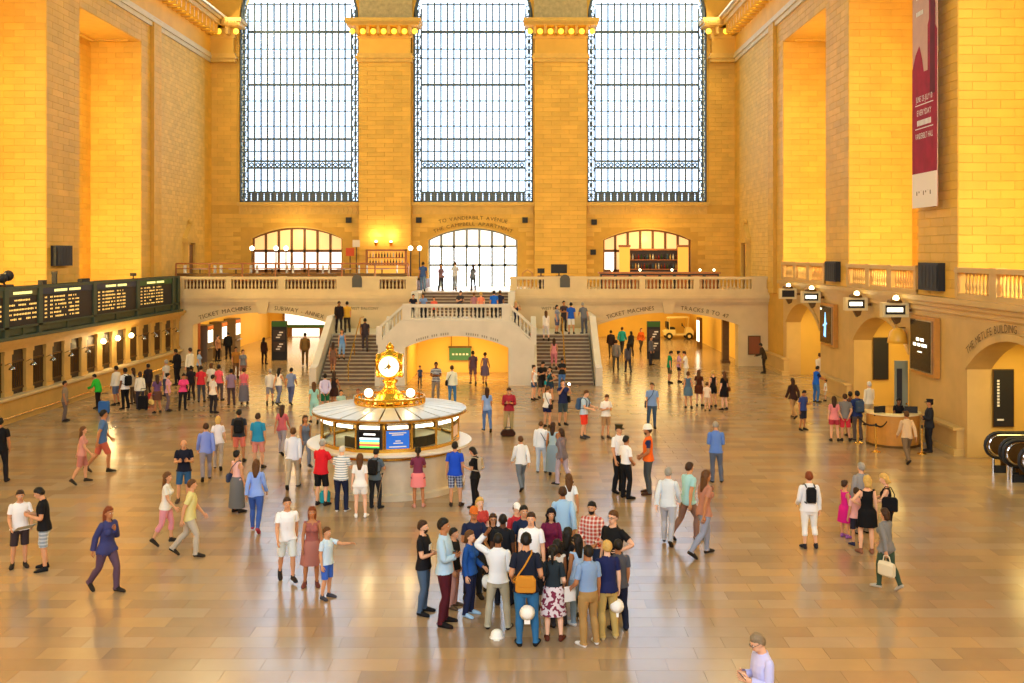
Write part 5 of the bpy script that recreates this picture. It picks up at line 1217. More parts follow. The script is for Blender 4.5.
class Body: pass
def build_body(T, pose, seed=0, flip=False, headyaw=0., fat=1., head_scale=1., twist=0.):
    rr = random.Random(seed); J = T['J']; aR, aL, lR, lL, lean, hp = POSES[pose]
    if flip: aR, aL, lR, lL = aL, aR, lL, lR
    j = lambda v: Vector((v[0]+rr.uniform(-.04, .04), v[1]+rr.uniform(-.04, .04), v[2]))
    R = {}; pv = {}; q = {}
    piv = np.array((0, .01, 1.0)); npv = np.array((0, .01, 1.50))
    R[0] = np.eye(3); pv[0] = q[0] = np.zeros(3)
    Rc = Rx(math.radians(lean)) @ Rz_(math.radians(twist)); R[1] = Rc; pv[1] = piv; q[1] = piv
    ct = lambda p: Rc@(np.array(p)-piv)+piv
    Rh = Rz_(math.radians(headyaw)) @ Rx(math.radians(hp+lean*.4-(lean*.9 if lean > 30 else 0))); R[2] = Rh; pv[2] = npv; q[2] = ct(npv)
    for si, (s, a) in enumerate(((1, aR), (-1, aL))):
        fl = np.array([s, 1, 1]); rd = np.array(ARMD)*fl
        S = np.array(J['S'])*fl; E = np.array(J['E'])*fl; Wr = np.array(J['W'])*fl
        u = Rc@(np.array(j(a[0]))*fl) if pose not in ('bend',) else np.array(j(a[0]))*fl
        f = Rc@(np.array(j(a[1]))*fl) if pose not in ('bend',) else np.array(j(a[1]))*fl
        Ru = rot_between(rd, u); Rf = rot_between(Ru@rd, f)@Ru
        R[3+3*si] = Ru; pv[3+3*si] = S; q[3+3*si] = ct(S)
        e2 = Ru@(E-S)+q[3+3*si]; R[4+3*si] = Rf; pv[4+3*si] = E; q[4+3*si] = e2
        w2 = Rf@(Wr-E)+e2; R[5+3*si] = Rf; pv[5+3*si] = Wr; q[5+3*si] = w2
    for si, (s, l) in enumerate(((1, lR), (-1, lL))):
        fl = np.array([s, 1, 1]); H = np.array(J['H'])*fl; K = np.array(J['K'])*fl; A = np.array(J['A'])*fl
        Rt = rot_between((0, 0, -1), np.array(l[0])*fl); Rs = rot_between((0, 0, -1), np.array(l[1])*fl)
        R[9+3*si] = Rt; pv[9+3*si] = H; q[9+3*si] = H
        k2 = Rt@(K-H)+H; R[10+3*si] = Rs; pv[10+3*si] = K; q[10+3*si] = k2
        a2 = Rs@(A-K)+k2; b = l[1][1]; Rfoot = Rx(math.radians(35)) if b > .3 else Rz_(s*.18)
        R[11+3*si] = Rfoot; pv[11+3*si] = A; q[11+3*si] = a2
    B = Body(); B.R, B.pv, B.q, B.T, B.hs, B.fat = R, pv, q, T, head_scale, fat
    RM = np.array([R[i] for i in range(15)]); TT = np.array([q[i]-R[i]@pv[i] for i in range(15)]); RT = np.hstack([RM.reshape(15, 9), TT])
    def skin(V, Wt):
        V = V.copy()
        if fat != 1.:
            k = 1+(fat-1)*np.exp(-((V[:, 2]-1.08)/.22)**2)*(np.abs(V[:, 0]) < .26); V[:, 0] *= 1+(k-1)*.8; V[:, 1] = V[:, 1]*k-(k-1)*.05
        if head_scale != 1.:
            h = Wt[:, 2:3]; V = V*(1-h)+h*((V-npv)*head_scale+npv)
        A = np.einsum('nb,bk->nk', Wt, RT)
        return np.einsum('nij,nj->ni', A[:, :9].reshape(-1, 3, 3), V)+A[:, 9:]
    B.skin = skin; B.base = skin(T['V'], T['W'])
    B.zmin = B.base[:, 2].min(); B.height = B.base[:, 2].max()-B.zmin
    return B

def submesh(name, V, F, mats, mi=None, smooth=True):
    me = bpy.data.meshes.new(name); me.from_pydata(V.tolist(), [], F)
    for m in mats: me.materials.append(m)
    if mi is not None: me.polygons.foreach_set('material_index', mi)
    me.polygons.foreach_set('use_smooth', [smooth]*len(me.polygons)); me.update(); return me
def shell(B, sfun, off, name, m, parent, sc, z0, move):
    """a garment: the part of the skin where sfun >= 0, lifted off along the normal, hems trimmed straight"""
    T = B.T; V = T['V']; s = sfun(V, T); thr = -.04 if len(V) > 2200 else -.075; sf = s[T['FA']]; keep = T['FA'][(sf.max(1) > 0) & (sf.min(1) > thr)]
    if not len(keep): return None
    idx = np.unique(keep); mp = -np.ones(len(V), int); mp[idx] = np.arange(len(idx))
    P = V[idx]+T['N'][idx]*(off(V[idx], s[idx])[:, None] if callable(off) else off)
    neg = s[idx] < 0
    if neg.any(): P[neg] = move(P[neg], s[idx][neg], idx[neg], T)
    P = B.skin(P, T['W'][idx]); P[:, 2] -= B.zmin
    return place(name, submesh(name, P*sc, mp[keep].tolist(), [m]), parent)
def top_fun(hem, sleeve, neck):
    def f(V, T):
        x, y, z = V.T; s = np.minimum(z-hem, neck+.02*np.clip(np.abs(x)/.08, 0, 1)+(.012 if True else 0)*np.sign(y)-z)
        arm = np.isin(T['part'], (1, 2)); s = np.where(np.isin(T['part'], (3, 4)), np.minimum(z-hem, .05), s)
        s = np.where(arm, np.minimum(sleeve-T['t'], .05), s); return s
    return f
def top_move(hem):
    def f(P, s, idx, T):
        P = P.copy(); arm = np.isin(T['part'][idx], (1, 2)); D = np.where((T['part'][idx] == 1)[:, None], np.array(ARMD)[None], (np.array(ARMD)*[-1, 1, 1])[None])
        P = np.where(arm[:, None], P+D*s[:, None], P); low = (~arm) & (P[:, 2] < hem+.01); P[low, 2] = hem; return P
    return f
def leg_fun(waist, cut):
    def f(V, T):
        x, y, z = V.T; s = np.minimum(waist-z, z-cut); s = np.where((y < -.035) & (z < .125), -1., s); return np.where(np.isin(T['part'], (1, 2)), -1., s)
    return f
def leg_move(waist, cut):
    def f(P, s, idx, T): P = P.copy(); lo = P[:, 2] < cut+.02; P[lo, 2] = cut; P[~lo, 2] = np.minimum(P[~lo, 2], waist); return P
    return f
def shoe_fun(side): return lambda V, T: np.where(T['part'] == side, .095-V[:, 2], -1.)
def hair_fun(style):
    def f(V, T):
        x, y, z = V.T; line = np.where(y < -.03, 1.724-.03*np.clip((y+.09)/.06, 0, 1), np.where(y < .025, 1.695-(y+.03)/.055*.05, 1.63-(y-.025)/.06*.06))
        if style == 'receding': line = line+np.where(y < -.0, .025, 0)
        if style == 'hood': line = np.where(y < -.055, 1.71, np.where(y < -.03, 1.55, 1.46))
        s = z-line; return np.where((T['part'] == 0) & (z > 1.44) & (np.abs(x) < .1), s, -1.)
    return f
def nomove(P, s, idx, T): return P

PEOPLE_N = 0; HCACHE = {}
def person(label, x, y, z=0., h=1.75, sex='m', yaw=0., pose='stand', skin='a', top=None, bottom=None, hair='b:short', shoes='2a2420', flip=False, fat=1., headyaw=0., extra='', twist=0., near=None):
    global PEOPLE_N; PEOPLE_N += 1
    hi = 1 if (near if near is not None else y < 40) else 0
    fem = sex in ('f', 'g'); T = TPL[('f' if fem else 'm', hi)]; child = h < 1.42
    hs = 1.0 if not child else 1.0+(1.5-h)*.55
    B = build_body(T, pose, PEOPLE_N, flip, headyaw, fat, hs, twist)
    hk = (fem, hi, round(hs, 3))
    if hk not in HCACHE: HCACHE[hk] = build_body(T, 'stand', 1, head_scale=hs).height
    sc = h/HCACHE[hk]
    V = np.vstack([T['V']]); P = B.base.copy(); P[:, 2] -= B.zmin
    FV = B.skin(T['FV'], T['FW']); FV[:, 2] -= B.zmin
    nb = len(P); F_ = list(T['F'])+[tuple(i+nb for i in f) for f in T['FF']]; mi = [0]*len(F_); vv = [P, FV]
    if hi:
        EV = B.skin(T['EV'], T['EW']); EV[:, 2] -= B.zmin; b0 = nb+len(FV); F_ += [tuple(i+b0 for i in f) for f in T['EF']]; mi += T['EM']; vv.append(EV)
    ob = place('person', submesh('person', np.vstack(vv)*sc, F_, [skinm(skin), EYEW, EYED, LIP], mi), None, (x, y, z), yaw)
    tag(ob, label, 'person')
    args = dict(parent=ob, sc=sc, z0=0)
    k, c = top.split(':')[:2]; pat = (top.split(':')+[None, None])[2:4]
    hem = {'tee': .87, 'shirt': .88, 'tank': .92, 'polo': .88, 'sweater': .88, 'dress': .9, 'jacket': .82, 'vest': .88, 'crop': .98, 'tucked': .99}[k]
    sl = {'tee': .17, 'shirt': .52, 'tank': -.015, 'polo': .19, 'sweater': .53, 'dress': -.02, 'jacket': .54, 'vest': -.01, 'crop': .1, 'tucked': .2}[k]
    neck = {'tank': 1.41, 'dress': 1.40}.get(k, 1.475); ofs = {'tee': .014, 'jacket': .026, 'dress': .01, 'tank': .009, 'crop': .01, 'sweater': .02}.get(k, .015)
    def toff(V, s): return ofs+.022*np.clip((1.06-V[:, 2])/.2, 0, 1)*(k not in ('dress', 'tucked'))+.006*np.clip(1-s/.06, 0, 1)*(V[:, 2] > 1.0)*(np.abs(V[:, 0]) > .2)*(sl > .1)
    g_ = shell(B, top_fun(hem, sl, neck), toff, {'tee': 'tee_shirt', 'tank': 'tank_top', 'polo': 'polo_shirt', 'dress': 'dress', 'tucked': 'shirt', 'crop': 'top'}.get(k, k), cloth(c, *pat), move=top_move(hem), **args)
    if hi and k in ('shirt', 'polo', 'tucked'):
        g = G(); n = 14; fx = .9 if fem else 1.
        def cp(p): p = B.R[1]@(np.array(p)-B.pv[1])+B.q[1]; return (p[0]*sc, p[1]*sc, (p[2]-B.zmin)*sc)
        g.ring([[cp((r*fx*math.cos(2*PI*i/n), .008+r*.98*math.sin(2*PI*i/n), zz+.014*math.sin(2*PI*i/n))) for i in range(n)] for r, zz in ((.088, 1.468), (.072, 1.505), (.066, 1.503), (.07, 1.47))], cap=False)
        g.obj('collar', cloth(c, *pat), ob, smooth=True)
    if k == 'vest': shell(B, top_fun(.9, .18, 1.47), .006, 'tee_shirt', cloth('1c2c5a'), move=top_move(.9), **args)
    if bottom:
        bp = bottom.split(':'); kb, cb = bp[:2]; pat = (bp+[None, None])[2:4]
        cut = {'jeans': .06, 'trousers': .05, 'shorts': .52, 'short': .66, 'capri': .30, 'skirt': .5, 'long': .15, 'mini': .62, 'dress': .5}[kb]
        if kb in ('skirt', 'long', 'mini', 'dress'):
            g = G(); fl = {'skirt': .05, 'long': .06, 'mini': .03, 'dress': .06}[kb]; zt = 1.03; n = 18; rings = []
            for t in (0, .15, .35, .6, 1.):
                zz = zt+(cut-zt)*t; b_ = .03 if t == 0 else .045 if t < .3 else .04
                rx = (.15 if t == 0 else .19)+b_*.3+fl*t; ry = (.105 if t == 0 else .135)+b_*.3+fl*t*(1.6 if pose.startswith('walk') else 1.1)
                rings.append([((rx*(1+.03*math.sin(5*a+PEOPLE_N))*math.cos(a))*sc*fat, (ry*(1+.03*math.cos(6*a))*math.sin(a)+.008)*sc*fat, (zz-B.zmin)*sc) for a in [2*PI*i/n for i in range(n)]])
            g.ring(rings, cap=False); g.obj('skirt', cloth(cb, *pat), ob, smooth=True)
        else:
            def boff(V, s): return (.013 if kb != 'short' else .012)+.012*np.clip((.5-V[:, 2])/.4, 0, 1)*(kb == 'trousers')+(.018*np.clip(1-(V[:, 2]-cut)/.2, 0, 1) if kb in ('shorts', 'short') else 0)
            shell(B, leg_fun(1.02, cut), boff, 'trousers' if kb in ('jeans', 'trousers', 'capri') else 'shorts', cloth(cb, *pat), move=leg_move(1.02, cut), **args)
    if shoes and shoes != '-': [shell(B, shoe_fun(k_), .009, 'shoe', cloth(shoes), move=nomove, **args) for k_ in (3, 4)]
    hr = hair.split(':'); hc, hst = hr[0], hr[1]
    def H(p, r_bone=2):   # rest head point -> local
        p = np.array(p, float); npv = np.array((0, .01, 1.50)); p = (p-npv)*hs+npv; p = B.R[2]@(p-B.pv[2])+B.q[2]; return Vector(((p[0])*sc, p[1]*sc, (p[2]-B.zmin)*sc))
    if hst not in ('bald',):
        base = {'receding': 'receding', 'hood': 'hood'}.get(hst, 'short'); hm = hairm(hc) if len(hc) < 6 else cloth(hc)
        ho = {'short': .013, 'receding': .007, 'hood': .022}.get(hst, .016)
        hobj = shell(B, hair_fun(base), lambda V, s: ho*np.clip(.55+s/.05, .3, 1)*(1.15+.45*np.sin(V[:, 0]*95+PEOPLE_N)*np.sin(V[:, 1]*80+V[:, 2]*60))+.008*np.clip((V[:, 2]-1.70)/.05, 0, 1)*(base != 'receding'), 'headscarf' if hst == 'hood' else 'hair', hm, move=nomove, **args)
        if hst in ('long', 'pony', 'bun', 'bob', 'hood'):
            g = G()
            if hst in ('long', 'bob', 'hood'):
                zb_ = {'long': 1.34, 'bob': 1.53, 'hood': 1.36}[hst]; n = 14; rings = []
                for t in (0, .25, .5, .75, 1.):
                    zz = 1.70+(zb_-1.70)*t; wx = (.078+.022*math.sin(PI*min(1, t+.25)))*(1.5 if hst == 'hood' and t > .6 else 1)*(1-.35*max(0, t-.7)/.3*(hst == 'long')); wy = .055+.01*t
                    rings.append([H((wx*math.cos(a), .05+.02*t+wy*math.sin(a), zz)) for a in [2*PI*i/n for i in range(n)]])
                g.ring(rings)
            if hst == 'pony': g.tube([H((0, .10, 1.70)), H((0, .15, 1.67)), H((0, .155, 1.56)), H((0, .14, 1.44))], [.025*sc, .032*sc, .03*sc, .012*sc], 8)
            if hst == 'bun': c_ = H((0, .09, 1.74)); g.ball(c_, .045*sc, 8, 6)
            g.obj('headscarf_drape' if hst == 'hood' else 'long_hair' if hst in ('long', 'bob') else hst if hst != 'pony' else 'ponytail', hm, ob, smooth=True)
    for ex in extra.split(','):
        if not ex: continue
        e = ex.split('=')
        if e[0] in ('cap', 'hardhat', 'peaked'):
            c_ = e[1] if len(e) > 1 else 'f2f0e8'; g = G(); n = 16; rr_ = .10 if e[0] != 'hardhat' else .118; prof = [(1.0, 1.675), (1.0, 1.70), (.92, 1.74), (.7, 1.775), (.4, 1.795), (.05, 1.80)]
            if e[0] == 'hardhat': prof = [(1.18, 1.69), (1.0, 1.705), (.98, 1.74), (.85, 1.785), (.6, 1.815), (.05, 1.83)]
            if e[0] == 'peaked': prof = [(.98, 1.68), (1.0, 1.73), (1.2, 1.77), (1.15, 1.785), (.05, 1.795)]
            g.ring([[H((rr_*r*.86*math.cos(2*PI*i/n), .006+rr_*r*math.sin(2*PI*i/n), zz+.0)) for i in range(n)] for r, zz in prof])
            if e[0] != 'hardhat': g.add([H(p) for p in ((-.065, -.08, 1.69), (.065, -.08, 1.69), (.05, -.165, 1.672), (-.05, -.165, 1.672), (-.065, -.08, 1.698), (.065, -.08, 1.698), (.05, -.165, 1.68), (-.05, -.165, 1.68))], [(0, 1, 2, 3), (7, 6, 5, 4), (0, 4, 5, 1), (1, 5, 6, 2), (2, 6, 7, 3), (3, 7, 4, 0)])
            g.obj({'cap': 'cap', 'hardhat': 'hard_hat', 'peaked': 'peaked_cap'}[e[0]], cloth(c_), ob, smooth=(e[0] == 'hardhat'))
        if e[0] == 'glasses':
            g = G()
            for s in (-1, 1):
                g.tube([H((s*.032+.021*math.cos(a), -.102, 1.652+.017*math.sin(a))) for a in [2*PI*i/10 for i in range(11)]], .003*sc, 4, cap=False); g.tube([H((s*.053, -.1, 1.656)), H((s*.082, .0, 1.66))], .003*sc, 4)
            g.tube([H((-.011, -.103, 1.655)), H((.011, -.103, 1.655))], .003*sc, 4); g.obj('glasses', EYED, ob)
        if e[0] == 'beard': shell(B, lambda V, T: np.where((V[:, 1] < -.03) & (T['part'] == 0) & (V[:, 2] > 1.52) & (V[:, 2] < 1.612), .05, -1.), .007, 'beard', hairm(e[1] if len(e) > 1 else hc), move=nomove, **args)
        if e[0] == 'print':
            g = G(); pts = [(-.06, -.128, 1.22), (.06, -.128, 1.22), (.06, -.135, 1.33), (-.06, -.135, 1.33)]; pv_ = B.pv[1]
            pts = [B.R[1]@(np.array(p)-pv_)+B.q[1] for p in pts]; n_ = B.R[1]@np.array((0, -.012, 0))
            pp = [Vector((p[0]*sc, p[1]*sc, (p[2]-B.zmin)*sc)) for p in pts]; pq = [p+Vector(n_)*sc for p in pp]; g.add(pp+pq, [(4, 5, 6, 7), (0, 1, 5, 4), (1, 2, 6, 5), (2, 3, 7, 6), (3, 0, 4, 7)]); g.obj('shirt_print', WHITE, ob)
        if e[0] == 'stripes':
            for zz in (1.08, 1.2): 
                pass
    B.obj, B.sc, B.yaw = ob, sc, yaw
    Mo = Matrix.Translation((x, y, z)) @ Matrix.Rotation(yaw, 4, 'Z') @ Matrix.Scale(sc, 4)
    def bone(i):
        R_ = Matrix(B.R[i].tolist()).to_4x4(); q_ = Vector(B.q[i]-np.array((0, 0, B.zmin))); return Mo @ Matrix.Translation(q_) @ R_ @ Matrix.Translation(-Vector(B.pv[i]))
    B.bone = bone; B.hand = lambda s: bone(5 if s > 0 else 8) @ (Vector((s*T['J']['W'].x, T['J']['W'].y, T['J']['W'].z))+Vector((s*ARMD.x, 0, ARMD.z))*.10)
    return B

# ------------------------------------------------------------------ carried things
def rbox(g, x0, x1, y0, y1, z0, z1, b=.03, m=0):
    pr = [(x0+b, z0), (x1-b, z0), (x1, z0+b), (x1, z1-b*2), (x1-b*1.5, z1), (x0+b*1.5, z1), (x0, z1-b*2), (x0, z0+b)]
    c = ((x0+x1)/2, (z0+z1)/2); yb = (y1-y0)*.25
    rings = [[(c[0]+(u-c[0])*k, yy, c[1]+(w-c[1])*k) for u, w in pr] for yy, k in ((y0, .88), (y0+yb, 1), (y1-yb, 1), (y1, .88))]
    return g.ring(rings, m)
def backpack(B, label, col, small=False):
    k = .75 if small else 1.; M_ = B.bone(1); r_ = thing('backpack', label, 'backpack'); r_.matrix_world = M_
    yb = .125
    rbox(G(), -.15*k, .15*k, yb+.01, yb+.16*k, 1.02+(1-k)*.3, 1.45).obj('body', cloth(col), r_); rbox(G(), -.11*k, .11*k, yb+.15*k, yb+.2*k, 1.06+(1-k)*.3, 1.24).obj('pocket', cloth(col), r_)
    for s in (-1, 1): G().tube([(s*.1, yb+.03, 1.44), (s*.1, .06, 1.478), (s*.105, -.05, 1.475), (s*.115, -.142, 1.38), (s*.13, -.14, 1.22), (s*.165, -.04, 1.12), (s*.13*k, yb+.03, 1.08)], .016, 6).obj('strap', cloth(col), r_)
def shoulder_bag(B, label, col, side=1, low=.95, size=1., cross=True):
    M_ = B.bone(0); r_ = thing('shoulder_bag', label, 'bag'); r_.matrix_world = M_; xx = side*.235; w = .15*size
    g = rbox(G(), -w, w, -.05, .05, low-.14*size, low+.14*size); g.v = [(xx+p[1], p[0]+.04, p[2]) for p in g.v]; g.obj('bag_body', cloth(col), r_)
    xo = -side*.07 if cross else side*.12
    G().tube([(xx, -.1, low+.1), (side*.12, -.155, 1.16), (xo*.5+side*.02, -.155, 1.32), (xo, -.06, 1.485), (xo, .06, 1.475), (side*.06, .145, 1.3), (side*.16, .13, 1.12), (xx, .12, low+.1)], .012, 6).obj('strap', cloth(col), r_)
def back_bag(B, label, col):
    M_ = B.bone(0); r_ = thing('shoulder_bag', label, 'bag'); r_.matrix_world = M_
    rbox(G(), -.16, .16, .145, .24, .90, 1.16).obj('bag_body', cloth(col), r_); rbox(G(), -.14, .14, .235, .25, 1.0, 1.15).obj('flap', cloth(col), r_)
    G().tube([(.15, .17, 1.12), (.02, .16, 1.3), (-.09, .09, 1.48), (-.09, -.05, 1.49), (.02, -.15, 1.33), (.15, -.14, 1.1), (.2, .0, 1.02), (.16, .17, 1.05)], .014, 6).obj('strap', cloth(col), r_)
HELM = {}
def helmet_at(loc, label, col='f2f1ea', rot=(0, 0, 0)):
    r_ = thing('hard_hat', label, 'hard hat', loc); r_.rotation_euler = rot
    G().lathe([(.135, 0), (.115, .012), (.112, .05), (.095, .1), (.06, .13), (.01, .142)], 16).obj('shell', cloth(col), r_, smooth=True)
    G().lathe([(.11, .004), (.104, .03), (.1, .03), (.1, .0)], 16, cap=False).obj('inner_band', cloth('d08a2c'), r_); G().box(-.05, .05, -.185, -.1, .002, .012).obj('peak', cloth(col), r_)
def phone_at(B, s, label, lit=False):
    h = B.hand(s); r_ = thing('mobile_phone', label, 'phone', h+Vector((0, 0, .02)), B.yaw); r_.rotation_euler = (-.9 if not lit else -.1, 0, B.yaw)
    G().box(-.036, .036, -.07, .07, .0, .009).obj('case', BLACK, r_) if not lit else G().box(-.036, .036, -.005, .005, -.02, .12).obj('case', BLACK, r_)
    if lit: G().ball((0, .012, .09), .05, 8, 6).obj('flash', mat('camera_flash', 'ffffff', .4, emit='f0f6ff', es=30), r_)
    else: G().box(-.032, .032, -.062, .062, .009, .010).obj('screen', LITW, r_)
def suitcase(label, x, y, col, h=.6, w=.38, rz=0.):
    r_ = thing('suitcase', label, 'suitcase', (x, y, 0), rz); rbox(G(), -w/2, w/2, -.12, .12, .05, h).obj('body', cloth(col), r_)
    for s in (-1, 1): G().tube([(s*w*.3, .1, h-.02), (s*w*.3, .1, h+.3)], .01, 6).obj('handle_rod', CHROME, r_); G().lathe([(.03, 0), (.03, .05)], 8, (s*w*.35, .06, 0)).obj('wheel', BLACK, r_); G().lathe([(.03, 0), (.03, .05)], 8, (s*w*.35, -.06, 0)).obj('wheel', BLACK, r_)
    G().tube([(-w*.3, .1, h+.3), (w*.3, .1, h+.3)], .015, 6).obj('handle', BLACK, r_)
def hand_bag(B, s, label, col, w=.2, h=.22):
    p = B.hand(s); r_ = thing('hand_bag', label, 'bag', (p.x, p.y, p.z-.12-h), B.yaw)
    rbox(G(), -.06, .06, -w, w, 0, h).obj('bag_body', cloth(col), r_); G().tube([(0, -w*.5, h-.01), (0, -w*.35, h+.1), (0, 0, h+.13), (0, w*.35, h+.1), (0, w*.5, h-.01)], .012, 6).obj('handle', cloth(col), r_)

# ------------------------------------------------------------------ the people, placed by where their feet (or heads) show in the photograph
DEFH = dict(m=1.76, f=1.64, k=1.2, g=1.2)
def Q(px, head, foot, sex, yaw, pose, skin, top, bottom, hair, label, shoes='2a2420', z=0., h=None, depth=None, **kw):
    hh = h or DEFH[sex]
    if depth: Y = depth; X = CX+(px-VX)*Y/F
    elif foot:
        X, Y = floor_at(px, foot, z)
        if not h and head: hh = min(1.95, max(1.0 if sex in 'kg' else 1.52, (foot-head)*Y/F))
    else:
        Y = F*(CZ-z-hh)/(head-VY); X = CX+(px-VX)*Y/F
    return person(label, X, Y, z, hh, 'm' if sex in 'mk' else 'f', math.radians(yaw), pose, skin, top, bottom, hair, shoes, **kw)

# --- tour group in the foreground
b = Q(424, 521, 613, 'm', 75, 'cross', 'a', 'tee:15151a', 'jeans:4a5f78', 'b:short', 'bearded man in black printed tee and jeans, leftmost of the tour group, arms crossed', '18181c', extra='beard,print')
b = Q(445, 519, 624, 'm', 80, 'cross', 'c', 'shirt:a9c9e2', 'trousers:4a1622', 'k:short', 'man in pale blue shirt and maroon trousers with crossed arms', '141214')
b = Q(454, 536, 607, 'm', 70, 'stand', 'b', 'tee:1a1a1e', 'trousers:b98a80', 'k:short', 'man in black tee half hidden behind the pale blue shirt', '5a4a3a')
b = Q(474, 508, None, 'm', 10, 'cross', 'c', 'tee:1b2340', 'trousers:2a2c34', 'k:short', 'young man in navy tee with an orange cap worn backwards', h=1.78, extra='cap=c86a2a')
b = Q(470, 531, 615, 'f', 65, 'hold', 'a', 'sweater:1f4f9a', 'trousers:1c2444', 'm:bob', 'woman in bright blue sweater with a hard hat in her hand', '9fc4e4')
helmet_at(b.hand(1)+Vector((.02, -.1, -.2)), 'white hard hat held by the woman in the blue sweater', rot=(1.2, 0, .8))
b = Q(498, 533, 628, 'm', 175, 'head', 'd', 'shirt:dfe6ec', 'trousers:a9a48f', 'k:receding', 'man in white shirt and khaki trousers, legs apart, hand raised to his head', '1c1a18')
x, y = floor_at(497, 634); helmet_at((x, y-.15, 0), 'white hard hat standing on the floor between two feet')
b = Q(480, 498, None, 'f', 20, 'stand', 'p', 'tee:b8403a', 'trousers:30343c', 'l:long', 'fair-haired woman at the back left of the tour group')
b = Q(493, 514, None, 'f', 5, 'clasp', 'b', 'tee:17171c', 'trousers:22242c', 'b:long', 'brown-haired woman in black with glasses facing the viewer', extra='glasses', h=1.53)
b = Q(503, 514, None, 'm', 170, 'stand', 'e', 'tee:16181e', 'trousers:1c2030', 'k:receding', 'close-cropped man in black tee seen from behind in the group', h=1.76)
b = Q(517, 504, None, 'm', 30, 'stand', 'a', 'tee:b82f3a', 'trousers:303540', 'b:short', 'man in red tee and white cap at the back of the tour group', extra='cap=f2f0ea', h=1.6)
b = Q(524, 506, None, 'm', 15, 'stand', 'b', 'polo:1c2a4a', 'trousers:2a2c34', 'k:short', 'dark-haired man in navy polo at the back of the tour group', h=1.75)
b = Q(531, 513, None, 'm', -5, 'stand', 'a', 'polo:f2f2f4', 'jeans:39465e', 'b:short', 'balding man in plain white polo facing the viewer mid group', h=1.82)
b = Q(551, 509, None, 'f', 5, 'clasp', 'b', 'sweater:6a1c40', 'long:221c28', '141218:hood', 'woman in black headscarf and plum top', h=1.68)
b = Q(563, 507, None, 'm', 185, 'walk', 'c', 'shirt:9cc4e6', 'trousers:8a94a0', 'b:short', 'man in pale blue shirt walking away behind the tour group', h=1.8, depth=21.6)
b = Q(592, 502, None, 'm', -20, 'clasp', 'b', 'shirt:b84a3c:plaid:e8dcd0', 'jeans:2c3c5c', 'k:short', 'man in red and white plaid shirt at the back of the group', h=1.8, extra='beard')
b = Q(613, 511, None, 'm', -40, 'hip', 'a', 'tee:141416', 'trousers:1e2230', 'm:short', 'tall man in black tee and glasses, rightmost of the tour group', '2a2a2e', extra='glasses', fat=1.12, h=1.9)
b = Q(526, 534, 645, 'm', 178, 'holdb', 'b', 'tee:1a2030', 'jeans:2f6a9c', 'k:short', 'man in navy tee and blue jeans seen from behind in front of the group', '16161a')
back_bag(b, 'mustard messenger bag on the back of the man in jeans', 'c8862a')
x, y = floor_at(526, 645); helmet_at((x+.02, y-.16, .62), 'white hard hat hanging below the mustard bag', rot=(1.35, 0, 0))
b = Q(553, 548, 640, 'f', 172, 'holdb', 'p', 'tucked:252f36', 'skirt:d8ccd0:print:7a2c44', 'k:pony', 'woman in charcoal top and patterned maroon and white skirt', '5a2a1c', h=1.66)
shoulder_bag(b, 'black bag at the side of the woman in the patterned skirt', '121214', 1, 1.05, 1.1, False)
b = Q(568, 528, None, 'f', 150, 'stand', 'b', 'tee:1c1c22', 'trousers:2a2a30', 'k:long', 'woman with long black hair and black top in the middle of the group', h=1.66)
b = Q(557, 540, None, 'f', 200, 'stand', 'd', 'tank:e6e2dc', 'trousers:3a3a44', 'k:bob', 'dark-haired woman in pale top behind the patterned skirt', h=1.58)
b = Q(577, 535, None, 'f', 215, 'stand', 'c', 'tank:a9c8ec', 'jeans:8fa9c4', 'k:long', 'woman with long black hair in light blue top', 'e8eef4', h=1.64)
b = Q(588, 546, 645, 'm', 205, 'hold', 'c', 'tucked:7f9cc4', 'trousers:a5834f', 'k:short', 'man in blue-grey shirt and tan trousers with white trainers', 'eceae6')
r_ = thing('paper_sheet', 'white folded paper in the hand of the man in tan trousers', 'paper', b.hand(1), b.yaw); G().box(-.11, .11, -.004, .004, -.22, .05).obj('sheet', WHITE, r_); G().box(-.09, .09, -.008, -.004, -.2, -.1).obj('print_block', DGREY, r_)
b = Q(607, 541, 638, 'm', 195, 'hold', 'p', 'tee:1c2452', 'trousers:b59c5c', 'l:short', 'blond teenager in navy tee and sand trousers', 'c8b888')
helmet_at(b.hand(-1)+Vector((-.05, -.08, -.22)), 'white hard hat in the hand of the blond teenager', rot=(1.3, 0, -.3))
b = Q(618, 540, 630, 'm', 190, 'stand', 'c', 'tee:4c4f58', 'trousers:1c2238', 'k:short', 'man in grey tee and navy trousers behind the blond teenager')

# --- at the information booth
b = Q(321, 440, 505, 'm', 160, 'fwd', 'a', 'tee:d4202c', 'shorts:18181c', 'g:short', 'man in red tee and black shorts leaning at the booth', '2a2422', fat=1.1, extra='cap=b8b8b4')
r_ = thing('shopping_bag', 'turquoise shopping bag at the feet of the man in red', 'bag', (*floor_at(325, 503), 0)); rbox(G(), -.14, .14, -.08, .08, 0, .34).obj('bag_body', cloth('2aa6b8'), r_); G().tube([(-.06, 0, .33), (-.05, 0, .45), (.05, 0, .45), (.06, 0, .33)], .01, 5).obj('handle', WHITE, r_)
b = Q(341, 446, 511, 'm', 170, 'fwd', 'a', 'tee:f0f0ee:stripe:8aa0b0', 'trousers:1c2440', 'w:receding', 'man in white striped tee and navy trousers at the booth', 'd8d8d8', fat=1.1)
b = Q(360, 454, 517, 'f', 180, 'stand', 'p', 'tee:f4f4f2', 'short:ecebe6', 'm:long', 'woman with long brown hair in white top and white shorts', 'f0f0f0')
b = Q(375, 449, 508, 'm', 165, 'fwd', 'b', 'tee:5a6a78', 'trousers:22262e', 'k:short', 'man in slate tee leaning on a stick at the booth', '2a2a2c')
backpack(b, 'black backpack on the man with the stick at the booth', '1a1a1e')
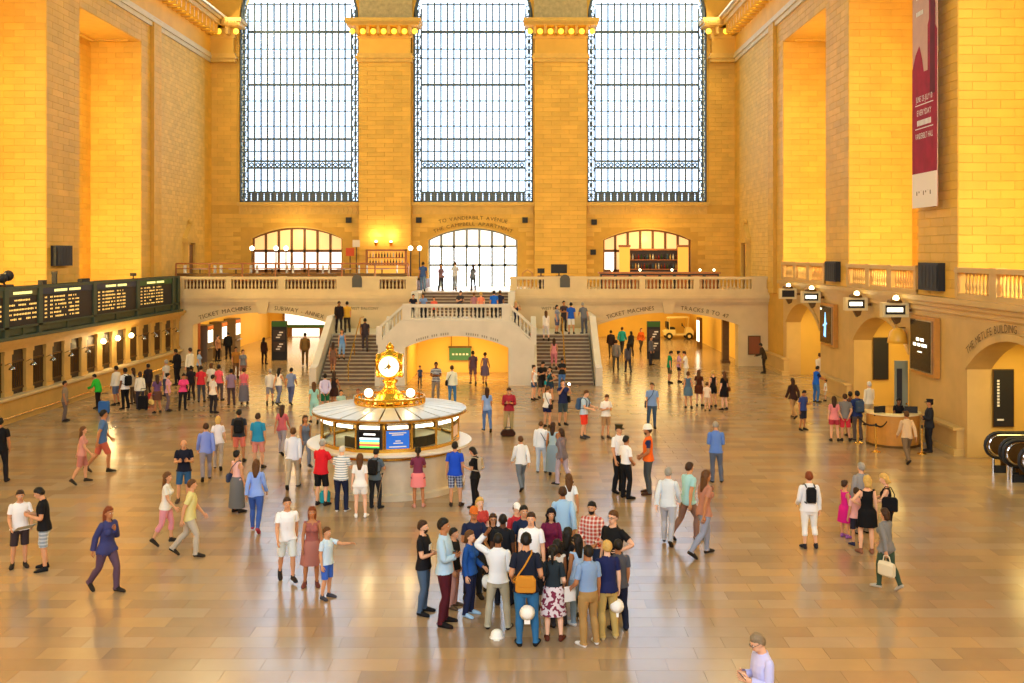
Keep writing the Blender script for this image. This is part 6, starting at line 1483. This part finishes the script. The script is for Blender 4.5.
x, y = floor_at(376, 510); r_ = thing('walking_stick', 'pale walking stick beside the man with the black backpack', 'stick', (x, y-.1, 0)); G().tube([(0, 0, 0), (.18, .05, .95)], .012, 6).obj('shaft', CHROME, r_); G().tube([(.18, .05, .95), (.2, .0, 1.0), (.16, -.06, .99)], .015, 6).obj('handle', BLACK, r_)
b = Q(418, 449, 507, 'f', 185, 'fwd', 'c', 'tee:7a3450', 'mini:f08a8c', 'k:pony', 'woman in plum top and pink skirt at the booth counter', 'c89080', h=1.6)
b = Q(455, 442, 506, 'm', 175, 'stand', 'b', 'tee:1f4fd0', 'shorts:39466e:plaid:b8c4dc', 'k:short', 'man in royal blue tee and plaid shorts at the booth', '3a2c24')
b = Q(475, 447, 507, 'f', 250, 'phone1', 'b', 'tee:141416', 'trousers:141418', 'k:bob', 'woman all in black standing at the right of the booth')
backpack(b, 'small beige backpack on the woman in black', 'b8a890', True)

# --- police officers and the worker
b = Q(619, 425, 492, 'm', 40, 'stand', 'b', 'tucked:eef0f4', 'trousers:14161c', 'k:short', 'police officer in white shirt and peaked cap', '101012', extra='peaked=3a3214')
b = Q(626, 436, 498, 'm', 120, 'clasp', 'c', 'tucked:f2f4f8', 'trousers:12141a', 'k:short', 'police officer in white shirt without a cap, nearer of the two', '101012')
b = Q(648, 426, 494, 'm', 265, 'clasp', 'c', 'vest:f06a20', 'trousers:4a4f50', 'b:short', 'worker in orange vest and white hard hat', '4a2c1c', extra='hardhat=f4f2ea,beard')

# --- middle of the hall
b = Q(509, 387, 434, 'm', 0, 'phone', 'b', 'sweater:a02c3c', 'trousers:a8966c', 'b:short', 'man in red sweater and khaki trousers reading his phone', '3a2a20'); phone_at(b, 1, 'phone in the hands of the man in the red sweater')
r_ = thing('duffel_bag', 'dark brown bag on the floor at the red sweater man\'s feet', 'bag', (*floor_at(508, 436), 0)); g = rbox(G(), -.28, .28, -.13, .13, 0, .24, .06); g.obj('bag_body', cloth('3a2018'), r_); G().tube([(-.12, 0, .22), (-.1, 0, .33), (.1, 0, .33), (.12, 0, .22)], .014, 6).obj('handle', cloth('241410'), r_)
b = Q(534, 366, 400, 'f', 60, 'stand', 'a', 'tank:f2f2f2', 'short:34507a', 'b:bun', 'woman in white tank and denim shorts by the right stair', h=1.62)
b = Q(542, 361, 398, 'm', 30, 'phone', 'b', 'tee:16161a', 'shorts:2a2c34', 'k:short', 'man in black tee by the right stair foot')
b = Q(550, 367, 402, 'f', -30, 'hip', 'b', 'tank:223a44', 'short:1f3350', 'k:long', 'woman in dark tank with a teal bag by the right stair', h=1.62); shoulder_bag(b, 'bright teal bag on the woman in the dark tank', '1aa0b4', -1, .95, .8)
b = Q(562, 356, 390, 'f', 0, 'phone', 'c', 'tee:20242c', 'jeans:4a78c0', 'k:bun', 'woman in dark tee and blue jeans at the foot of the right flight', h=1.6)
b = Q(547, 388, 427, 'f', 140, 'phone1', 'b', 'tee:f4f2ee', 'short:1c2450', 'm:pony', 'woman in white tee and navy shorts in front of the right stair', h=1.6); shoulder_bag(b, 'dark bag on the woman in white tee and navy shorts', '2a2226', -1, .9, .8)
b = Q(563, 380, 425, 'm', 20, 'photo', 'b', 'tee:1f2850', 'shorts:3c4a50', 'k:short', 'man in navy tee taking a flash picture'); phone_at(b, 1, 'phone with its white flash glowing', True); shoulder_bag(b, 'black bag on the man taking the flash picture', '121216', 1, 1.0, .9)
b = Q(584, 390, 438, 'm', 60, 'fwd', 'a', 'polo:b4cfea', 'shorts:e8402c', 'm:short', 'man in light blue polo and scarlet shorts', '3a3a40'); backpack(b, 'blue and grey backpack of the man in scarlet shorts', '3f5a80')
b = Q(606, 394, 438, 'm', 20, 'phone', 'b', 'polo:f4f2ee', 'shorts:a8845c', 'm:short', 'boyish man in white polo and tan shorts', '4a3a30')
b = Q(652, 383, 428, 'm', -10, 'stand', 'b', 'polo:7f9fd4', 'jeans:3c5470', 'b:short', 'man in sky blue polo with a strap across his chest'); shoulder_bag(b, 'dark grey cross-body bag of the man in sky blue polo', '2f3440', -1, .92, .9)
b = Q(541, 421, 472, 'm', 170, 'stand', 'a', 'shirt:eef2f6', 'trousers:c4d0e0', 'm:receding', 'man in loose white shirt and pale trousers walking with a woman'); shoulder_bag(b, 'dark bag at the side of the man in loose white shirt', '3a4050', -1, 1.0, .7)
b = Q(553, 426, 475, 'f', 160, 'stand', 'c', 'tank:a8c4d0', 'long:8fa8bc', 'b:long', 'dark-haired woman in pale blue dress beside the loose white shirt', h=1.62)
b = Q(521, 436, 490, 'm', 200, 'walk', 'b', 'shirt:e8ecf0', 'trousers:6a7480', 'm:short', 'man in white shirt and grey trousers striding right of the booth')
b = Q(487, 388, 432, 'f', 190, 'walk2', 'b', 'tee:8fb0e8', 'jeans:5f80c0', 'b:long', 'woman in blue tee and jeans left of the red sweater man', h=1.65)
b = Q(569, 462, None, 'f', 190, 'walk', 'c', 'tee:e2eaf0', 'capri:a8c8d8', 'm:long', 'woman in white top and pale capris walking behind the group', depth=23.6)
b = Q(562, 436, 486, 'f', 230, 'walk2', 'c', 'jacket:7a7078', 'trousers:b8a8b4', 'b:bob', 'woman in grey jacket hurrying left of the police officers', h=1.64)
b = Q(716, 422, 482, 'm', 175, 'phone', 'b', 'shirt:5f84d0', 'trousers:5a6478', 'g:short', 'man in blue shirt and grey trousers alone right of the worker')
b = Q(688, 462, 540, 'm', 120, 'walk', 'b', 'tee:a6d8dc', 'trousers:8a6a5c', 'b:short', 'man in aqua tee walking through the right centre')
b = Q(704, 470, 556, 'f', 115, 'walkh', 'c', 'tee:b07a64', 'jeans:8f96ac', 'm:long', 'woman in rust top walking beside the aqua tee')
b = Q(668, 470, 545, 'm', 160, 'walk2', 'a', 'shirt:d8e2ea', 'trousers:b0b4c0', 'g:short', 'grey-haired man in white shirt walking left of the aqua tee')

# --- below the right balcony arch
b = Q(688, 372, 408, 'f', 170, 'stand', 'b', 'tank:4c6a88', 'mini:557490', 'm:bun', 'woman in short denim dress by the right arch', h=1.6)
b = Q(699, 371, 406, 'f', 150, 'hold', 'p', 'tee:4a2416', 'mini:5a2c18', 'm:long', 'woman in brown dress with long hair and dark boots', '141214', h=1.62)
b = Q(707, 382, 411, 'k', 160, 'stand', 'a', 'tee:f0dcc8', 'shorts:d8b898', 'm:short', 'small boy in pale tee among four women', h=1.25)
b = Q(713, 371, 407, 'f', 200, 'stand', 'a', 'tank:18161a', 'short:1c1a20', 'l:bun', 'woman in black tank and black shorts among the four', h=1.62)
b = Q(724, 370, 410, 'f', 210, 'stand', 'p', 'tee:16141a', 'mini:16141a', 'm:long', 'woman in black dress with long brown hair, rightmost of four', '2a1c18', h=1.68)
shoulder_bag(b, 'brown bag of the woman in the black dress by the arch', '6a3a20', -1, .95, .7)
b = Q(669.5, 352, 383, 'm', 90, 'phone1', 'b', 'tee:1f8a5c', 'shorts:4a4a3c', 'k:short', 'man in green tee in front of the right arch', h=1.7)
b = Q(679, 351, 382, 'f', 80, 'stand', 'b', 'tee:d8a4cc', 'short:2a2024', 'k:bun', 'woman in lilac top in front of the right arch', h=1.64)
b = Q(686, 352, 384, 'm', 260, 'fwd', 'b', 'tee:f6f2ea', 'trousers:e2d4b4', 'b:short', 'man in white tee facing the lilac top', h=1.72)
for k, (px, Y, c1, c2, sx, lab) in enumerate(((611, 66, '2a2026', '3a342c', 'm', 'man in dark jacket deepest left in the right passage'), (622, 68, '1c8a98', '2a2c34', 'm', 'man in teal jacket in the right passage'), (631, 66.5, '20222a', '2a2420', 'f', 'woman in black coat in the right passage'), (641, 69.5, 'c85a20', '4a3a2c', 'f', 'woman in orange top in the right passage'), (616, 58.6, '8f8a84', '5c5850', 'm', 'man in grey shirt entering the right arch'), (628, 57.0, '5a5660', '403a3c', 'f', 'woman in slate dress entering the right arch'), (651, 61.2, '6a6a74', '34343c', 'm', 'man in grey sweater beside the right totem'))):
    Q(px, None, None, sx, (180, 150, 200, 20, 170, 190, 60)[k], ('walk', 'walk2', 'stand', 'walk', 'walk', 'walk2', 'stand')[k], 'bcbabcb'[k], 'jacket:'+c1, 'trousers:'+c2, 'kbkmbkb'[k]+':'+('short' if sx == 'm' else 'long'), lab, depth=Y)
b = Q(764, 340, 373, 'm', 250, 'lean', 'd', 'jacket:3a2c1c', 'trousers:2a2016', 'k:short', 'man in dark brown jacket by the brown notice board', h=1.72)

# --- along the right wall
b = Q(793, 382, 418, 'f', 200, 'walk', 'c', 'jacket:3a2420', 'trousers:b08a5c', 'b:long', 'woman in dark brown jacket walking near the right wall', h=1.66)
b = Q(803, 390, 430, 'm', 30, 'phone1', 'c', 'tee:3a4c8a', 'shorts:2a2c38', 'k:short', 'man in indigo tee and dark shorts near the right wall')
b = Q(816, 366, 402, 'm', 110, 'fwd', 'c', 'vest:1f5fd0', 'jeans:3a6cb0', 'k:short', 'man in bright blue vest by the far gate')
b = Q(825.5, 380, 401, 'k', 250, 'stand', 'b', 'tee:f0ece2', 'shorts:c8b89c', 'k:short', 'toddler in white beside the bright blue vest', h=1.02)
b = Q(820, 352, None, 'm', 190, 'walk2', 'a', 'shirt:f0e8d4', 'trousers:c8b48c', 'm:short', 'man in cream shirt in front of the far gate', h=1.74, depth=50.5)
b = Q(834, 396, 441, 'f', 170, 'stand', 'a', 'tee:e68a8c', 'short:b83a48', 'b:long', 'woman in pink tee queuing at the help desk', h=1.62)
b = Q(845, 394, 441, 'm', 165, 'back', 'b', 'tee:7c7a78', 'shorts:d83a48', 'b:short', 'man in grey tee and raspberry shorts in the desk queue')
b = Q(857, 391, 440, 'm', 190, 'stand', 'c', 'tee:2c3a6a', 'trousers:6a5a50', 'k:short', 'man in indigo tee, third in the desk queue'); backpack(b, 'slate backpack of the third man in the desk queue', '3f5068')
b = Q(869, 389, 425, 'm', 200, 'stand', 'a', 'shirt:efe6cc', 'trousers:c8b890', 'w:short', 'white-haired man in cream shirt behind the desk queue', h=1.72)
b = Q(850, 396, 436, 'm', 175, 'stand', 'd', 'tee:5a3c34', 'shorts:3a3030', 'k:short', 'man in brown tee in the middle of the desk queue', h=1.66)
b = Q(898, 395, None, 'f', 0, 'fwd', 'd', 'tee:18161c', 'trousers:1c1c22', 'k:bun', 'attendant in black behind the round help desk', h=1.6, depth=36.3)
b = Q(907, 411, 463, 'm', 185, 'walk', 'c', 'shirt:d8b890', 'trousers:7a6650', 'm:short', 'man in sand shirt passing in front of the help desk')
b = Q(929, 399, 452, 'm', 260, 'cross', 'c', 'jacket:23242c', 'trousers:1c1c24', 'k:short', 'guard in dark uniform leaning by the right wall', h=1.8, extra='peaked=1c1c24')

# --- family group on the right
b = Q(809, 472, 548, 'm', 180, 'hold', 'a', 'shirt:eeeef0', 'capri:f2f2ee', 'r:short', 'person in white shirt and white capris seen from behind', '22242c', fat=1.12); backpack(b, 'small black drawstring backpack on the white shirt', '16161a', True)
b = Q(845, 482, 537, 'g', 110, 'stand', 'b', 'dress:d8208c', 'dress:d8208c', 'b:bun', 'girl in magenta dress', 'a060b0', h=1.36)
b = Q(861, 463, None, 'm', 200, 'stand', 'a', 'jacket:8f8f90', 'trousers:8a8478', 'g:short', 'grey-haired man in grey jacket behind the magenta girl', h=1.72)
b = Q(856, 487, 545, 'k', 190, 'stand', 'b', 'tee:f2b4b0', 'shorts:2a2c3c', 'b:short', 'boy in pink tee and dark shorts', '2a3050', h=1.34)
b = Q(867, 474, 553, 'f', 180, 'hip', 'a', 'dress:0f0f12', 'mini:0f0f12', 'l:bob', 'woman in sleeveless black dress with bare legs', '8a5a44', h=1.76)
b = Q(888, 474, 548, 'f', 250, 'fwd', 'a', 'tank:141216', 'trousers:16141a', 'l:bob', 'blonde woman in black top holding a dark bag', h=1.72); shoulder_bag(b, 'black leather bag of the blonde woman', '101014', 1, 1.1, 1.2, False)
b = Q(886, 511, 590, 'f', 215, 'walk2', 'b', 'jacket:7c7a78', 'jeans:3a4c3c', 'b:bob', 'woman in grey jacket walking in front of the family', 'b0a898'); hand_bag(b, 1, 'cream tote carried by the woman in the grey jacket', 'dccfb0', .17, .3)
b = Q(764, 632, None, 'm', 285, 'phone', 'a', 'shirt:c4c4ee', 'trousers:5a6070', 'h:short', 'grey-haired man in lavender shirt and glasses reading a phone in the foreground', h=1.78, extra='glasses', near=True); phone_at(b, 1, 'white phone held by the man in lavender')

# --- left side of the hall
b = Q(0, 418, 482, 'm', 200, 'stand', 'c', 'tee:121216', 'trousers:1c1a1e', 'k:short', 'man in black tee at the left picture edge')
b = Q(20, 492, 567, 'm', 30, 'holdb', 'b', 'tee:f0eeec', 'shorts:3a2e30', 'b:short', 'boy in white tee reading a map', h=1.68)
r_ = thing('folded_map', 'pale folded map held between two young men', 'map', (b.hand(1)+b.hand(-1))/2+Vector((.12, -.1, .06)), .4); r_.rotation_euler = (-.5, 0, .9)
G().box(-.2, .0, -.13, .13, 0, .004).obj('map_fold', cloth('d8d2c4'), r_); G().box(.0, .2, -.13, .13, 0, .006).obj('map_fold', cloth('cfd4c8'), r_)
b = Q(44, 486, 570, 'm', 290, 'phone', 'b', 'tee:141418', 'shorts:8f9aa4:plaid:e4e8ea', 'k:short', 'young man in black tee and plaid grey shorts pointing at a map', '1a1a1e', h=1.8)
b = Q(184, 436, 502, 'm', 15, 'phone', 'b', 'tee:161a2c', 'shorts:2f5880', 'k:bald', 'bald man in navy tee and blue shorts', '4a3a30', h=1.74)
b = Q(239, 409, 462, 'm', 190, 'stand', 'c', 'tee:30343c', 'shorts:e07a6a', 'k:short', 'man in charcoal tee with coral shorts left of the booth', h=1.72); backpack(b, 'black backpack left of the booth on the charcoal tee', '15161a')
b = Q(237, 450, 512, 'f', 150, 'hold', 'b', 'tank:e8b8b4', 'long:6a6e74', 'k:bun', 'woman in pink top and long grey skirt', h=1.62); shoulder_bag(b, 'navy bag of the woman in the long grey skirt', '3a4460', 1, .98, .9)
b = Q(256, 441, 532, 'f', 180, 'walk2', 'c', 'shirt:88a8f0', 'jeans:3a5aa8', 'm:long', 'woman in light blue shirt and blue jeans walking away', 'a04050', h=1.72)
b = Q(287, 502, 582, 'm', 20, 'walk2', 'b', 'tee:f2f4f4', 'shorts:d8e0dc', 'b:short', 'man in white tee and pale shorts below the booth', h=1.72)
b = Q(312, 511, 586, 'f', 10, 'stand', 'c', 'tank:9a5a54', 'dress:a46a60', 'r:long', 'woman in rosy brown dress with auburn hair', '6a3a34', h=1.62)
b = Q(327, 528, 598, 'k', 60, 'point', 'b', 'tee:c4dcee', 'shorts:3a64c4', 'm:short', 'boy in pale blue tee and blue shorts holding out an arm', '3a3c48', h=1.4)
b = Q(107, 497, 592, 'f', 60, 'walkh', 'c', 'jacket:3a3e70', 'trousers:5c4658', 'r:long', 'woman in indigo jacket leaning into her stride on the left', h=1.74)
b = Q(190, 480, 556, 'm', 100, 'walk', 'b', 'tee:d8d08c', 'trousers:b8b0a0', 'm:short', 'man in pale yellow tee walking through the left centre', h=1.74)
b = Q(166, 468, 545, 'f', 95, 'walk2', 'b', 'tee:e0dcd0', 'capri:d8909c', 'm:long', 'woman in cream top and pink capris following the yellow tee', h=1.66)
b = Q(206, 423, 480, 'm', 200, 'walk', 'b', 'shirt:7c90dc', 'trousers:8a8490', 'b:short', 'man in periwinkle shirt near the bald man')
b = Q(218, 418, 470, 'f', 190, 'walk2', 'p', 'tee:e6e2ea', 'trousers:b0a4a0', 'l:bob', 'fair woman in white top beside the periwinkle shirt', h=1.64)
b = Q(258, 416, 468, 'm', 175, 'stand', 'b', 'polo:2a8ab4', 'shorts:d88a7c', 'b:short', 'man in deep teal polo left of the booth', fat=1.1, h=1.74)
b = Q(282, 405, 455, 'f', 170, 'walk2', 'c', 'tee:c0606a', 'trousers:a8a0ac', 'b:long', 'woman in dusty red tee behind the booth queue', h=1.64)
b = Q(293, 428, 488, 'm', 185, 'walk', 'b', 'shirt:e6e8f2', 'trousers:b8a890', 'm:short', 'man in white shirt walking left of the red tee', h=1.76)
b = Q(305, 416, 468, 'f', 30, 'walk2', 'c', 'tank:6a7488', 'trousers:8890a8', 'b:long', 'woman in slate tank walking toward the viewer by the booth', h=1.64)
b = Q(82, 420, 484, 'f', 110, 'walk2', 'b', 'tee:c88a7c', 'shorts:b87468', 'm:long', 'woman in salmon tee crossing near the ticket counter', h=1.66)
b = Q(102, 408, 472, 'm', 120, 'walk', 'c', 'tee:4a6a9a', 'shorts:c0604c', 'k:short', 'man in denim blue tee and red shorts crossing on the left')

# --- ticket counter queue
tq = [(65, 381, 421, 'm', 100, 'stand', 'c', 'tee:8a7a68', 'trousers:6a5c58', 'k:short', 'man in taupe tee near the left ticket windows'),
 (98, 376, 408, 'm', 260, 'lean', 'b', 'jacket:2fb83a', 'trousers:241c1c', 'k:short', 'man in bright green hooded jacket stooping at the counter'),
 (116, 366, 405, 'm', 250, 'stand', 'c', 'shirt:e2ddd0', 'shorts:5a6a8c', 'k:short', 'man in off-white shirt, leftmost in the ticket queue'),
 (125, 368, 409, 'm', 240, 'stand', 'd', 'tee:f0f0f0', 'trousers:16161a', 'k:short', 'man in white tee and black trousers in the ticket queue'),
 (133, 364, 404, 'f', 250, 'stand', 'b', 'tee:b8a890', 'trousers:5a4a40', 'b:long', 'woman in beige tee in the ticket queue'),
 (140, 372, 409, 'f', 200, 'stand', 'c', 'shirt:f0ead8', 'trousers:3a3440', 'b:bob', 'woman in ivory blouse with a black suitcase'),
 (148, 364, 399, 'm', 240, 'stand', 'd', 'jacket:2a2028', 'trousers:3a2c28', 'k:short', 'man in dark jacket waiting for tickets'),
 (157, 370, 413, 'f', 220, 'stand', 'c', 'tee:6a4a78', 'mini:5a3c34', 'b:long', 'woman in violet tee and brown skirt in the queue'),
 (166, 360, 396, 'm', 250, 'stand', 'b', 'tee:c8c4bc', 'jeans:3c4660', 'g:short', 'grey-haired man in light tee in the queue'),
 (168, 377, 411, 'f', 100, 'stand', 'b', 'tee:d8a0b4', 'trousers:6a5a64', 'k:bun', 'woman in pale pink tee at the front of the crowd'),
 (177, 349, 385, 'm', 250, 'phone1', 'd', 'jacket:17151a', 'trousers:1a181c', 'k:short', 'man in black jacket at the far ticket windows'),
 (190, 348, 385, 'm', 245, 'stand', 'b', 'shirt:e8e0cc', 'trousers:2a2622', 'b:short', 'man in cream shirt at the far ticket windows'),
 (183, 377, 410, 'f', 30, 'lean', 'c', 'tee:ec4a8c', 'trousers:1c1a20', 'k:bun', 'woman in hot pink top and black trousers'),
 (199, 345, 380, 'f', 90, 'stand', 'b', 'tee:9ab4d8', 'trousers:34343c', 'k:long', 'woman in light blue tee at the left arch'),
 (201, 366, 402, 'm', 190, 'stand', 'b', 'tee:d83440', 'jeans:4a4c58', 'k:short', 'man in red tee in the ticket crowd'),
 (211, 365, 398, 'f', 200, 'stand', 'b', 'tee:ece8da', 'trousers:6a6058', 'm:bob', 'woman in white tee right of the red tee'),
 (219, 366, 400, 'f', 170, 'stand', 'c', 'tee:f06070', 'trousers:5a4c50', 'k:bun', 'woman in coral tee in the ticket crowd'),
 (213, 377, 413, 'f', 150, 'stand', 'b', 'tee:e6dcd0', 'trousers:2a262c', 'k:short', 'short-haired woman in pale tee, lowest in the ticket crowd'),
 (231, 369, 405, 'm', 200, 'stand', 'c', 'tee:8a7494', 'trousers:4a3c44', 'k:short', 'man in mauve tee at the right of the ticket crowd'),
 (244, 364, 404, 'f', 190, 'stand', 'b', 'tee:d86a78', 'long:6c6874', 'b:bun', 'woman in rose top and grey skirt, rightmost of the ticket crowd'),
 (191, 366, 400, 'm', 210, 'stand', 'd', 'tee:242026', 'trousers:302a2c', 'k:short', 'man in black tee in the middle of the ticket crowd'),
 (218, 333, 361, 'f', 60, 'stand', 'b', 'tee:a87858', 'trousers:1c181a', 'k:short', 'woman in tan top inside the left arch'),
 (228, 332, 359, 'm', 200, 'stand', 'b', 'jacket:0f0f14', 'trousers:121218', 'k:short', 'man in black suit inside the left arch'),
 (236, 347, 378, 'm', 30, 'stand', 'c', 'tee:a8702c', 'trousers:6a4a2c', 'k:short', 'man in ochre tee under the left arch'),
 (243, 349, 380, 'f', 20, 'stand', 'b', 'tee:7a7c84', 'shorts:8a5a50', 'b:bob', 'woman in grey tee under the left arch'),
 (270, 369, 404, 'm', 190, 'walk', 'b', 'shirt:e4dcd0', 'shorts:8f8a94', 'g:short', 'grey-haired man in cream shirt left of the stairs'),
 (279, 371, 405, 'f', 150, 'walk2', 'b', 'tank:f0e8dc', 'trousers:6c7494', 'k:long', 'dark-haired woman in ivory tank left of the stairs'),
 (291, 369, 405, 'm', 170, 'walk2', 'c', 'tee:7c8ab4', 'jeans:56608c', 'k:short', 'man in dusty blue tee left of the stairs'),
 (264, 333, 364, 'f', 160, 'stand', 'd', 'jacket:3a2018', 'trousers:2a1a14', 'k:long', 'woman in dark brown coat beside the left totem'),
 (305, 332, 366, 'm', 190, 'walk2', 'b', 'jacket:8a6a3a', 'trousers:6a5430', 'k:short', 'man in camel jacket at the right of the left arch'),
 (325, 374, 412, 'm', 200, 'back', 'b', 'shirt:d4ccf0', 'shorts:1a6a4c', 'k:short', 'man in lilac shirt and dark green shorts left of the clock'),
 (334, 372, 410, 'f', 170, 'walk2', 'c', 'tank:2a2026', 'mini:3a2420', 'b:long', 'woman in black tank beside the lilac shirt'),
 (314, 384, 424, 'f', 200, 'walk2', 'b', 'tee:9cd4d0', 'capri:a8dcd8', 'm:long', 'woman in mint outfit behind the booth'),
 (341, 390, None, 'k', 10, 'stand', 'b', 'tee:a8c8c0', 'shorts:2a3038', 'k:short', 'boy in pale tee seen over the booth roof'),
 (358, 389, None, 'k', 20, 'stand', 'c', 'tee:88c0c8', 'shorts:5a5a60', 'r:short', 'red-haired boy seen over the booth roof')]
for r in tq:
    kw = {}
    if r[3] in 'kg': kw['h'] = 1.35
    elif r[3] == 'f': kw['h'] = 1.63
    b = Q(*r, **kw)
    if 'white tee and black trousers' in r[10]: backpack(b, 'black backpack in the ticket queue', '141418')
    if 'ivory blouse' in r[10]: suitcase('black suitcase beside the ivory blouse', *floor_at(143, 410), '1a181c', .62, .42)
    if 'hot pink' in r[10]: shoulder_bag(b, 'black bag of the woman in hot pink', '141216', 1, .95, 1.1)
    if 'bright green' in r[10]: suitcase('blue suitcase beside the green hooded jacket', *floor_at(104, 414), '3a6cb4', .55, .45)
    if 'violet tee' in r[10]: hand_bag(b, 1, 'straw yellow bag of the woman in violet', 'd8c078')
    if 'beige tee' in r[10]: suitcase('red suitcase in the ticket queue', *floor_at(152, 404), 'd84a50', .5, .34)

# --- under and around the stairs
b = Q(420, 367, 385, 'k', 20, 'stand', 'b', 'tee:3a4668', 'trousers:2a3048', 'k:short', 'small child in dark blue standing below the stair arch', h=1.0)
b = Q(436, 361, 400, 'm', 0, 'cross', 'd', 'tee:1c2a58:stripe:e8ecf0', 'trousers:8a8078', 'k:short', 'man in navy tee with white bands in front of the stair arch', h=1.76)
b = Q(452, 368, 404, 'm', 170, 'stand', 'b', 'shirt:e8ecdc', 'jeans:3f74b0', 'b:short', 'man in white shirt and blue jeans in front of the stair arch', h=1.74); shoulder_bag(b, 'black bag of the man in front of the stair arch', '17171b', 1, .98, .9)
b = Q(473, 353, 385, 'm', 190, 'walk2', 'c', 'tee:5c4454', 'shorts:6a5058', 'k:short', 'man in plum tee inside the stair arch', h=1.72)
b = Q(485, 352, 385, 'f', 170, 'walk2', 'c', 'tank:6a5a70', 'dress:64546c', 'b:bun', 'woman in violet dress inside the stair arch', h=1.64)
# left flight
zf = lambda Y: max(0, min(2.31, .165*(math.floor((Y-51.85)/.29)+1)))
def on_step(px, Y, *a, **k): return Q(px, None, None, *a, depth=Y, z=zf(Y), **k)
on_step(339, 56.6, 'm', 20, 'walk2', 'd', 'jacket:241c20', 'trousers:2a2226', 'k:short', 'man in dark jacket at the top of the left flight')
on_step(347, 57.2, 'm', 200, 'stand', 'b', 'tee:d8a83a', 'trousers:3a3430', 'k:short', 'man in yellow tee at the top of the left flight')
on_step(342, 53.6, 'f', 10, 'stand', 'b', 'tank:6a9ad8', 'capri:8ab0e0', 'm:long', 'woman in sky blue on the left flight', h=1.6)
on_step(365, 54.4, 'm', 190, 'walk2', 'd', 'tee:3a3038', 'trousers:4a4044', 'k:short', 'man in dark clothes climbing the left flight')
on_step(333, 52.6, 'f', 180, 'walk2', 'c', 'tank:7a5a4c', 'shorts:8a6050', 'b:long', 'woman in brown on the lowest left steps', h=1.62)
# right flight
on_step(557, 56.3, 'f', 60, 'stand', 'b', 'tee:8a90a8', 'shorts:5a6080', 'k:bob', 'woman in grey blue at the top of the right flight', h=1.6)
on_step(564, 57.9, 'm', 20, 'cross', 'c', 'tee:3a3440', 'trousers:3c3844', 'k:short', 'man in dark tee at the back of the right landing')
on_step(571, 56.1, 'm', 175, 'stand', 'b', 'tee:1f58c8', 'shorts:f0f0f0', 'k:short', 'man in blue tee and white shorts at the top of the right flight')
on_step(584, 56.4, 'm', 200, 'lean', 'b', 'tee:6a6e7c', 'trousers:5c5f6c', 'g:short', 'man in grey leaning on the outer stair wall')
on_step(546, 55.2, 'f', 190, 'walk2', 'p', 'shirt:e8e4e2', 'capri:dcd4d4', 'm:long', 'woman in white climbing the right flight', h=1.64)
on_step(554, 53.0, 'f', 180, 'walk2', 'b', 'tank:d88a94', 'capri:c87884', 'b:long', 'woman in pink on the lower right steps', h=1.62)
# on the landing behind the balustrade
for k, (px, Y, c1, sx, lab, hh) in enumerate(((413, 53.4, '1e2030', 'm', 'man in dark navy leaning at the left end of the landing', 1.5), (424, 53.6, '7f9fd8', 'm', 'man in light blue at the landing balustrade', 1.52), (434, 53.2, 'e0604a', 'k', 'child in red at the landing balustrade', 1.32), (460, 54.2, '3a3a44', 'm', 'man in black reading at the landing balustrade', 1.62), (474, 53.8, 'b8808c', 'f', 'woman in mauve at the landing balustrade', 1.52), (481, 53.6, 'f09070', 'f', 'woman in peach at the landing balustrade', 1.54), (494, 53.6, '1f68e0', 'm', 'man in vivid blue at the landing balustrade', 1.62), (500, 54.1, '242a4a', 'm', 'man in navy at the right end of the landing balustrade', 1.62))):
    Q(px, None, None, sx, (10, -10, 0, 30, 170, 175, 180, 190)[k], ('elbows', 'elbows', 'stand', 'phone', 'stand', 'stand', 'stand', 'stand')[k], 'bcbabpbc'[k], 'tee:'+c1, 'trousers:34343c', 'kkkbmlkk'[k]+':short', lab, depth=Y, z=3.2, h=hh)
Q(516, None, None, 'f', 20, 'photo', 'b', 'tank:242a48', 'trousers:2a2e48', 'l:long', 'woman in dark tank raising her arm at the landing corner', depth=55.2, z=2.56, h=1.62)
# at the stair head in front of the bright doorway
for k, (px, Y, c1, c2, sx, lab) in enumerate(((423, 61.0, '3a5a9a', '6a88b0', 'm', 'man in blue at the head of the stairs'), (441, 62.5, '8a6a70', '3a3a48', 'f', 'woman in mauve coat at the head of the stairs'), (455, 61.8, 'c8ccd8', '8a94a8', 'm', 'man in pale shirt at the head of the stairs'), (473, 62.8, '6a7488', '4a5060', 'f', 'woman in slate tee at the head of the stairs'))):
    Q(px, None, None, sx, (180, 20, 170, 200)[k], ('walk2', 'stand', 'walk2', 'stand')[k], 'cbpb'[k], 'tee:'+c1, 'trousers:'+c2, 'kbmb'[k]+':'+('short' if sx == 'm' else 'long'), lab, depth=Y, z=ZB)
